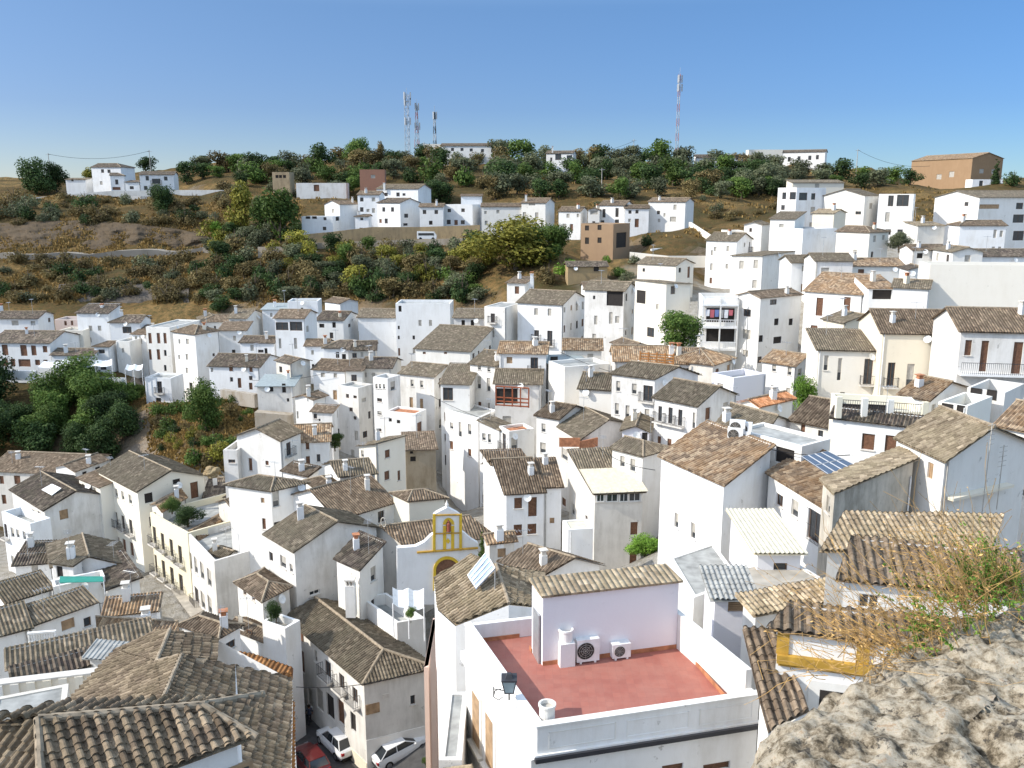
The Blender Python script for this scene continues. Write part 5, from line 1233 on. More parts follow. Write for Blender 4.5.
r1, off1 = free_house('house', 'nearest white house with large canal tiles in full relief at the bottom picture edge', 'house', [pA, pB, pC, pD], [(w1, w0), (w0, w2)], 12, M['w'], R['n'], ridges=[(pA[0], pA[1]), (pA[1], pA[2]), (tl, bl), (pA[1], pD[2])], T=.2)
a = w0; d = (w1 - w0).normalized(); mb = MB()
xw = onz(*q((772, 700)), w0.z - .75); s_ = (xw - w0).dot(d); c = w0 + d * s_; ang = math.atan2(d.y, d.x); nn = Vector((d.y, -d.x, 0)); nn = nn if nn.y < 0 else -nn
mb.box((c.x + nn.x * .02, c.y + nn.y * .02, w0.z - 1.3), (1.0, .08, 1.2), ang); fo = mb.build('window', M['tan'], r1, off1)
mb = MB(); mb.box((c.x + nn.x * .05, c.y + nn.y * .05, w0.z - 1.3), (.8, .06, 1.0), ang); mb.build('pane', M['glass'], fo, off1)
for px_ in [w0.x]:
    CTRL.append((w0.x, w0.y, 22))
# ============ big hip roof behind it
Zr, Ze = 22.5, 20.3
pl1 = plane3([(620, 325, Zr), (555, 478, Zr), (225, 490, Ze)])
f = lambda *pts: [on_plane(pl1, p) for p in pts]
Pa = f((225, 490), (395, 310), (535, 348), (555, 478)); Pb = f((535, 348), (620, 325), (555, 478)); Pc = f((395, 310), (540, 238), (580, 238), (535, 348))
pl3 = plane3([(620, 325, Zr), (555, 478, Zr), (995, 402, 20.2)])
Pd = [on_plane(pl3, p) for p in [(620, 325), (995, 402), (990, 740), (880, 760), (555, 478)]]
pl2 = (Pc[2], (Pc[3] - Pc[2]).cross(onz(*q((745, 268)), 21.4) - Pc[2]).normalized())
Pe = [Pc[2], on_plane(pl2, (745, 268)), on_plane(pl2, (742, 352)), Pc[3]]
wl_ = [(Pd[1], Pd[2]), (Pc[1], Pa[0]), (Pe[1], Pd[1]), (Pc[1], Pe[1])]
r2, off2 = free_house('house', 'large house with big grey-brown hip roof and rust-coloured mossy edge', 'house', [Pa, Pb, Pc, Pd, Pe], wl_, 8, M['w'], R['n'], ridges=[(Pb[1], Pb[2]), (Pc[2], Pc[3]), (Pb[1], Pc[3])])
rs = planepoly([(745, 300, 19.6), (998, 366, 19.6), (742, 356, 19.2)], [(742, 356), (745, 304), (860, 318), (998, 366), (996, 405)])
rb = MB(); rb.uv = []; tile_plane(rb, rs, 2); rb.build('mossy_roof', R['u'], r2, off2)
rs2 = planepoly([(960, 560, 19.3), (1000, 560, 19.0), (960, 760, 19.3)], [(968, 500), (1004, 480), (1004, 800), (945, 800)])
rb = MB(); rb.uv = []; tile_plane(rb, rs2, 2); rb.build('mossy_roof', R['u'], r2, off2)
# buttressed wall
wtop = 18.6
A_ = onz(*q((-30, 424)), wtop); B_ = onz(*q((352, 378)), wtop); dd = (B_ - A_); Ln = dd.length; dd.normalize(); an = math.atan2(dd.y, dd.x); nn = Vector((dd.y, -dd.x, 0))
mb = MB(); c = (A_ + B_) / 2; mb.box((c.x, c.y, wtop - 1.6), (Ln, .35, 3.2), an)
o = mb.build('garden_wall', M['c']); off3 = None; tag(o, 'old yellowish wall with shallow buttresses below the striped tile roofs', 'wall')
for k in range(7):
    p = A_ + dd * (Ln * (k + .5) / 7) + nn * .22; mb = MB(); mb.box((p.x, p.y, wtop - 1.5), (.35, .16, 3.0), an); mb.build('buttress', M['c'], o)
mb = MB(); mb.box((c.x, c.y, wtop + .045), (Ln, .5, .08), an); mb.build('coping', M['sill'], o)
# white balustrade
A_ = onz(*q((100, 300)), P(*q((100, 300)), 54).z); B_ = onz(*q((196, 292)), A_.z); root = empty('balustrade', A_, 'white balustrade with turned posts on the left-hand roof terrace', 'balustrade')
dd = (B_ - A_); Ln = dd.length; dd.normalize(); an = math.atan2(dd.y, dd.x); c = (A_ + B_) / 2
mb = MB(); mb.box((c.x, c.y, A_.z + .95), (Ln, .22, .12), an); mb.build('top_rail', M['w'], root, A_)
mb = MB(); mb.box((c.x, c.y, A_.z + .05), (Ln, .22, .12), an); mb.build('base_rail', M['w'], root, A_)
for k in range(11):
    p = A_ + dd * (Ln * (k + .5) / 11); mb = MB(); mb.lathe((p.x, p.y, A_.z), [(.07, .1), (.10, .3), (.05, .5), (.08, .75), (.06, .9)], 7); mb.build('post', M['w'], root, A_)

# ============ terrace house details
fr(430, 540, 2.844)
rec = TER; root, off = rec['root'], rec['off']; c0, c1, c2, c3 = [Vector(c) for c in rec['c']]; zf = rec['z0'] - .8
u_ = (c1 - c0).normalized(); v_ = (c3 - c0).normalized(); yawT = math.atan2(u_.y, u_.x)
def tp(s, t, z): p = c0 + u_ * s + v_ * t; return Vector((p.x, p.y, z))
Lu, Lv = (c1 - c0).length, (c3 - c0).length
# high right parapet, stepping down
mb = MB()
mb.prism([tp(Lu - .24, Lv * .72, 0), tp(Lu + .003, Lv * .72, 0), tp(Lu + .003, Lv, 0), tp(Lu - .24, Lv, 0)], zf - .2, rec['z0'] + 1.0)
mb.prism([tp(Lu - .24, .5, 0), tp(Lu + .003, .5, 0), tp(Lu + .003, Lv * .72, 0), tp(Lu - .24, Lv * .72, 0)], zf - .2, rec['z0'] + .74)
mb.build('high_parapet', M['w'], root, off)
# stair room at the back
s0 = (onz(*q((353, 336)), zf) - c0).dot(u_); s1 = Lu - .25
t0 = (onz(*q((353, 336)), zf) - c0).dot(v_) - .1; t1 = t0 + 1.15; zt = zf + 2.95
mb = MB(); mb.prism([tp(s0, t0, 0), tp(s1, t0, 0), tp(s1, t1, 0), tp(s0, t1, 0)], zf - .3, zt); sr_ = mb.build('stair_room', M['p'], root, off)
rb = MB(); rb.uv = []; tile_plane(rb, [tp(s0 - .1, t0 - .15, zt + .12), tp(s1 + .1, t0 - .15, zt + .12), tp(s1 + .1, t1 + .1, zt + .30), tp(s0 - .1, t1 + .1, zt + .30)], 0, .24); rb.build('stair_room_roof', R['o'], sr_, off)
mb = MB(); c = tp(s0 - .03, (t0 + t1) / 2, zf + 1.05); mb.box(c, (.06, .85, 2.1), yawT); mb.build('door', M['metal'], sr_, off)
# red skirting
mb = MB()
mb.box(tp((s0 + s1) / 2, t0 - .012, zf + .09), (s1 - s0, .024, .18), yawT); mb.box(tp(s0 - .012, (t0 + Lv - .25) / 2 + 0, zf + .09), (.024, .3, .18), yawT)
mb.box(tp(Lu - .252, Lv * .45, zf + .09), (.024, Lv * .8, .18), yawT)
mb.box(tp((s0 + .25) / 2, Lv - .25, zf + .09), (s0 - .3, .024, .18), yawT)
mb.build('skirting', M['clay'], root, off)
# pedestal with round pot vent, second pot at the corner
def pot(p, h0, ped):
    mb = MB()
    if ped: mb.box((p.x, p.y, p.z + ped / 2), (.62, .62, ped), yawT)
    z = p.z + ped
    mb.lathe((p.x, p.y, z), [(.27, 0), (.27, h0), (.31, h0 + .02), (.31, h0 + .1), (.24, h0 + .1), (.24, h0 - .05)], 20)
    o = mb.build('chimney', M['w'], root, off); mb = MB(); mb.lathe((p.x, p.y, z + h0 - .06), [(.235, 0), (.235, .02)], 16); mb.build('chimney_mouth', M['blind'], o, off)
pb = onz(*q((386, 360)), zf); pot(Vector((pb.x, pb.y + .25, zf)), .42, 1.0)
pc = onz(*q((340, 540)), zf); pot(tp(.6, .62, zf), 1.15, 0)
# front parapet panels, cornices
fl = rec['z0']
for sa, sb in ((.05, .34), (.39, .67), (.72, .97)):
    a, b_ = Lu * sa, Lu * sb
    for (x0_, x1_, za, zb_) in ((a, b_, fl - .25, fl - .28), (a, b_, fl - .85, fl - .88), (a, a + .03, fl - .85, fl - .25), (b_ - .03, b_, fl - .85, fl - .25)):
        on_wall(rec, 'R', x0_, x1_, min(za, zb_), max(za, zb_), .02, 'panel_moulding', M['w'])
on_wall(rec, 'R', -.1, Lu + .1, fl - 1.09, fl - 1.02, .10, 'cornice', M['w']); on_wall(rec, 'R', -.1, Lu + .1, fl - 1.26, fl - 1.093, .20, 'gutter', M['iron'])
on_wall(rec, 'R', -.05, Lu + .05, fl - .02, fl + .05, .05, 'coping', M['w'], back=.26)
on_wall(rec, 'L', .0, Lv + .05, fl - .02, fl + .046, .05, 'coping', M['w'], back=.26)
on_wall(rec, 'L', .0, Lv, fl - 1.6, fl - 1.2, .22, 'cornice', M['c'])
fr(270, 580, 3.938)
for (x, y, w, h) in ((815, 535, 26, 150), (868, 640, 32, 170)):
    X, Y = q((x, y)); s, z = pos_wall(rec, 'L', X, Y)
    o = on_wall(rec, 'L', s - .62, s + .62, fl - 4.9, fl - 2.3, .05, 'window', M['c']); on_wall(rec, 'L', s - .42, s + .42, fl - 4.7, fl - 2.5, .07, 'shutter', M['tan'], parent=o)
    on_wall(rec, 'L', s - .75, s + .75, fl - 5.05, fl - 4.91, .22, 'sill', M['c'], parent=o)

# air conditioners
def aircon(p, rz, label, w=.9, h=.72, wall=False):
    root = empty('air_conditioner', p, label, 'air conditioner', 'outdoor air conditioning units'); root.rotation_euler = (0, 0, rz)
    mb = MB(); mb.box((0, 0, h / 2 + .08), (w, .34, h)); mb.box((-w * .32, 0, .04), (.08, .34, .08)); mb.box((w * .32, 0, .04), (.08, .34, .08)); mb.build('body', M['plastic_w'], root)
    mb = MB(); n = 22; cx = -w * .12; r_ = h * .38
    pr = []
    for rr in (r_, r_ * .75, r_ * .5, r_ * .28):
        for i in range(n):
            a0, a1 = 2 * PI * i / n, 2 * PI * (i + 1) / n
            mb.bar((cx + rr * math.cos(a0), -.185, h / 2 + .08 + rr * math.sin(a0)), (cx + rr * math.cos(a1), -.185, h / 2 + .08 + rr * math.sin(a1)), .008)
    for i in range(8):
        a0 = 2 * PI * i / 8; mb.bar((cx, -.185, h / 2 + .08), (cx + r_ * math.cos(a0), -.185, h / 2 + .08 + r_ * math.sin(a0)), .006)
    mb.build('fan_grille', M['blind'], root)
    mb = MB(); pts = [(cx + r_ * math.cos(2 * PI * i / n), -.173, h / 2 + .08 + r_ * math.sin(2 * PI * i / n)) for i in range(n)]; mb.face(pts[::-1]); mb.build('fan_opening', M['dark'], root)
    if wall:
        mb = MB(); mb.box((-w * .3, .12, .0), (.04, .5, .04)); mb.box((w * .3, .12, 0), (.04, .5, .04)); mb.build('bracket', M['iron'], root)
    return root
fr(430, 540, 2.844)
p1 = onz(*q((447, 352)), zf); aircon(Vector((p1.x, p1.y + .2, zf)), yawT, 'larger white air conditioner beside the round vent pot on the red terrace', .95, .95)
p2 = onz(*q((542, 340)), zf); aircon(Vector((p2.x, p2.y + .15, zf)), yawT, 'smaller white air conditioner against the shade-tinted stair room on the red terrace', .78, .6)
fr(640, 400, 3.489)
pw = P(*q((350, 425)), 52.2); aircon(pw, math.radians(25), 'air conditioner on the grey side wall of the big mossy-roofed house', .85, .6, True)
fr(680, 290, 2.977)
for i, (x, y, lb) in enumerate(((164, 452, 'lower outer'), (186, 462, 'lower inner'), (170, 430, 'upper outer'), (190, 436, 'upper inner'))):
    aircon(P(*q((x, y)), 58.5), math.radians(-20), lb + ' air conditioner of the four stacked beside the brown-posted house', 1.0, .9, True)
# lantern on the terrace parapet
fr(430, 540, 2.844)
pL = onz(*q((225, 430)), rec['z0'] + .35)
root = empty('wall_lantern', pL, 'black iron wall lantern with frosted panes on the white terrace parapet', 'lantern')
root.scale = (.92, .92, .92)
mb = MB()
for sx in (-1, 1):
    for sy in (-1, 1): mb.bar((sx * .16, sy * .16, 0), (sx * .27, sy * .27, .55), .022)
for z, w in ((0, .17), (.55, .28)):
    for a0 in range(4):
        cs = [(-w, -w), (w, -w), (w, w), (-w, w)]; A0, B0 = cs[a0], cs[(a0 + 1) % 4]; mb.bar((*A0, z), (*B0, z), .025)
mb.prism([(-.3, -.3), (.3, -.3), (.3, .3), (-.3, .3)], .56, .60); mb.box((0, 0, .68), (.3, .3, .16), 0, 0, .5)
mb.build('frame', M['iron'], root)
mb = MB(); 
for sx, sy in ((0, -1), (1, 0), (0, 1), (-1, 0)):
    a0 = (sx * .165 - sy * .15, sy * .165 + sx * .15, .02); a1 = (sx * .165 + sy * .15, sy * .165 - sx * .15, .02); b1 = (sx * .265 + sy * .25, sy * .265 - sx * .25, .53); b0 = (sx * .265 - sy * .25, sy * .265 + sx * .25, .53); mb.face([a0, a1, b1, b0])
mb.build('glass_panes', plain('lantern_glass', (.36, .44, .46), .15, spec=.6), root)
mb = MB(); pv = [(-.3, 0, .1), (-.55, 0, .02), (-.6, 0, -.25), (-.4, 0, -.38), (-.25, 0, -.25)]
for i in range(4): mb.bar(pv[i], pv[i + 1], .02)
mb.bar((-.6, 0, -.25), (-.6, 0, .2), .02); mb.bar((-.6, 0, .1), (0, 0, -.02), .02); mb.bar((0, 0, -.38), (0, 0, 0), .03); mb.build('bracket', M['iron'], root)

# ============ roofs left of the terrace
fr(430, 540, 2.844)
plL = plane3([(188, 70, 21.7), (224, 180, 21.3), (20, 195, 19.9)])
Qa = [on_plane(plL, p) for p in [(12, 108), (120, 40), (188, 70), (224, 180), (72, 240), (22, 195)]]
ptR = onz(*q((330, 120)), 20.4); plR = (Qa[2], (Qa[3] - Qa[2]).cross(ptR - Qa[2]).normalized())
Qb = [on_plane(plR, p) for p in [(188, 70), (325, 95), (325, 190), (224, 180)]]
rr_, oo_ = free_house('house', 'house with sunlit ochre roof carrying a tilted solar panel', 'house', [Qa, Qb], [(Qa[5], Qa[4]), (Qa[4], Qa[3]), (Qa[0], Qa[5]), (Qa[3], Qb[2])], 8, M['w'], R['o'], ridges=[(Qa[2], Qa[3])])
for p in Qa + Qb: CTRL.append((p.x, p.y, 8))
# tilted panel
fr(400, 490, 6.98)
A_, B_ = onz(*q((532, 684)), 21.3), onz(*q((474, 596)), 21.6); C_ = onz(*q((600, 440)), 22.7); D_ = onz(*q((662, 546)), 22.4)
root = empty('solar_water_heater', A_, 'tilted pale blue solar water panel on the sunlit ochre roof', 'solar panel')
mb = MB(); mb.slab([A_, D_, C_, B_], .08); mb.build('panel', plain('panel_pale_blue', (.35, .44, .58), .2, spec=.7), root, A_)
mb = MB()
for a, b_ in ((A_, B_), (B_, C_), (C_, D_), (D_, A_), ((A_ + B_) / 2, (C_ + D_) / 2), (A_ * .75 + B_ * .25, D_ * .75 + C_ * .25), (A_ * .25 + B_ * .75, D_ * .25 + C_ * .75)): mb.bar(a + Vector((0, 0, .02)), b_ + Vector((0, 0, .02)), .035)
mb.build('frame', M['plastic_w'], root, A_)
mb = MB()
for p in (C_, D_): mb.bar(p, p - Vector((0, 0, 1.6)), .03)
mb.build('support', M['metal'], root, A_)
# dark solar array on the mossy roof
fr(640, 400, 3.489)
zz = 24.6
co_ = [onz(*q((563, 197)), zz + .3), onz(*q((660, 262)), zz - .1), onz(*q((768, 236)), zz + .2), onz(*q((655, 178)), zz + .55)]
root = empty('solar_array', co_[0], 'dark blue solar array on the mossy roof beside the stained grey wall', 'solar array')
for i in range(2):
    for j in range(4):
        bl_ = lambda s, t: (co_[0] * (1 - s) + co_[1] * s) * (1 - t) + (co_[3] * (1 - s) + co_[2] * s) * t
        s0_, s1_, t0_, t1_ = i / 2 + .01, (i + 1) / 2 - .01, j / 4 + .01, (j + 1) / 4 - .01
        mb = MB(); mb.slab([bl_(s0_, t0_), bl_(s1_, t0_), bl_(s1_, t1_), bl_(s0_, t1_)], .05); po = mb.build('panel', M['solar'], root, co_[0])
        mb = MB()
        cs = [bl_(s0_, t0_), bl_(s1_, t0_), bl_(s1_, t1_), bl_(s0_, t1_)]
        for k in range(4): mb.bar(cs[k] + Vector((0, 0, .01)), cs[(k + 1) % 4] + Vector((0, 0, .01)), .022)
        mb.build('frame', M['metal'], po, co_[0])
# ============ dark curved roof right of the terrace
fr(744, 500, 2.864)
pts_ = planepoly([(0, 368, 24.7), (92, 368, 24.7), (187, 600, 23.5)], [(-4, 366), (92, 368), (100, 425), (188, 600), (70, 662), (46, 575)])
rr_, oo_ = free_house('house', 'low house with dark tile roof sweeping down beside the red terrace', 'house', [pts_], [(pts_[5], pts_[4]), (pts_[4], pts_[3]), (pts_[3], pts_[2])], 14, M['w'], R['b'], pitch=.30)
m_ = (pts_[4] + pts_[3]) / 2; d = (pts_[3] - pts_[4]); d.z = 0; d.normalize(); n_ = Vector((d.y, -d.x, 0)); mb = MB(); mb.box((m_.x + n_.x * .03, m_.y + n_.y * .03, 22.2), (.9, .06, 2.0), math.atan2(d.y, d.x)); mb.build('door', M['dark'], rr_, oo_)
# ochre trimmed house
rec = OCH; z0 = rec['z0']
sA, _ = pos_wall(rec, 'R', *q((94, 440))); sB, _ = pos_wall(rec, 'R', *q((404, 470))); _, zc = pos_wall(rec, 'R', *q((96, 434)))
on_wall(rec, 'R', sA, sB + 3, z0 - .13, z0 - .02, .12, 'eaves_moulding', M['oc'])
on_wall(rec, 'R', sA, sB, zc - .34, zc - .04, .2, 'cornice', M['oc']); on_wall(rec, 'R', sA + .06, sB - .06, zc - .46, zc - .342, .1, 'cornice', M['oc'])
for x in (112, 342):
    s, _ = pos_wall(rec, 'R', *q((x, 420 if x > 200 else 400))); on_wall(rec, 'R', s - .2, s + .2, zc - .038, z0 - .132, .07, 'pilaster', M['oc'])
s, _ = pos_wall(rec, 'R', *q((268, 560)))
o = on_wall(rec, 'R', s - .95, s + .95, zc - 5, zc - .85, .08, 'door_surround', M['w']); on_wall(rec, 'R', s - .58, s + .62, zc - 5, zc - 1.15, .095, 'doorway', M['dark'], parent=o)
# corner house: plinth, sign, plaque
rec = SHOP
fr(270, 580, 3.938)
a, d, n, Ln = wall_xy(rec, 'R'); on_wall(rec, 'R', 0, Ln, 0, 2.8, .05, 'plinth', M['c']); on_wall_px(rec, 'R', 404, 505, 54, 38, .08, 'sign_board', M['tan']); on_wall_px(rec, 'R', 455, 456, 26, 16, .04, 'tile_plaque', M['sill'])
a, d, n, Ln = wall_xy(rec, 'L'); on_wall(rec, 'L', Ln * .55, Ln, 0, 1.0, .05, 'plinth', M['c'])

# chimney on it
X, Y = q((318, 60)); p = P(X, Y, 68); mb = MB(); mb.box((p.x, p.y, p.z - .4), (.75, .75, 2.6)); ch = mb.build('chimney', M['w'], rec['root'], rec['off'])
mb = MB()
for sx in (-.25, 0, .25): mb.box((p.x + sx, p.y, p.z + 1.1), (.12, .6, .4))
mb.box((p.x, p.y, p.z + 1.35), (.8, .8, .1)); mb.build('chimney_cap', M['sill'], ch, rec['off'])
# ============ church
fr(200, 440, 3.838)
CH = H('white church nave with round gable vent and broad mottled tile roof', 74, (612, 348), (797, 408), (1122, 366), 7, 'gr', 2.7, 'w', 'b', '', name='church', cat='church', group=False); build_house(CH)
root, off = CH['root'], CH['off']; root['label'] = 'white church with yellow-trimmed bell gable, arched portal and mottled tile roof'
fr(400, 490, 6.98)
Aq = q((120, 435)); Bq = q((540, 400)); zc = P(*q((330, 418)), 70).z
A_ = onz(*Aq, zc); B_ = onz(*Bq, zc); d = (B_ - A_).normalized(); n = Vector((d.y, -d.x, 0)); an = math.atan2(d.y, d.x)
def fp(x, y, k=0):
    rr = ray(*q((x, y))); t = (A_ - CAM).dot(n) / rr.dot(n); p = CAM + rr * t; return p + n * k
def extr(pts, k0, k1, name, mat, par=root):
    mb = MB(); F = [fp(x, y, k1) for x, y in pts]; Bk = [fp(x, y, k0) for x, y in pts]; m_ = len(pts)
    mb.face(F); mb.face(Bk[::-1])
    for i in range(m_): j = (i + 1) % m_; mb.face([F[i], Bk[i], Bk[j], F[j]])
    return mb.build(name, mat, par, off)
Y_ = plain('church_yellow_paint', (.66, .44, .04), .7)
fac = extr([(-20, 800), (-20, 406), (108, 396), (170, 365), (215, 320), (236, 308), (236, 178), (256, 160), (330, 122), (404, 160), (424, 176), (424, 290), (450, 300), (500, 345), (545, 372), (545, 800)][::-1], -.5, 0, 'facade', M['b'])
for x in (238, 422): extr([(x - 9, 420), (x + 9, 418), (x + 9, 165), (x - 9, 167)], .002, .14, 'pilaster', Y_, fac)
extr([(300, 412), (322, 411), (322, 250), (300, 250)], .004, .06, 'niche_trim', Y_, fac); extr([(356, 409), (378, 408), (378, 248), (356, 250)], .004, .06, 'niche_trim', Y_, fac)
ar = [(339 + 40 * math.cos(t), 240 - 46 * math.sin(t)) for t in [PI * k / 10 for k in range(11)]]; ai = [(339 + 20 * math.cos(t), 240 - 24 * math.sin(t)) for t in [PI * k / 10 for k in range(10, -1, -1)]]
extr(ar + ai, .006, .07, 'niche_arch', Y_, fac)
extr([(320, 290), (358, 288), (358, 240), (352, 222), (339, 214), (326, 222), (320, 240)], .002, .03, 'niche', M['tan'], fac)
mb = MB(); p = fp(338, 285, .12); mb.lathe(p, [(.16, 0), (.13, .4), (.15, .62), (.06, .72), (.09, .82), (.04, .93)], 8); mb.build('statue', plain('statue_red', (.28, .08, .05), .6), fac, off)
extr([(240, 178), (420, 174), (420, 166), (240, 170)], .002, .16, 'moulding', M['oc'], fac); extr([(240, 306), (424, 300), (424, 292), (240, 298)], .08, .15, 'moulding', M['oc'], fac)
extr([(118, 438), (542, 406), (542, 396), (118, 428)], .002, .2, 'cornice', M['oc'], fac)
extr([(335, 375), (350, 355), (335, 336), (320, 355)], .004, .06, 'diamond', Y_, fac)
cxx, cyy = 330, 560
ar = [(cxx + 98 * math.cos(t), cyy - 98 * math.sin(t)) for t in [PI * k / 18 for k in range(19)]] + [(cxx - 98, 700)]; ai = [(cxx - 80, 700)] + [(cxx + 80 * math.cos(t), cyy - 80 * math.sin(t)) for t in [PI * k / 18 for k in range(18, -1, -1)]] + [(cxx + 80, 700), (cxx + 98, 700)]
extr(ar + ai, .004, .12, 'portal_arch', Y_, fac)
extr([(cxx + 80, 700)] + [(cxx + 80 * math.cos(t), cyy - 80 * math.sin(t)) for t in [PI * k / 18 for k in range(19)]] + [(cxx - 80, 700)], .002, .02, 'portal', M['brown'], fac)
mb = MB(); p = fp(330, 112, -.25); mb.lathe(p - Vector((0, 0, .1)), [(.12, 0), (.16, .12), (.08, .3), (.02, .5)], 8); mb.build('finial', M['w'], fac, off)
fr(200, 440, 3.838)
# round vent on nave gable
X, Y = q((706, 315)); a, dd, nn, Ln = wall_xy(CH, 'L'); s, z = pos_wall(CH, 'L', X, Y); p = a + dd * s + nn * .04
mb = MB()
for i in range(14):
    t0_, t1_ = 2 * PI * i / 14, 2 * PI * (i + 1) / 14; mb.bar(Vector((p.x, p.y, z)) + dd * (.3 * math.cos(t0_)) + Vector((0, 0, .4 * math.sin(t0_))), Vector((p.x, p.y, z)) + dd * (.3 * math.cos(t1_)) + Vector((0, 0, .4 * math.sin(t1_))), .05)
mb.build('round_vent', M['blind'], root, off)

# ============ generic wall runs
def wallrun(name, label, pts, D, h, mat, th=.5, cat='wall', z=None):
    """pts: photo points along the wall top"""
    W = []
    for i, p in enumerate(pts):
        Dd = D[i] if isinstance(D, (list, tuple)) else D; W.append(P(*q(p), Dd))
    mb = MB()
    for a, b_ in zip(W[:-1], W[1:]):
        d = Vector((b_.x - a.x, b_.y - a.y, 0)).normalized(); n = Vector((d.y, -d.x, 0)) * th / 2
        A = [a - n, b_ - n, b_ + n, a + n]
        mb.slab([Vector(p) for p in A], h)
    return tag(mb.build(name, mat), label, cat)
fr(0, 0, 1)
wallrun('roadside_wall', 'long pale wall along the hillside road at the upper left', [(-60, 206), (0, 201), (50, 196), (110, 191), (180, 190), (225, 190)], [255, 258, 260, 261, 262, 262], 1.6, M['g'], .4)
wallrun('retaining_wall', 'dark stone wall under the white hillside cluster', [(285, 236), (330, 232), (372, 227), (420, 227), (480, 225)], [207, 208, 209, 210, 209], 4.5, M['s'])
wallrun('retaining_wall', 'pale stone lookout wall under the roadside trees', [(258, 247), (307, 246), (318, 252)], [203, 202, 200], 4, M['s'])
wallrun('retaining_wall', 'low brown road wall beside the parked white van', [(310, 243), (400, 240), (478, 238)], [203, 203, 202], 1.4, M['s'])
wallrun('field_wall', 'cream terrace wall in the stubble field', [(630, 252), (668, 256), (706, 256)], [172, 170, 172], 2.2, M['c'])
wallrun('field_wall', 'upper edge wall of the stubble field', [(690, 222), (715, 238), (722, 244)], [196, 184, 180], 1.2, M['c'])
wallrun('retaining_wall', 'blue-tinted low wall lying in the stubble field', [(651, 249), (680, 246)], [180, 182], .8, M['b'])
wallrun('retaining_wall', 'brown stone retaining wall under the porch house', [(256, 411), (292, 414)], [119, 119], 6, M['s'], 1.5)
wallrun('retaining_wall', 'long white garden wall above the gorge trees', [(40, 374), (80, 376), (125, 378)], [142, 142, 142], 3.6, M['b'], .5)
wallrun('retaining_wall', 'low white wall under the long brown-doored house', [(-20, 369), (36, 371)], [144, 144], 1.6, M['b'], .5)
wallrun('retaining_wall', 'grey stone bridge wall under the long low terrace house', [(222, 389), (256, 394)], [131, 128], 2.0, M['s'], .8)
# terraces / awnings over the gorge
def awning(pts, D, label, mat=M['cloth'], poles=True, group='white awnings over the gorge terrace'):
    W = [P(*q(p), d_) for p, d_ in zip(pts, D)]
    root = empty('awning', W[0], label, 'awning', group); mb = MB(); nn_ = 6
    grid = []
    for i in range(nn_ + 1):
        for j in range(3):
            s, t = i / nn_, j / 2; p = (W[0] * (1 - s) + W[1] * s) * (1 - t) + (W[3] * (1 - s) + W[2] * s) * t; grid.append(p - Vector((0, 0, .25 * math.sin(PI * (s * 2 % 1)))))
    for i in range(nn_):
        for j in range(2): mb.slab([grid[i * 3 + j], grid[(i + 1) * 3 + j], grid[(i + 1) * 3 + j + 1], grid[i * 3 + j + 1]], .04)
    mb.build('canopy', mat, root, W[0]); 
    if poles:
        for p in (W[0], W[1], (W[0] + W[1]) / 2):
            mb = MB(); mb.bar(p, p - Vector((0, 0, 2.6)), .05); mb.build('pole', M['rail_w'], root, W[0])
    return root
awning([(38, 367), (78, 364), (84, 359), (44, 361)], [141, 141, 144, 144], 'white awning next to the brown-doored house over the gorge')
awning([(78, 366), (112, 365), (112, 359), (84, 360)], [141, 141, 144, 144], 'white awning at the middle of the gorge terrace')
awning([(125, 369), (142, 369), (143, 364), (127, 364)], [140, 140, 143, 143], 'small white awning beneath the arcaded house')
# ============ far van, parked
def box_obj(name, label, cat, p, rz=0, group=None): return empty(name, p, label, cat, group)

# ============ lattice masts
def mast(px, ytop, D, w0, w1, label, col, drums=()):
    p = P(px, ytop, D); zb = tz(p.x, p.y); Hh = p.z - zb; base = Vector((p.x, p.y, zb))
    root = empty('lattice_mast', base, label, 'mast', 'communication masts on the hilltop')
    n = max(6, int(Hh / 2.5)); mb = MB(); mb2 = MB()
    def c(k, i):
        w = w0 + (w1 - w0) * k / n; a = 2 * PI * (i + .4) / 3; return Vector((w * math.cos(a), w * math.sin(a), Hh * k / n))
    for k in range(n):
        for i in range(3):
            (mb if k % 2 else mb2).bar(c(k, i), c(k + 1, i), .10); (mb if k % 2 else mb2).bar(c(k, i), c(k + 1, (i + 1) % 3), .05); (mb if k % 2 else mb2).bar(c(k, i), c(k, (i + 1) % 3), .05)
    mb.build('lattice', M['metal'], root); mb2.build('lattice', col, root)
    for f_, r_ in drums:
        mb = MB()
        for i in range(3):
            a = 2 * PI * i / 3; mb.box((r_ * math.cos(a), r_ * math.sin(a), Hh * f_), (.45, .45, 2.6), a)
            mb.bar((0, 0, Hh * f_), (r_ * math.cos(a), r_ * math.sin(a), Hh * f_), .06)
        mb.build('antenna', M['metal'], root)
    mb = MB(); mb.bar((0, 0, Hh), (0, 0, Hh + 2.2), .05); mb.build('spike', M['metal'], root)
RW = plain('mast_red', (.36, .17, .16), .6)
mast(406.5, 94, 330, 1.1, .9, 'thick dark lattice mast with square antenna panels beside the hilltop pines', M['metal'], ((.97, 1.4), (.88, 1.3), (.58, 1.2)))
mast(416.5, 105, 332, 1.3, .35, 'thin red and white lattice mast in the middle of three hilltop masts', RW, ((.97, .7), (.62, 1.0)))
mast(434.5, 112, 328, .9, .35, 'short dark mast nearest the long white skyline building', M['iron'], ((.93, .7),))
mast(680, 74, 325, .75, .45, 'tall slender lattice mast standing alone above the olive belt', RW, ((.95, .8), (.86, .9)))
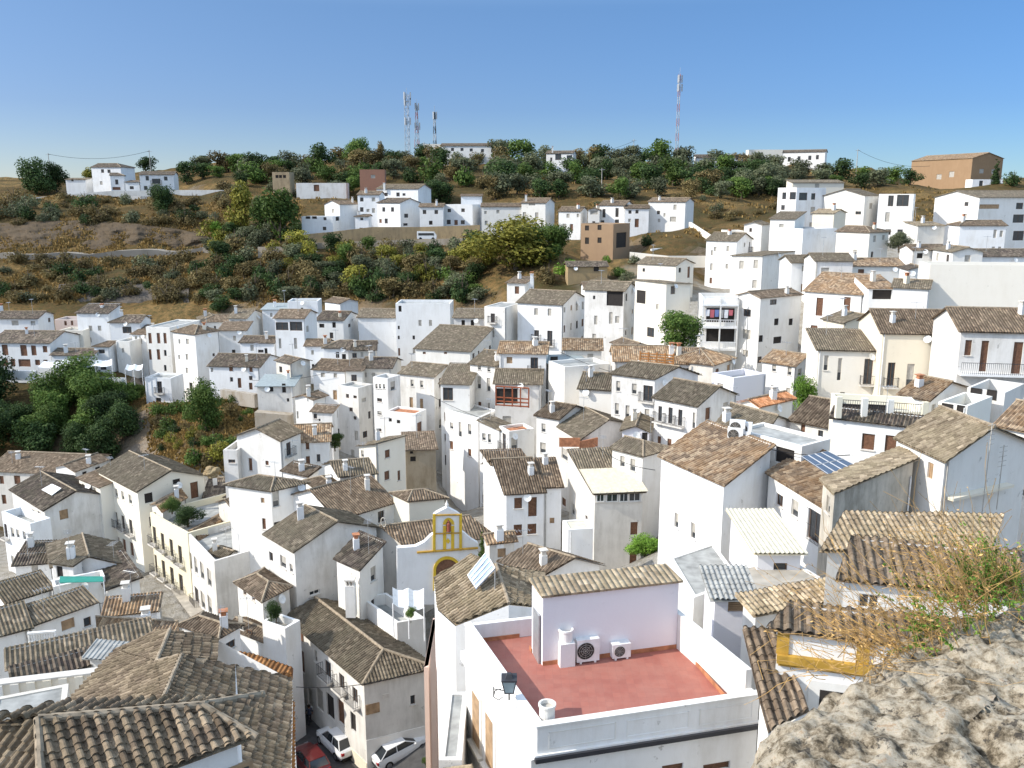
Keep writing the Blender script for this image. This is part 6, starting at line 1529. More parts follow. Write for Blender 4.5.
def pole(px, yt, D, label, wires=()):
    p = P(px, yt, D); zb = tz(p.x, p.y); base = Vector((p.x, p.y, zb)); h = p.z - zb
    root = empty('utility_pole', base, label, 'pole', 'utility poles'); mb = MB(); mb.bar((0, 0, 0), (0, 0, h), .16, 6, 0, .1); mb.build('post', M['blind'], root)
    mb = MB(); mb.bar((-.9, 0, h - .5), (.9, 0, h - .5), .06); mb.build('crossarm', M['metal'], root); return p
for px, yt, D, lb in ((634, 139, 320, 'grey pole between the olive trees and the tall slender mast'), (344 + 514, 149, 320, 'dark pole above the roofs right of the white skyline house'), (149, 150, 300, 'thin pole behind the roadside house at the upper left'), (48, 153, 300, 'thin pole beside the dark tree at the upper left'), (340, 152, 322, 'thin pole at the skyline left of the tall round tree'), (424, 142, 322, 'thin pole between the masts'), (500, 158, 300, 'pole below the long white skyline building'), (602, 168, 260, 'pole within the olive belt')):
    pole(px, yt, D, lb)

# ============ street
mb = MB(); mb.face([Vector((p.x, p.y, .02)) for p in STREET]); tag(mb.build('street', M['asphalt']), None, None, kind='structure')
rp = [onz(364, 747, .03), onz(352, 800, .03), onz(480, 800, 2.3), onz(440, 712, 2.4), onz(424, 716, 2.1)]
mb = MB(); mb.face([rp[0], rp[1], rp[2], rp[3], rp[4]]); tag(mb.build('street_ramp', M['asphalt']), None, None, kind='structure')
mb = MB(); mb.face([Vector((p.x, p.y, .008)) for p in LANE]); tag(mb.build('lane', M['paving']), None, None, kind='structure')
pl = [onz(364, 747, .18), onz(374, 755, .35), onz(426, 730, 2.15), onz(424, 720, 2.25)]
mb = MB(); mb.slab(pl, .25); tag(mb.build('kerb_pavement', M['paving']), None, None, kind='structure')
fr(270, 580, 3.938)
awning([(484, 92), (606, 108), (606, 32), (482, 28)], [63, 63, 66, 66], 'white corrugated pergola with metal posts behind the corner house', M['plastic_w'], True, None)
# translucent sheet over the gallery of the glazed house
GR = [h for h in HS if 'cream glazed gallery' in h['label']][0]; fr(440, 380, 3.838)
a, d, n, Ln = wall_xy(GR, 'R'); rz_ = GR['z0']; c0g, c3g = Vector(GR['c'][0]), Vector(GR['c'][3]); vv_ = (c3g - c0g); ri = GR['rise']
mb = MB(); pts_ = [a - d * .3 - vv_ * .05, a + d * (Ln + .3) - vv_ * .05, a + d * (Ln + .3) + vv_ * .48, a - d * .3 + vv_ * .48]
for p, k in zip(pts_, (-.05, -.05, .48, .48)): p.z = rz_ + ri * k + .26
mb.slab(pts_, .05)
for k in range(9):
    t_ = k / 8; A0 = pts_[0].lerp(pts_[1], t_); B0 = pts_[3].lerp(pts_[2], t_); mb.bar(A0 + Vector((0, 0, .02)), B0 + Vector((0, 0, .02)), .03)
mb.build('sheet_roof', M['poly'], GR['root'], GR['off'])
# stacked balconies
BB = [h for h in HS if 'three stacked open balconies' in h['label']][0]; a, d, n, Ln = wall_xy(BB, 'R'); zt_ = BB['z0']
for k, dz in enumerate((0.9, 3.9, 6.9)):
    mb = MB(); c = a + d * (Ln / 2) + n * .6; mb.box((c.x, c.y, zt_ - dz - .1), (Ln, 1.2, .2), math.atan2(d.y, d.x)); bo = mb.build('balcony', M['w'], BB['root'], BB['off'])
    mb = MB(); rail(mb, Vector((*(a + n * 1.15).xy, zt_ - dz)), Vector((*(a + d * Ln + n * 1.15).xy, zt_ - dz)), .95, .3, .025); mb.build('railing', M['rail_w'], bo, BB['off'])
for k in (0, .5, 1):
    p = a + d * (Ln * k * .98 + .08) + n * 1.1; mb = MB(); mb.box((p.x, p.y, zt_ - 4.5), (.16, .16, 8.5), 0); mb.build('pillar', M['w'], BB['root'], BB['off'])
lr_ = random.Random(3)
for k in range(6):
    p = a + d * (Ln * (.15 + .13 * k)) + n * 1.0; c_ = [(.7, .7, .72), (.45, .12, .14), (.15, .2, .4), (.6, .55, .5)][k % 4]; mb = MB(); w_x = d * .28; zt0 = zt_ - 1.6; zb0 = zt0 - lr_.uniform(.7, 1.3)
    F = [p - w_x, p + w_x, p + w_x * .8 + n * .05, p - w_x * .9 + n * .06]; mb.slab([Vector((F[0].x, F[0].y, zt0)), Vector((F[1].x, F[1].y, zt0)), Vector((F[2].x, F[2].y, zb0)), Vector((F[3].x, F[3].y, zb0))], .02)
    o = mb.build('laundry', plain('cloth_%d' % k, c_, .9)); tag(o, ['white sheet', 'dark red shirt', 'blue towel', 'beige shirt', 'pale sheet', 'maroon cloth'][k] + ' drying on the stacked balconies beside the fig tree', 'laundry', 'laundry on the stacked balconies')
# red wooden pergola
PG = [h for h in HS if 'red wooden pergola under' in h['label']][0]; fr(430, 270, 3.79); redw = plain('red_brown_wood', (.30, .09, .04), .6, var=.25, scale=5)
pA_, pB_ = P(*q((250, 512)), 103.0), P(*q((374, 520)), 103.0); root = empty('pergola', pA_, 'red wooden pergola on the terrace under the long grey-brown roof', 'pergola')
for k in range(5):
    p = pA_.lerp(pB_, k / 4); mb = MB(); mb.box((p.x, p.y, p.z + 1.1), (.16, .16, 2.3)); mb.build('post', redw, root, pA_)
for dz in (.05, .5, .95, 2.25):
    mb = MB(); mb.bar(pA_ + Vector((0, 0, dz)), pB_ + Vector((0, 0, dz)), .09); mb.build('beam', redw, root, pA_)
# brick balcony and red parapets
for (la, x0, y0, x1, y1, D_, hh, lb, mt_) in (('balcony_wall', 490, 660, 568, 674, 87.2, .9, 'brick-red balcony wall of the white corner house', 'clay'), ('balcony_wall', 568, 674, 634, 664, 87.2, .9, 'brick-red balcony side wall of the white corner house', 'clay')):
    A_, B_ = P(*q((x0, y0)), D_), P(*q((x1, y1)), D_ + (1.5 if x0 > 560 else 0) + (2.5 if x0 < 500 else 0) * 0); mb = MB(); c = (A_ + B_) / 2; dd_ = B_ - A_; mb.box((c.x, c.y, A_.z + .2), (dd_.length, .15, hh), math.atan2(dd_.y, dd_.x)); tag(mb.build(la, M[mt_]), lb, 'balcony wall')
# orange slatted fence
fr(430, 270, 3.79); A_, B_ = P(*q((796, 350)), 96), P(*q((922, 358)), 96); root = empty('fence', A_, 'orange slatted fence between brown roofs below the fig tree', 'fence'); orw = plain('orange_wood', (.50, .22, .07), .7)
for k in range(5):
    p = A_.lerp(B_, k / 4); mb = MB(); mb.box((p.x, p.y, p.z + .4), (.14, .14, 1.6)); mb.build('post', orw, root, A_)
for k in range(4):
    mb = MB(); mb.bar(A_ + Vector((0, 0, .1 + .3 * k)), B_ + Vector((0, 0, .1 + .3 * k)), .07); mb.build('rail', orw, root, A_)
# long iron balcony of the right white house
RB = [h for h in HS if 'long iron balcony railing' in h['label']][0]; a, d, n, Ln = wall_xy(RB, 'R'); fr(680, 290, 2.977); s, zb_ = pos_wall(RB, 'R', *q((905, 246)))
mb = MB(); c = a + d * (Ln / 2) + n * .5; mb.box((c.x, c.y, zb_ - .1), (Ln, 1.0, .16), math.atan2(d.y, d.x)); bo = mb.build('balcony', M['w'], RB['root'], RB['off'])
mb = MB(); rail(mb, Vector((*(a + n * .95).xy, zb_)), Vector((*(a + d * Ln + n * .95).xy, zb_)), 1.0, .16, .016); mb.build('railing', M['iron'], bo, RB['off'])
# ochre balustrade on the bluish white house
A_, B_ = P(*q((470, 372)), 61.5), P(*q((733, 388)), 61.5); root = empty('roof_balustrade', A_, 'ochre pillared balustrade with iron grilles above the bluish white house', 'balustrade'); dd_ = B_ - A_; an = math.atan2(dd_.y, dd_.x)
for k in (0, .29, .58, .97):
    p = A_ + dd_ * k; mb = MB(); mb.box((p.x, p.y, p.z + .55), (.4, .3, 1.5), an); mb.build('pillar', M['y'], root, A_)
for a_, b_ in ((0, .29), (.29, .58), (.58, .97)):
    mb = MB(); rail(mb, A_ + dd_ * a_ + Vector((0, 0, .1)), A_ + dd_ * b_ + Vector((0, 0, .1)), 1.0, .15, .015); mb.build('grille', M['iron'], root, A_)
# metal roof aerial on the grey end wall
GW = [h for h in HS if 'carrying an aerial' in h['label']][0]
for x, y0, y1, lb in ((905, 390, 650, 'tall'), (940, 455, 640, 'short')):
    s, zt0 = pos_wall(GW, 'R', *q((x, y0))); s2, zb0 = pos_wall(GW, 'R', *q((x, y1))); a, d, n, Ln = wall_xy(GW, 'R'); p = a + d * s + n * .5; mb = MB(); mb.bar((p.x, p.y, zb0), (p.x, p.y, zt0), .03)
    for k in range(5): z_ = zt0 - .1 - .28 * k; mb.bar((p.x - d.x * .35, p.y - d.y * .35, z_), (p.x + d.x * .35, p.y + d.y * .35, z_), .015)
    mb.build('antenna', M['blind'], GW['root'], GW['off'])
on_wall_px(GW, 'R', 880, 597, 176, 8, .5, 'ledge', M['c'])

# ============ cars
def paintm(name, col):
    m, nt, b = new_mat(name); b.inputs['Base Color'].default_value = (*col, 1); b.inputs['Roughness'].default_value = .28; b.inputs['Coat Weight'].default_value = .6; b.inputs['Coat Roughness'].default_value = .05; return m
M['carglass'] = plain('car_glass', (.02, .025, .03), .06, spec=.8); M['tail'] = plain('tail_light', (.35, .02, .02), .25); M['head'] = plain('head_light', (.6, .62, .65), .15, spec=.8); M['rim'] = plain('wheel_rim', (.35, .35, .36), .35, metal=.7)
def car(rear, front, label, paint, length=4.1, width=1.75, height=1.5, est=False, zr=0, zf_=0):
    a = onz(*rear, zr); b_ = onz(*front, zf_); d = b_ - a; pit = math.atan2(d.z, d.xy.length); ang = math.atan2(d.y, d.x); mid = (a + b_) / 2; mid.z += .04
    root = empty('parked_car', mid, label, 'car', 'cars parked in the street'); root.rotation_euler = (0, -pit, ang)
    Lh, W = length / 2, width / 2
    # stations: x, half width, z bottom, z belt
    st = [(-Lh, W * .80, .38, .82), (-Lh + .12, W * .93, .26, .92), (-Lh + .6, W, .24, .96), (-.6, W, .22, .95), (.5, W, .22, .93), (Lh - 1.0, W, .24, .90), (Lh - .45, W * .96, .26, .82), (Lh - .12, W * .86, .30, .70), (Lh, W * .70, .40, .58)]
    mb = MB(); ring = []
    for x, w, zb, zt in st:
        ring.append([(x, -w * .94, zb), (x, -w, zb + .15), (x, -w * .99, (zb + zt) / 2 + .05), (x, -w * .90, zt), (x, 0, zt + .035), (x, w * .90, zt), (x, w * .99, (zb + zt) / 2 + .05), (x, w, zb + .15), (x, w * .94, zb)])
    for r0, r1 in zip(ring[:-1], ring[1:]):
        for i in range(9): j = (i + 1) % 9; mb.face([r0[i], r0[j], r1[j], r1[i]][::-1])
    mb.face(ring[0]); mb.face(ring[-1][::-1])
    body = mb.build('body', paint, root, smooth=False); bm_ = body.modifiers.new('b', 'BEVEL'); bm_.width = .03; bm_.segments = 2; bm_.limit_method = 'ANGLE'
    # greenhouse
    xr0, xr1 = -Lh + .25, -Lh + (.62 if est else .85); xf1, xf0 = .25, 1.0; zt = height; wb, wt = W * .88, W * .70
    base = [(xr0, -wb), (xf0, -wb), (xf0, wb), (xr0, wb)]; top = [(xr1, -wt), (xf1, -wt), (xf1, wt), (xr1, wt)]; zb = .93
    mb = MB(); Bv = [(x, y, zb) for x, y in base]; Tv = [(x, y, zt - .04) for x, y in top]
    for i in range(4): j = (i + 1) % 4; mb.face([Bv[i], Bv[j], Tv[j], Tv[i]])
    mb.build('windows', M['carglass'], root)
    mb = MB(); mb.slab([(x * 1.0, y * 1.02, zt - (.0 if abs(y) < .1 else .02)) and Vector((x, y * 1.03, zt)) for x, y in top], .05)
    for i in range(4): mb.bar(Vector(Bv[i]), Vector(Tv[i]), .045)
    for s in (-1, 1): xm = (xr1 + xf1) / 2; mb.bar((xm - .05, s * wb, zb), (xm, s * wt * 1.01, zt - .03), .035)
    mb.build('roof', paint, root)
    for x in (-Lh + .75, Lh - .8):
        for s in (-1, 1):
            mb = MB(); mb.bar((x, s * (W - .16), .31), (x, s * (W + .01), .31), .32, 18); wh = mb.build('wheel', M['black'], root); mb = MB(); mb.bar((x, s * (W - .1), .31), (x, s * (W + .02), .31), .19, 14); mb.build('rim', M['rim'], wh)
    for s in (-1, 1):
        mb = MB(); mb.box((-Lh + .03, s * W * .72, .74), (.12, .22, .2)); mb.build('tail_light', M['tail'], root)
        mb = MB(); mb.box((Lh - .13, s * W * .62, .63), (.14, .30, .12)); mb.build('headlight', M['head'], root)
        mb = MB(); mb.box((.82, s * (W + .06), .98), (.12, .16, .12)); mb.build('mirror', paint, root)
    mb = MB(); mb.box((-Lh - .01, 0, .55), (.02, .5, .12)); mb.build('number_plate', M['plastic_w'], root)
    mb = MB(); mb.box((-Lh + .02, 0, .34), (.1, W * 1.6, .16)); mb.build('bumper', M['black'], root)
    return root
WP = paintm('white_paint', (.78, .78, .77))
car((347, 757), (329, 739), 'white hatchback seen from behind in the middle of the street', WP, 4.1, 1.78, 1.55, True)
car((385, 764), (418, 746), 'white older saloon parked by the pavement beside two people', WP, 4.2, 1.65, 1.38, False, .75, 1.15)
car((319, 778), (302, 757), 'dark red car partly cut off at the bottom of the street', paintm('red_paint', (.11, .012, .012)), 4.0, 1.7, 1.45, True)
# far van
g, gD = ground(427, 241, 150)
vp = P(427, 240, 205); rv = empty('parked_van', Vector((vp.x, vp.y, vp.z)), 'white van with dark window strip parked below the hillside cluster', 'van')
mb = MB(); prof = [(-2.2, .3), (2.2, .3), (2.3, 1.0), (1.7, 1.9), (-2.2, 2.0)]
for y0, y1 in ((-.95, .95),):
    F = [Vector((x, y0, z)) for x, z in prof]; Bk = [Vector((x, y1, z)) for x, z in prof]; mb.face(F); mb.face(Bk[::-1])
    for i in range(5): j = (i + 1) % 5; mb.face([F[i], Bk[i], Bk[j], F[j]])
mb.build('body', WP, rv); mb = MB(); mb.box((-.1, -.96, 1.35), (3.6, .04, .55)); mb.build('window', M['carglass'], rv)
for x in (-1.4, 1.5):
    mb = MB(); mb.bar((x, -1.0, .33), (x, -.75, .33), .34, 12); mb.build('wheel', M['black'], rv)

# ============ people
def person(px, py, label, top, legs_, hair, ang, stride=.18, z=0.02, scale=1.0, armup=0):
    p = onz(px, py, z)
    J = {'pelvis': (0, 0, .95), 'waist': (0, 0, 1.10), 'chest': (0, .01, 1.32), 'neck': (0, 0, 1.47), 'chin': (0, .02, 1.55), 'head': (0, .02, 1.64), 'crown': (0, .01, 1.72)}
    for s, nm in ((-1, 'l'), (1, 'r')):
        f_ = stride * s
        J['hip' + nm] = (s * .09, 0, .90); J['knee' + nm] = (s * .10, f_ * .6 + .03, .50); J['ank' + nm] = (s * .10, f_, .09); J['toe' + nm] = (s * .11, f_ + .16, .04)
        J['sh' + nm] = (s * .18, 0, 1.42); J['el' + nm] = (s * .24, -f_ * .5, 1.14); J['wr' + nm] = (s * .22, -f_ * .8 + .12 + armup * .1, .92 + armup); J['hand' + nm] = (s * .21, -f_ * .9 + .18 + armup * .1, .85 + armup)
    E = [('pelvis', 'waist'), ('waist', 'chest'), ('chest', 'neck'), ('neck', 'chin'), ('chin', 'head'), ('head', 'crown')]
    for nm in 'lr': E += [('pelvis', 'hip' + nm), ('hip' + nm, 'knee' + nm), ('knee' + nm, 'ank' + nm), ('ank' + nm, 'toe' + nm), ('chest', 'sh' + nm), ('sh' + nm, 'el' + nm), ('el' + nm, 'wr' + nm), ('wr' + nm, 'hand' + nm)]
    Rr = dict(pelvis=.13, waist=.115, chest=.15, neck=.055, chin=.07, head=.095, crown=.07, hip=.09, knee=.06, ank=.045, toe=.04, sh=.065, el=.045, wr=.032, hand=.035)
    ks = list(J); me = bpy.data.meshes.new('person'); me.from_pydata([J[k] for k in ks], [(ks.index(a), ks.index(b_)) for a, b_ in E], [])
    o = bpy.data.objects.new('person', me); COL.objects.link(o); sk = o.modifiers.new('s', 'SKIN'); ss = o.modifiers.new('u', 'SUBSURF'); ss.levels = 1; ss.render_levels = 1
    for k, v in zip(ks, me.skin_vertices[0].data):
        r_ = Rr.get(k, Rr.get(k[:-1])); v.radius = (r_, r_ * (.75 if k in ('chest', 'waist', 'pelvis') else 1)); 
    me.skin_vertices[0].data[0].use_root = True
    dg = bpy.context.evaluated_depsgraph_get(); m2 = bpy.data.meshes.new_from_object(o.evaluated_get(dg)); o.modifiers.clear(); o.data = m2; m2.name = 'person'
    m2.materials.clear(); 
    for m_ in (M['skin'], top, legs_): m2.materials.append(m_)
    for f_ in m2.polygons:
        c = f_.center; f_.material_index = 0 if c.z > 1.47 or (abs(c.x) > .2 and c.z < 1.16 and c.z > .7) else (1 if c.z > .98 else 2)
        f_.use_smooth = True
    hm = MB(); hm.lathe((0, -.015, 1.6), [(.10, -.06), (.115, .02), (.105, .11), (.06, .17), (.01, .185)], 10); ho = hm.build('hair', hair, o, smooth=True)
    o.location = p; o.rotation_euler = (0, 0, ang); o.scale = (scale,) * 3
    return tag(o, label, 'person', 'people in the street')
M['skin'] = plain('skin', (.42, .24, .16), .6); hd = plain('dark_hair', (.03, .02, .015), .7)
person(370, 757, 'person in white top and light trousers on the pavement corner', plain('white_top', (.7, .7, .68), .8), plain('pale_trousers', (.35, .38, .42), .8), hd, 2.6, z=.1)
person(366, 765, 'person in pink patterned top beside the white saloon', plain('pink_top', (.42, .2, .2), .8), plain('grey_trousers', (.2, .18, .18), .8), hd, 2.2, .1, z=.05)
person(310, 725, 'person in dark blue clothes walking ahead of the white hatchback', plain('dark_top', (.05, .06, .10), .8), plain('dark_trousers', (.04, .04, .05), .8), hd, .4)
person(300, 735, 'person in black walking up the shaded side of the street', plain('black_top', (.03, .03, .035), .8), plain('black_trousers', (.025, .025, .03), .8), hd, .3, .22)
person(304, 718, 'person in grey shirt standing at the far end of the visible street', plain('grey_shirt', (.3, .3, .28), .8), plain('navy_trousers', (.05, .06, .1), .8), hd, 1.8, .05)

# ============ overhead cables
def cable(a, b_, sag, label, r=.025):
    A_, B_ = P(*a[:2], a[2]), P(*b_[:2], b_[2]); mb = MB(); n = 14; pr = None
    for i in range(n + 1):
        t = i / n; p = A_.lerp(B_, t) - Vector((0, 0, sag * 4 * t * (1 - t)))
        if pr is not None: mb.bar(pr, p, r, 4)
        pr = p
    tag(mb.build('cable', M['black']), label, 'cable', 'overhead cables')
cable((296, 687, 55), (424, 668, 58), .5, 'black cable strung across the street in front of the corner house')
cable((149, 151, 300), (48, 154, 300), 2, 'thin cable between the poles at the upper left', .05)
cable((634, 141, 320), (560, 152, 322), 2, 'thin cable running down from the pole between the olive trees', .05)
cable((858, 150, 320), (930, 166, 300), 2, 'thin cable from the pole right of the white skyline house to the warehouse', .05)
cable((560, 352, 108), (690, 385, 92), .8, 'black cable over the laundry terrace roofs')
cable((250, 380, 128), (330, 372, 124), .5, 'black cable over the brown roofs beside the gorge')
cable((430, 395, 108), (530, 430, 95), .6, 'black cable between the central white houses')
cable((740, 440, 60), (850, 455, 52), .4, 'black cable over the solar array roof')
cable((590, 440, 90), (655, 470, 62), .6, 'black cable from the corner balcony house to the mossy-roofed house')

# green tarpaulin on the left roof terrace
fr(0, 440, 3.2)
W = [P(*q(p), D_) for p, D_ in (((190, 456), 69.0), ((332, 452), 69.0), ((328, 436), 70.6), ((192, 436), 70.6))]
mb = MB(); mb.slab(W, .05); o = mb.build('tarpaulin', M['green']); tag(o, 'green tarpaulin stretched over the small roof terrace in the left street block', 'tarpaulin')
for p in W:
    mb = MB(); mb.bar(p, p - Vector((0, 0, 1.1)), .03); mb.build('pole', M['rail_w'], o)
# skylight sheet on the brown roof
RS = [h for h in HS if 'bright skylight sheet' in h['label']][0]
W = [onz(*q(p), z_) for p, z_ in (((133, 158), RS['z0'] + .9), ((166, 176), RS['z0'] + .8), ((196, 154), RS['z0'] + 1.35), ((166, 140), RS['z0'] + 1.45))]
mb = MB(); mb.slab(W, .06); mb.build('skylight', M['plastic_w'], RS['root'], RS['off'])

# ============ quarry faces and track on the left slope
def cliff(name, top, bot, amp, kind='structure'):
    m_c = M['cliff']; NX, NY = 150, 22; vs = []
    def lerp(pl, t):
        k = t * (len(pl) - 1); i = min(int(k), len(pl) - 2); return pl[i].lerp(pl[i + 1], k - i)
    for i in range(NX + 1):
        for j in range(NY + 1):
            t, s_ = i / NX, j / NY; p = lerp(top, t) * (1 - s_) + lerp(bot, t) * s_; c = p * .16; e_ = math.sin(PI * s_) ** .5
            n_ = noise.fractal(Vector((c.x, c.y, c.z * 2.2)), .9, 2.1, 6); vs.append((p.x + .5 * n_, p.y - (amp * (.6 + n_)) * e_ - .3, p.z + .3 * n_ * e_))
    nc = NY + 1; fs = [(i * nc + j, i * nc + j + 1, (i + 1) * nc + j + 1, (i + 1) * nc + j) for i in range(NX) for j in range(NY)]
    me = bpy.data.meshes.new(name); me.from_pydata(vs, [], fs); me.materials.append(m_c); o = bpy.data.objects.new(name, me); COL.objects.link(o); tag(o, None, None, kind=kind)
M['cliff'] = wallmat('grey_brown_rock', (.115, .09, .065), (.07, .055, .04), .9, .8, 1.0)
def gpt(x, y, up=0):
    g_, _ = ground(x, y, 110); return g_ + Vector((0, 0, up))
cliff('cliff', [gpt(x, y, .5) for x, y in ((-20, 226), (40, 223), (90, 222), (140, 226), (185, 232), (215, 240))], [gpt(x, y, -.6) for x, y in ((-20, 250), (40, 250), (90, 249), (140, 249), (185, 247), (215, 247))], 1.6)
cliff('cliff', [gpt(x, y, .4) for x, y in ((60, 286), (100, 283), (150, 286), (190, 290))], [gpt(x, y, -.6) for x, y in ((60, 302), (100, 303), (150, 303), (190, 303))], 1.2)
M['track'] = plain('track_dust', (.27, .24, .20), .95, var=.2, scale=.3)
tr = [gpt(x, y) for x, y in ((-20, 257), (20, 257), (60, 256), (110, 255), (160, 253), (205, 250), (245, 247))]
mb = MB(); pts_ = []
for a, b_ in zip(tr[:-1], tr[1:]):
    for k in range(12): p = a.lerp(b_, k / 12); pts_.append(p)
prev = None
for p in pts_:
    a, b_ = Vector((p.x, p.y - 1.8, 0)), Vector((p.x, p.y + 1.8, 0)); z_ = max(tz(a.x, a.y), tz(b_.x, b_.y)) + .05; a.z = b_.z = z_
    if prev: mb.slab([prev[0], a, b_, prev[1]], 1.6)
    prev = (a, b_)
tag(mb.build('road', M['track']), None, None, kind='structure')
# ============ vegetation
rnd = random.Random(5)
def leafmat(name, c1, c2, c3):
    m, nt, b = new_mat(name)
    tc = N(nt, 'ShaderNodeTexCoord'); oi = N(nt, 'ShaderNodeObjectInfo'); geo = N(nt, 'ShaderNodeNewGeometry')
    n1 = N(nt, 'ShaderNodeTexNoise', Scale=2.2, Detail=4.0); L(nt, tc, 'Object', n1, 'Vector')
    ad = N(nt, 'ShaderNodeMath', operation='MULTIPLY_ADD'); ad.inputs[1].default_value = .35; L(nt, geo, 'Random Per Island', ad, 0); L(nt, n1, 'Fac', ad, 2)
    r = ramp(nt, [(.45, c1), (.65, c2), (.9, c3)]); L(nt, ad, 'Value', r, 'Fac')
    hs = N(nt, 'ShaderNodeHueSaturation'); mr = N(nt, 'ShaderNodeMapRange'); mr.inputs['To Min'].default_value = .7; mr.inputs['To Max'].default_value = 1.3
    L(nt, oi, 'Random', mr, 'Value'); L(nt, mr, 'Result', hs, 'Value'); L(nt, r, 'Color', hs, 'Color'); L(nt, hs, 'Color', b, 'Base Color')
    b.inputs['Roughness'].default_value = .7; b.inputs['Specular IOR Level'].default_value = .2
    tr = N(nt, 'ShaderNodeBsdfTranslucent'); L(nt, hs, 'Color', tr, 'Color'); ms = N(nt, 'ShaderNodeMixShader'); ms.inputs[0].default_value = .25
    L(nt, b, 'BSDF', ms, 1); L(nt, tr, 'BSDF', ms, 2); out = nt.nodes['Material Output']; L(nt, ms, 0, out, 'Surface')
    return m
LM = dict(dark=leafmat('leaf_dark', (.018, .036, .012), (.042, .075, .022), (.085, .13, .04)), green=leafmat('leaf_green', (.035, .07, .014), (.08, .135, .026), (.15, .21, .05)),
          yell=leafmat('leaf_yellowgreen', (.10, .11, .016), (.22, .21, .035), (.36, .32, .06)), olive=leafmat('leaf_olive', (.065, .075, .038), (.12, .135, .07), (.20, .21, .12)),
          brown=leafmat('leaf_brown', (.08, .065, .025), (.15, .115, .045), (.25, .19, .08)), pale=leafmat('leaf_bright', (.06, .12, .015), (.13, .24, .03), (.22, .36, .06)))
bark = plain('bark', (.13, .10, .07), .95, var=.4, scale=6)
def crown_mesh(name, nleaf, leaf, mat, seed, shape='round', lobes=9):
    r = random.Random(seed); L_ = []
    for i in range(lobes + 3):
        a = r.uniform(0, 2 * PI); rr = r.uniform(.1, .62) if i else 0; z = r.uniform(.35, 1.45)
        if shape == 'cone': rr = r.uniform(0, .12); z = i / lobes * 1.9 + .05; s = .30 * (1 - .75 * i / lobes)
        elif shape == 'shrub': z = r.uniform(.1, .7); s = r.uniform(.35, .6)
        elif shape == 'tall': z = r.uniform(.3, 1.9); rr *= .75; s = r.uniform(.28, .48)
        else: s = r.uniform(.26, .56) * (1.1 - .25 * abs(z - .9))
        L_.append((rr * math.cos(a), rr * math.sin(a), z, s, r.uniform(.7, 1.0)))
    tot = sum(l[3] ** 2 for l in L_); v, f = [], []
    for (x, y, z, s, fl) in L_:
        for _ in range(int(nleaf * s * s / tot)):
            dv = Vector((r.gauss(0, 1), r.gauss(0, 1), r.gauss(0, 1))).normalized(); k = s * (r.random() ** .28) * (1 + .25 * noise.noise(dv * 2.3 + Vector((x * 9, y * 9, z * 9 + seed))))
            p = Vector((x, y, z)) + Vector((dv.x * k, dv.y * k, dv.z * k * fl))
            if p.z < .02: continue
            n_ = (dv + Vector((r.gauss(0, .6), r.gauss(0, .6), r.gauss(0, .6) + .3))).normalized(); u = n_.orthogonal().normalized(); u = (u * math.cos(0) + n_.cross(u) * r.uniform(-1, 1)).normalized(); w = n_.cross(u)
            sz = leaf * r.uniform(.6, 1.3); b = len(v)
            v += [tuple(p - u * sz), tuple(p + w * sz * .55 + n_ * sz * .15), tuple(p + u * sz), tuple(p - w * sz * .55 + n_ * sz * .15)]; f.append((b, b + 1, b + 2, b + 3))
    me = bpy.data.meshes.new(name); me.from_pydata(v, [], f); me.materials.append(mat); return me
def trunk_mesh(seed, hgt=.9, r0=.075):
    r = random.Random(seed); mb = MB(); p = Vector((0, 0, -.25)); top = Vector((r.uniform(-.08, .08), r.uniform(-.08, .08), hgt * .55)); mb.bar(p, top, r0, 7, 0, r0 * .65)
    for i in range(5):
        a = 2 * PI * i / 5 + r.uniform(-.4, .4); e = top + Vector((.42 * math.cos(a), .42 * math.sin(a), r.uniform(.25, .7))); mb.bar(top - Vector((0, 0, r.uniform(0, .15))), e, r0 * .45, 5, 0, r0 * .12)
    mb.bar(top, top + Vector((0, 0, .8)), r0 * .6, 5, 0, r0 * .1)
    me = bpy.data.meshes.new('trunk'); me.from_pydata(mb.v, [], mb.f); me.materials.append(bark); return me
PR = {}
FORMS = dict(far=dict(nleaf=1500, leaf=.085), shrub=dict(nleaf=700, leaf=.095, shape='shrub', lobes=6), near=dict(nleaf=6500, leaf=.05, lobes=13),
             tall=dict(nleaf=2600, leaf=.07, shape='tall', lobes=12), cone=dict(nleaf=1500, leaf=.06, shape='cone', lobes=9))
def proto(c, form):
    if (c, form) not in PR: PR[(c, form)] = [(crown_mesh('crown', seed=s, mat=LM[c], **FORMS[form]), trunk_mesh(s)) for s in (1, 2, 3, 4, 5)]
    return rnd.choice(PR[(c, form)])
nT = [0]
def T(px, py, w, h, col, form, label, cat, group, D=None, name=None):
    """px, py: photo point of the crown's foot; w, h: size of the plant in photo pixels"""
    if D is None:
        g, D = ground(px, py, 95)
        if g is None: return
    else:
        g = P(px, py, D); 
    me, tm = proto(col, form)
    R_ = w / 2 * D / FPX; Hh = h * D / FPX
    o = bpy.data.objects.new(name or ('shrub' if form == 'shrub' else 'tree'), None); COL.objects.link(o); o.location = g; nat = {'shrub': 1.15, 'cone': 2.0, 'tall': 2.3}.get(form, 1.85)
    wd = {'cone': .38, 'tall': .85, 'shrub': .9}.get(form, .92)
    o.scale = (R_ / wd, R_ / wd, Hh / nat); o.rotation_euler = (0, 0, rnd.uniform(0, 6.28))
    c = bpy.data.objects.new('crown', me); COL.objects.link(c); c.parent = o
    t = bpy.data.objects.new('trunk', tm); COL.objects.link(t); t.parent = o
    tag(o, label, cat, group); nT[0] += 1; return o
G1 = 'trees and shrubs of the wooded hillside'
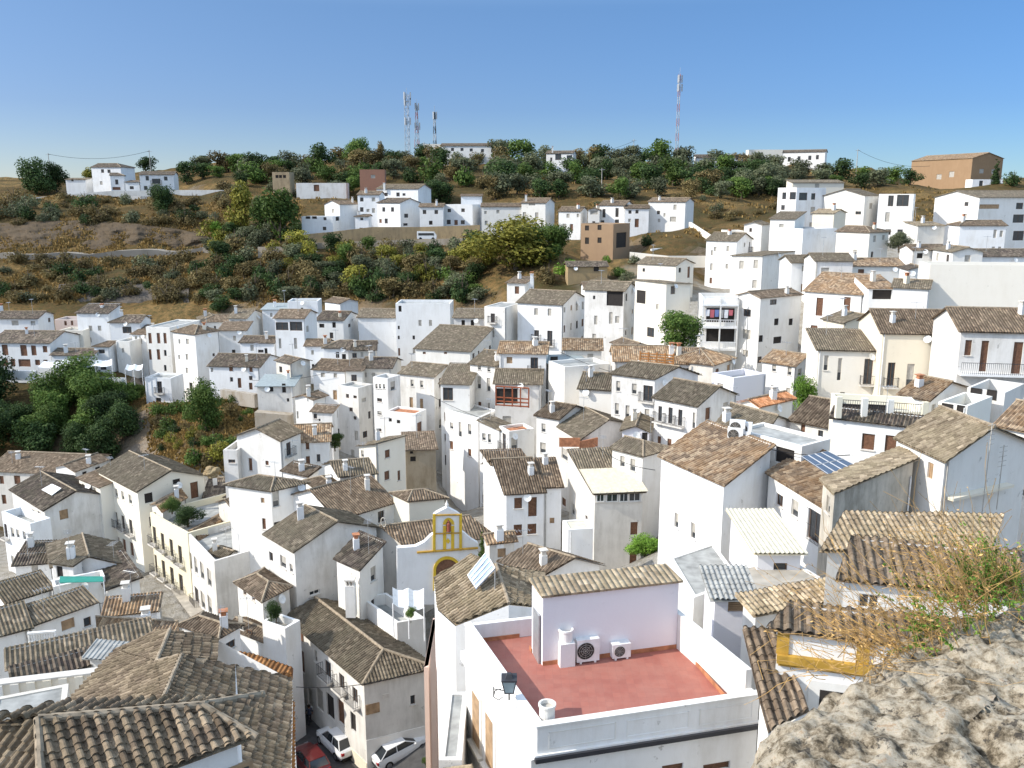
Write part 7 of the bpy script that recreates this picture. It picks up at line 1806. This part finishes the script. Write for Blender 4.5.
# single trees one can tell apart
for a in [
 (37, 194, 38, 40, 'dark', 'near', 'large dark double-crowned tree left of the skyline villa', 'tree'),
 (57, 192, 22, 30, 'dark', 'near', 'dark round tree leaning on the large double-crowned tree', 'tree'),
 (90, 190, 20, 24, 'yell', 'tall', 'bright yellow-green tree in front of the skyline villa', 'tree'),
 (146, 172, 22, 16, 'dark', 'far', 'dark bushy tree behind the roadside house roof', 'tree'),
 (187, 184, 22, 24, 'dark', 'far', 'dark round tree at the end of the road wall', 'tree'),
 (205, 171, 15, 16, 'dark', 'far', 'small round tree alone on the left skyline', 'tree'),
 (229, 172, 24, 18, 'olive', 'far', 'rusty olive tree on the left skyline beside the small round one', 'tree'),
 (165, 212, 30, 28, 'dark', 'near', 'dark spreading tree hanging below the road wall', 'tree'),
 (242, 232, 34, 54, 'yell', 'tall', 'tall bright yellow-green tree at the bend of the road', 'tree'),
 (283, 246, 46, 62, 'green', 'tall', 'tall light green tree below the stone ruin tower', 'tree'),
 (262, 238, 28, 45, 'green', 'tall', 'slim green tree between the two tall ones at the road bend', 'tree'),
 (218, 240, 16, 20, 'pale', 'tall', 'small vivid green tree on the quarry slope', 'tree'),
 (359, 166, 32, 30, 'green', 'near', 'tall round green tree standing highest on the skyline', 'tree'),
 (381, 166, 12, 26, 'brown', 'tall', 'thin dark conifer beside the tall round skyline tree', 'tree'),
 (340, 196, 30, 16, 'olive', 'far', 'silvery olive tree beside the red brick house', 'tree'),
 (354, 192, 20, 18, 'green', 'far', 'green rounded tree touching the red brick house', 'tree'),
 (440, 205, 40, 26, 'dark', 'near', 'dark wide tree behind the hillside cluster', 'tree'),
 (495, 200, 28, 26, 'brown', 'far', 'brownish round tree left of the olive belt', 'tree'),
 (516, 268, 92, 52, 'yell', 'near', 'huge yellow-green spreading tree in the centre of the slope', 'tree'),
 (484, 268, 40, 36, 'yell', 'near', 'yellow-green tree merging with the huge spreading one', 'tree'),
 (550, 262, 44, 40, 'green', 'near', 'green flank tree right of the huge spreading one', 'tree'),
 (681, 350, 52, 42, 'green', 'near', 'dense green fig tree between the cream block and stacked balconies', 'tree', 'fig', 114),
 (806, 412, 28, 38, 'pale', 'near', 'bright green tree beside the cream building lower wing', 'tree', 'lime', 90),
 (206, 432, 38, 54, 'green', 'near', 'green tree standing on the ochre bank beside the tower house', 'tree', 'bank', 121),
 (344, 420, 0, 0, 'green', 'near', '', ''),
 (335, 449, 18, 18, 'green', 'near', 'small garden tree between the flat-topped pale block and cream house', 'tree', 'gar', 103),
 (482, 562, 9, 32, 'green', 'cone', 'slim cypress beside the church front', 'tree', 'cyp', 68),
 (645, 556, 40, 26, 'pale', 'near', 'bright green garden bushes below the gallery house', 'bush', 'gb', 73),
 (222, 312, 24, 20, 'dark', 'far', 'dark blue-green round tree over the brown-roofed row', 'tree'),
 (166, 384, 6, 5, 'brown', 'shrub', 'reddish bush at the foot of the tower house', 'shrub', 'rb', 142),
 (549, 283, 26, 18, 'brown', 'shrub', 'round beige bush above the grey hotel-like roof', 'shrub'),
 (565, 275, 22, 16, 'pale', 'shrub', 'bright green bush below the brick ruin', 'shrub'),
 (620, 276, 22, 10, 'green', 'shrub', 'low green bush at the edge of the stubble field', 'shrub'),
 (646, 246, 16, 12, 'dark', 'shrub', 'dark bush beside the unfinished brick house', 'shrub'),
 (899, 250, 24, 20, 'olive', 'near', 'orange-tinged bush between the beige walls at the upper right', 'bush', 'ob', 152),
 (188, 525, 30, 20, 'dark', 'near', 'dark potted greenery covering the roof terrace of the long street house', 'shrub', 'rg', 92),
 (172, 512, 22, 16, 'green', 'near', 'green climbing plant on the terrace of the long street house', 'shrub', 'rg', 93),
 (276, 621, 18, 22, 'dark', 'near', 'dark leafy bush standing in the small walled courtyard', 'shrub', 'cb', 65.5),
 (411, 617, 12, 12, 'green', 'near', 'green plants behind the white pergola posts', 'shrub', 'pp', 62),
 (432, 744, 9, 14, 'pale', 'near', 'potted green plant low on the alley wall', 'plant', 'al', 56),
 (430, 718, 8, 12, 'green', 'near', 'potted plant higher on the alley wall', 'plant', 'al', 58),
 (428, 766, 12, 10, 'green', 'near', 'wide green plant at the foot of the alley wall', 'plant', 'al', 55),
 (995, 184, 12, 22, 'dark', 'cone', 'dark pointed conifer beside the warehouse at the right edge', 'tree'),
 (1012, 186, 22, 14, 'dark', 'shrub', 'dark hedge tree at the right edge of the skyline', 'tree'),
 (690, 250, 0, 0, 'green', 'near', '', '')]:
    if not a[2]: continue
    T(a[0], a[1], a[2], a[3], a[4], a[5], a[6], a[7], G1 if len(a) < 9 else None, D=a[9] if len(a) > 9 else None)
def scatter(n, xs, ys, wr, hr, cols, form, label, cat, group, ex=()):
    k = 0; tries = 0; pts_ = []
    while k < n and tries < n * 12:
        tries += 1; x = rnd.uniform(*xs); y = rnd.uniform(*ys(x) if callable(ys) else ys); w = rnd.uniform(*wr)
        if any(abs(x - a) < w * .55 and abs(y - b_) < w * .22 for a, b_ in pts_): continue
        if any(e[0] < x < e[1] and e[2] < y < e[3] for e in ex): continue
        c = rnd.choices([c_ for c_, _ in cols], [p for _, p in cols])[0]
        fm = form if form != 'mix' else rnd.choice(['far', 'far', 'shrub'])
        lb = label % dict(dark='dark green', green='mid green', yell='yellow-green', olive='grey-green', brown='brown-leaved', pale='bright green')[c]
        if T(x, y, w, w * rnd.uniform(*hr), c, fm, lb, cat, group): k += 1; pts_.append((x, y))
sky = lambda x: float(np.interp(x, [0, 100, 200, 300, 400, 500, 600, 700, 800, 900, 1024], [184, 182, 173, 168, 164, 166, 168, 169, 169, 175, 186]))
scatter(46, (190, 560), lambda x: (sky(x) - 1, sky(x) + 6), (18, 32), (.6, 1.0), [('dark', 3), ('green', 2), ('olive', 2), ('brown', 1.6)], 'far', '%s tree of the skyline row left of the olive belt', 'tree', 'trees of the skyline row')
scatter(34, (230, 500), lambda x: (sky(x) + 4, 188), (18, 30), (.6, .9), [('dark', 2), ('green', 2), ('olive', 1), ('brown', 2)], 'mix', '%s tree on the slope just under the skyline', 'tree', 'trees just under the skyline')
scatter(62, (495, 775), lambda x: (sky(x) - 2, 199), (22, 34), (.7, .95), [('olive', 5), ('dark', 1.5), ('brown', .8), ('green', 1)], 'far', '%s tree in the dense olive belt above the hillside row', 'tree', 'trees of the olive belt')
scatter(14, (560, 700), lambda x: (sky(x) - 2, sky(x) + 3), (14, 24), (.7, 1.1), [('brown', 2), ('olive', 2), ('dark', 1)], 'far', '%s tree on the skyline around the tall slender mast', 'tree', 'trees around the tall mast')
scatter(40, (700, 960), lambda x: (sky(x) + 8, 196 if x < 790 else 188), (20, 30), (.6, .85), [('dark', 3), ('olive', 2), ('green', 1.5)], 'far', '%s tree below the white skyline buildings at the right', 'tree', 'trees below the right skyline buildings')
scatter(72, (300, 480), (250, 302), (18, 32), (.6, .9), [('dark', 2), ('olive', 2.2), ('brown', 1.6), ('green', 1), ('yell', .6)], 'mix', '%s tree in the wooded band between road and village', 'tree', 'trees of the wooded band')
scatter(44, (205, 305), (235, 304), (18, 34), (.6, .9), [('dark', 2), ('brown', 1.5), ('olive', 2), ('yell', 1)], 'mix', '%s tree on the steep slope above the left rooftops', 'tree', 'trees above the left rooftops')
scatter(60, (-5, 205), (262, 303), (14, 30), (.4, .7), [('brown', 4), ('olive', 1), ('dark', 1.5)], 'shrub', '%s shrub on the lower slope at the left', 'shrub', 'shrubs of the lower left slope')
scatter(50, (-5, 225), (202, 226), (12, 26), (.4, .7), [('brown', 4), ('olive', 1), ('dark', 1.2)], 'shrub', '%s shrub between the road wall and the quarry face', 'shrub', 'shrubs above the quarry face')
scatter(10, (215, 300), (190, 215), (12, 20), (.5, .8), [('brown', 2), ('olive', 2)], 'shrub', '%s shrub near the stone ruin tower', 'shrub', 'shrubs near the ruin tower')
scatter(16, (560, 780), (196, 222), (8, 16), (.5, .7), [('brown', 2), ('olive', 2), ('dark', .6)], 'shrub', '%s shrub on the dry bank near the end of the hillside row', 'shrub', 'shrubs of the dry bank')
scatter(9, (545, 640), (262, 290), (10, 18), (.5, .7), [('green', 2), ('olive', 2), ('pale', 1)], 'shrub', '%s shrub among the sheds below the brick ruin', 'shrub', 'shrubs among the sheds')
scatter(18, (-10, 128), (398, 462), (34, 56), (.8, 1.1), [('dark', 3), ('green', 2.2)], 'near', '%s tree filling the gorge at the left', 'tree', 'trees filling the gorge')
scatter(8, (60, 138), (396, 408), (20, 30), (.7, 1.0), [('green', 3), ('dark', 1)], 'near', '%s tree at the upper rim of the gorge', 'tree', 'trees at the rim of the gorge')
scatter(34, (150, 240), (400, 470), (10, 24), (.6, .9), [('green', 2), ('yell', 1.5), ('dark', 1), ('brown', 1)], 'shrub', '%s shrub on the ochre cliff beside the gorge', 'shrub', 'shrubs on the ochre cliff')
scatter(7, (222, 262), (392, 440), (8, 14), (.5, .8), [('green', 2), ('brown', 1)], 'shrub', '%s shrub on the rocky bank under the long low terrace house', 'shrub', 'shrubs on the rocky bank')
# rocks of the little cliff
def rock(px, py, D, sx, sy, sz, label, grp, mat=M['s']):
    p = P(px, py, D); import bmesh
    bm = bmesh.new(); bmesh.ops.create_icosphere(bm, subdivisions=4, radius=1)
    sd_ = rnd.uniform(0, 99)
    for v in bm.verts:
        n_ = v.co.normalized(); k = 1 + .35 * noise.fractal(n_ * 1.6 + Vector((sd_, 0, 0)), 1, 2.1, 5); v.co = Vector((v.co.x * sx, v.co.y * sy, v.co.z * sz)) * k
    me = bpy.data.meshes.new('rock'); bm.to_mesh(me); bm.free(); me.materials.append(mat); o = bpy.data.objects.new('rock', me); COL.objects.link(o); o.location = p; return tag(o, label, 'rock', grp)
M['rock'] = wallmat('ochre_rock', (.30, .245, .155), (.30, .20, .10), .9, .7, 1.0)
for a in [(212, 472, 96, .8, .7, .6, 'ochre boulder under the big white gabled house')]:
    rock(*a[:7 - 0][:3], *a[3:6], a[6], 'rocks beside the gorge', M['rock'])
print('trees', nT[0])

# dry grass of the hillside: one mass
gr_ = random.Random(77); mb = MB(); cnt = 0
gv, gf = [], []
def grass_at(x, y, n, s):
    for _ in range(n):
        X_, Y_ = x + gr_.gauss(0, .5), y + gr_.gauss(0, .5); z_ = tz(X_, Y_); a = gr_.uniform(0, PI); h_ = s * gr_.uniform(.5, 1.3); w = s * .45; dx, dy = math.cos(a) * w, math.sin(a) * w; lx, ly = gr_.gauss(0, .25) * s, gr_.gauss(0, .25) * s
        b = len(gv); gv.extend([(X_ - dx, Y_ - dy, z_ - .1), (X_ + dx, Y_ + dy, z_ - .1), (X_ + dx * .5 + lx, Y_ + dy * .5 + ly, z_ + h_), (X_ - dx * .7 + lx, Y_ - dy * .7 + ly, z_ + h_ * .8)]); gf.append((b, b + 1, b + 2, b + 3))
for _ in range(5200):
    px, py = (gr_.uniform(-10, 300), gr_.uniform(196, 304)) if gr_.random() < .6 else (gr_.uniform(300, 960), gr_.uniform(172, 300))
    if px > 560 and py > 238: continue
    g, D_ = ground(px, py, 110)
    if g is None or g.y < 165: continue
    if noise.noise(Vector((g.x * .05, g.y * .05, 0))) < -.15: continue
    grass_at(g.x, g.y, 7, .55)
for _ in range(900):
    px, py = gr_.uniform(150, 262), gr_.uniform(392, 470); g, D_ = ground(px, py, 85)
    if g is not None: grass_at(g.x, g.y, 6, .4)
me = bpy.data.meshes.new('dry_grass'); me.from_pydata(gv, [], gf); me.materials.append(leafmat('dry_grass_blades', (.12, .085, .03), (.27, .17, .055), (.42, .28, .10)))
go = bpy.data.objects.new('dry_grass', me); COL.objects.link(go); tag(go, 'dry orange-brown grass and scrub covering the hillside', 'grass', kind='stuff')
# ============ foreground stone parapet
def rockmat():
    m, nt, b = new_mat('lichened_limestone')
    tc = N(nt, 'ShaderNodeNewGeometry')
    n1 = N(nt, 'ShaderNodeTexNoise', Scale=13.0, Detail=14.0, Roughness=.78); L(nt, tc, 'Position', n1, 'Vector')
    r = ramp(nt, [(.36, (.05, .04, .028)), (.43, (.17, .135, .09)), (.49, (.36, .30, .215)), (.55, (.50, .44, .34)), (.66, (.68, .63, .53))]); L(nt, n1, 'Fac', r, 'Fac')
    n2 = N(nt, 'ShaderNodeTexNoise', Scale=13.0, Detail=8.0, Roughness=.8); L(nt, tc, 'Position', n2, 'Vector')
    r2 = ramp(nt, [(.56, (0, 0, 0)), (.63, (.75, .75, .75))]); L(nt, n2, 'Fac', r2, 'Fac')
    mx = N(nt, 'ShaderNodeMix', data_type='RGBA'); L(nt, r2, 'Color', mx, 'Factor'); L(nt, r, 'Color', mx, 6); mx.inputs[7].default_value = (.34, .20, .09, 1)
    mp_ = N(nt, 'ShaderNodeMapping'); mp_.inputs['Location'].default_value = (7, 3, 1); L(nt, tc, 'Position', mp_, 'Vector')
    n3 = N(nt, 'ShaderNodeTexNoise', Scale=22.0, Detail=7.0, Roughness=.75); L(nt, mp_, 'Vector', n3, 'Vector')
    r3 = ramp(nt, [(.57, (0, 0, 0)), (.62, (.85, .85, .85))]); L(nt, n3, 'Fac', r3, 'Fac')
    mx2 = N(nt, 'ShaderNodeMix', data_type='RGBA'); L(nt, r3, 'Color', mx2, 'Factor'); L(nt, mx, 2, mx2, 6); mx2.inputs[7].default_value = (.05, .045, .04, 1)
    L(nt, mx2, 2, b, 'Base Color'); b.inputs['Roughness'].default_value = .95; b.inputs['Specular IOR Level'].default_value = .1
    bp = N(nt, 'ShaderNodeBump', Strength=.8, Distance=.006); L(nt, n2, 'Fac', bp, 'Height'); bp2 = N(nt, 'ShaderNodeBump', Strength=.8, Distance=.012); L(nt, n1, 'Fac', bp2, 'Height'); L(nt, bp, 'Normal', bp2, 'Normal'); L(nt, bp2, 'Normal', b, 'Normal')
    return m
zt = CAM.z - 1.3
edge = [onz(x, y, zt) for x, y in [(640, 900), (765, 768), (800, 722), (850, 672), (890, 650), (960, 618), (1024, 592), (1150, 548)]]
edge = [edge[0] + (edge[0] - edge[1]).normalized() * 1.0] + edge + [edge[-1] + (edge[-1] - edge[-2]).normalized() * 2]
cum = [0]
for a, b_ in zip(edge[:-1], edge[1:]): cum.append(cum[-1] + (b_ - a).length)
def epos(s):
    for i in range(len(edge) - 1):
        if s <= cum[i + 1]: return edge[i].lerp(edge[i + 1], (s - cum[i]) / (cum[i + 1] - cum[i]))
    return edge[-1]
NS = int(cum[-1] / .011); prof = [(-.35, -3.0), (-.30, -2.0), (-.25, -1.0)]
acr = []
for k in range(26): acr.append((-.22 + .0, -.75 + .028 * k * 1.0)) if k < 26 else None
cols_ = [(-.30, -3.0), (-.28, -1.5)] + [(-.20 + .13 * (k / 29) ** 2, -.8 + .8 * (k / 30)) for k in range(30)] + [(-.07 + .012 * k, -.0) for k in range(0, 92)] + [(1.06, -.3), (1.06, -2.5)]
inn_ = Vector((.64, -.77, 0)); vs = []; 
for i in range(NS + 1):
    s = cum[-1] * i / NS; p = epos(s); w = .07 * noise.noise(Vector((s * 2.1, 0, 5))) + .03 * noise.noise(Vector((s * 7, 3, 5)))
    for (x, z) in cols_:
        qx = p + inn_ * (x + w * (1 if x < .3 else .3)) + Vector((0, 0, z)); 
        roundoff = -.10 * math.exp(-max(x + .07, 0) / .08) if z == 0 else (-.10 if z > -.82 else -.10)
        c = Vector((qx.x * 3.2, qx.y * 3.2, qx.z * 3.2)); f1 = noise.fractal(c, 1.0, 2.05, 6); dd_, _p = noise.voronoi(c * .45 + Vector((f1 * .25,) * 3)); crack = max(0, .10 - (dd_[1] - dd_[0])) / .10
        f2 = noise.fractal(c * 4.5, .8, 2.1, 4); disp = .024 * f1 - .022 * crack ** 2 + .01 * noise.noise(c * .5) + .024 * f2 + .008 * noise.noise(c * 15) - .026 * max(0, noise.noise(c * 3.1 + Vector((9, 9, 9))) - .2) * 3
        if z > -.82: qx = qx + Vector((0, 0, 1)) * (disp if z == 0 else disp * .6) - inn_ * (0 if z == 0 else disp * .8) + Vector((0, 0, roundoff))
        vs.append(tuple(qx))
nc = len(cols_); fs = [(i * nc + j, (i + 1) * nc + j, (i + 1) * nc + j + 1, i * nc + j + 1) for i in range(NS) for j in range(nc - 1)]
me = bpy.data.meshes.new('stone_parapet'); me.from_pydata(vs, [], fs); me.materials.append(rockmat()); me.polygons.foreach_set('use_smooth', [True] * len(me.polygons)); me.flip_normals()
o = bpy.data.objects.new('stone_parapet', me); COL.objects.link(o); tag(o, 'rough lichen-covered stone wall top filling the lower right corner', 'stone wall')

# ============ dry weeds on the parapet
straw = plain('dry_stem', (.46, .28, .10), .9, var=.4, scale=30); straw2 = plain('dry_leaf', (.52, .33, .13), .9, var=.35, scale=30)
M['weedleaf'] = LM['pale']
wr_ = random.Random(8)
def tuft(px, py, zrel, n, length, label, green=False, spread=.5, lean=(-.5, .35, .5), leafn=9):
    p0 = onz(px, py, CAM.z + zrel); root = empty('dry_weed' if not green else 'green_weed', p0, label, 'weed', 'weeds on the stone wall')
    mb = MB(); lb = MB(); b_ = Vector(lean)
    for i in range(n):
        p = Vector((wr_.gauss(0, .05), wr_.gauss(0, .05), wr_.uniform(-.04, .02))); d = (b_ + Vector((wr_.gauss(0, spread), wr_.gauss(0, spread), wr_.gauss(0, spread * .7)))).normalized(); Ln = length * wr_.uniform(.35, 1.15); seg = 7; bend = Vector((wr_.gauss(0, .25), wr_.gauss(0, .25), wr_.uniform(-.55, .1)))
        r0 = wr_.uniform(.0007, .0016)
        for k in range(seg):
            e = p + d * (Ln / seg); mb.bar(p, e, r0 * (1 - k / seg * .6), 3)
            for _ in range(leafn if green else wr_.choice([0, 0, 1, 1])):
                c = p.lerp(e, wr_.random()); ld = (d + Vector((wr_.gauss(0, 1), wr_.gauss(0, 1), wr_.gauss(0, 1)))).normalized(); sd = ld.orthogonal().normalized(); s_ = (.0042 if green else .0036) * wr_.uniform(.6, 1.5)
                c2 = c + ld * s_ * (2.2 if green else 3.2); mid_ = (c + c2) / 2; lb.face([c, mid_ + sd * s_ * .6, c2, mid_ - sd * s_ * .6])
            if wr_.random() < .35:
                bd = (d + Vector((wr_.gauss(0, .8), wr_.gauss(0, .8), wr_.gauss(0, .8)))).normalized(); mb.bar(e, e + bd * Ln * .22, r0 * .6, 3)
            p = e; d = (d + bend * .12 + Vector((wr_.gauss(0, .12), wr_.gauss(0, .12), wr_.gauss(0, .12)))).normalized()
    mb.build('stem', straw if not green else straw, root); lb.build('leaves', straw2 if not green else M['weedleaf'], root)
for a in [(862, 668, -1.36, 26, .26, 'dry orange weed at the lower end of the wall edge'), (893, 650, -1.34, 38, .34, 'dense dry weed hanging over the ochre cornice'), (925, 636, -1.32, 44, .36, 'straw-coloured weed in the middle of the wall edge'),
          (956, 622, -1.30, 44, .36, 'tall dry weed over the tile strip roof'), (985, 606, -1.28, 46, .36, 'dry weed mixed with green leaves near the right edge'), (1018, 590, -1.26, 44, .4, 'dry weed reaching up at the right edge')]:
    tuft(*a)
tuft(905, 652, -1.34, 22, .42, 'long thin dry stalks leaning far out over the roofs', lean=(-.9, .3, .35), spread=.28)
tuft(960, 620, -1.28, 14, .5, 'few upright dry stalks against the grey end wall', lean=(-.3, .3, 1.0), spread=.2)
tuft(1012, 588, -1.26, 60, .24, 'fresh green weed at the right edge of the wall', green=True, lean=(-.4, .3, .8), spread=.6, leafn=5)
tuft(985, 600, -1.27, 50, .22, 'fresh green weed beside the middle dry weeds', green=True, lean=(-.5, .3, .7), spread=.6)
tuft(948, 632, -1.31, 30, .17, 'small green shoots low on the wall edge', green=True, lean=(-.5, .3, .5), spread=.7)
# ============ camera, light, sky
cam = bpy.data.cameras.new('camera'); cam.sensor_width = 36; cam.lens = FPX / 1024 * 36; cam.clip_end = 9000; cam.clip_start = .05
co = bpy.data.objects.new('camera', cam); COL.objects.link(co); co.location = CAM; co.rotation_euler = (math.radians(90) - PITCH, 0, 0)
sc.camera = co
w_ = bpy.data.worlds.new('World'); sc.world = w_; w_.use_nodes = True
nt = w_.node_tree; bg = nt.nodes['Background']; sky = nt.nodes.new('ShaderNodeTexSky'); sky.sky_type = 'NISHITA'; sky.sun_disc = False
SE = math.radians(35); SV = Vector((-.97, -.21, 0)).normalized()
sky.sun_elevation = SE; sky.sun_rotation = math.atan2(SV.x, SV.y)
sky.air_density = 1.0; sky.dust_density = .0; sky.ozone_density = 1.6; sky.altitude = 600
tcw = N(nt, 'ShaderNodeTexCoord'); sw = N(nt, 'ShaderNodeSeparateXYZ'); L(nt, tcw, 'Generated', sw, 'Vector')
rw = ramp(nt, [(0, (.29, .37, .53)), (.09, (.27, .35, .53)), (.19, (.33, .43, .58)), (.28, (.85, .87, .90)), (.5, (4.1, 3.0, 2.15))]); L(nt, sw, 'Z', rw, 'Fac')  # sky overhead, out of view, brightened as added fill for shaded walls
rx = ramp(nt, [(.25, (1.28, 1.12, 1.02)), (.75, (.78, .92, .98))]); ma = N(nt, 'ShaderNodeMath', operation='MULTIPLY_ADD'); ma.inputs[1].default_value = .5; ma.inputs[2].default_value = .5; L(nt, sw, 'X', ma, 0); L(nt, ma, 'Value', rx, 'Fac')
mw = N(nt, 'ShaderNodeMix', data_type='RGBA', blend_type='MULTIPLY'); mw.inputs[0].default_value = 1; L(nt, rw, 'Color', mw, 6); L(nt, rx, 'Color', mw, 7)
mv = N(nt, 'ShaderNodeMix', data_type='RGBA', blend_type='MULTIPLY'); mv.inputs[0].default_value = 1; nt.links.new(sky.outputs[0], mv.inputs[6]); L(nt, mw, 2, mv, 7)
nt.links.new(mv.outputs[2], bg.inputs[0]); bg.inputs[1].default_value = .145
sl = bpy.data.lights.new('sun', 'SUN'); sl.energy = 3.3; sl.angle = math.radians(.5); sl.color = (1, .95, .86)
so = bpy.data.objects.new('sun', sl); COL.objects.link(so)
sd = Vector((SV.x * math.cos(SE), SV.y * math.cos(SE), math.sin(SE)))
so.rotation_euler = sd.to_track_quat('Z', 'Y').to_euler()
sc.view_settings.view_transform = 'Standard'; sc.view_settings.look = 'None'; sc.view_settings.gamma = 1; sc.view_settings.exposure = .62
sc.cycles.max_bounces = 6; sc.cycles.diffuse_bounces = 4; sc.cycles.use_denoising = True
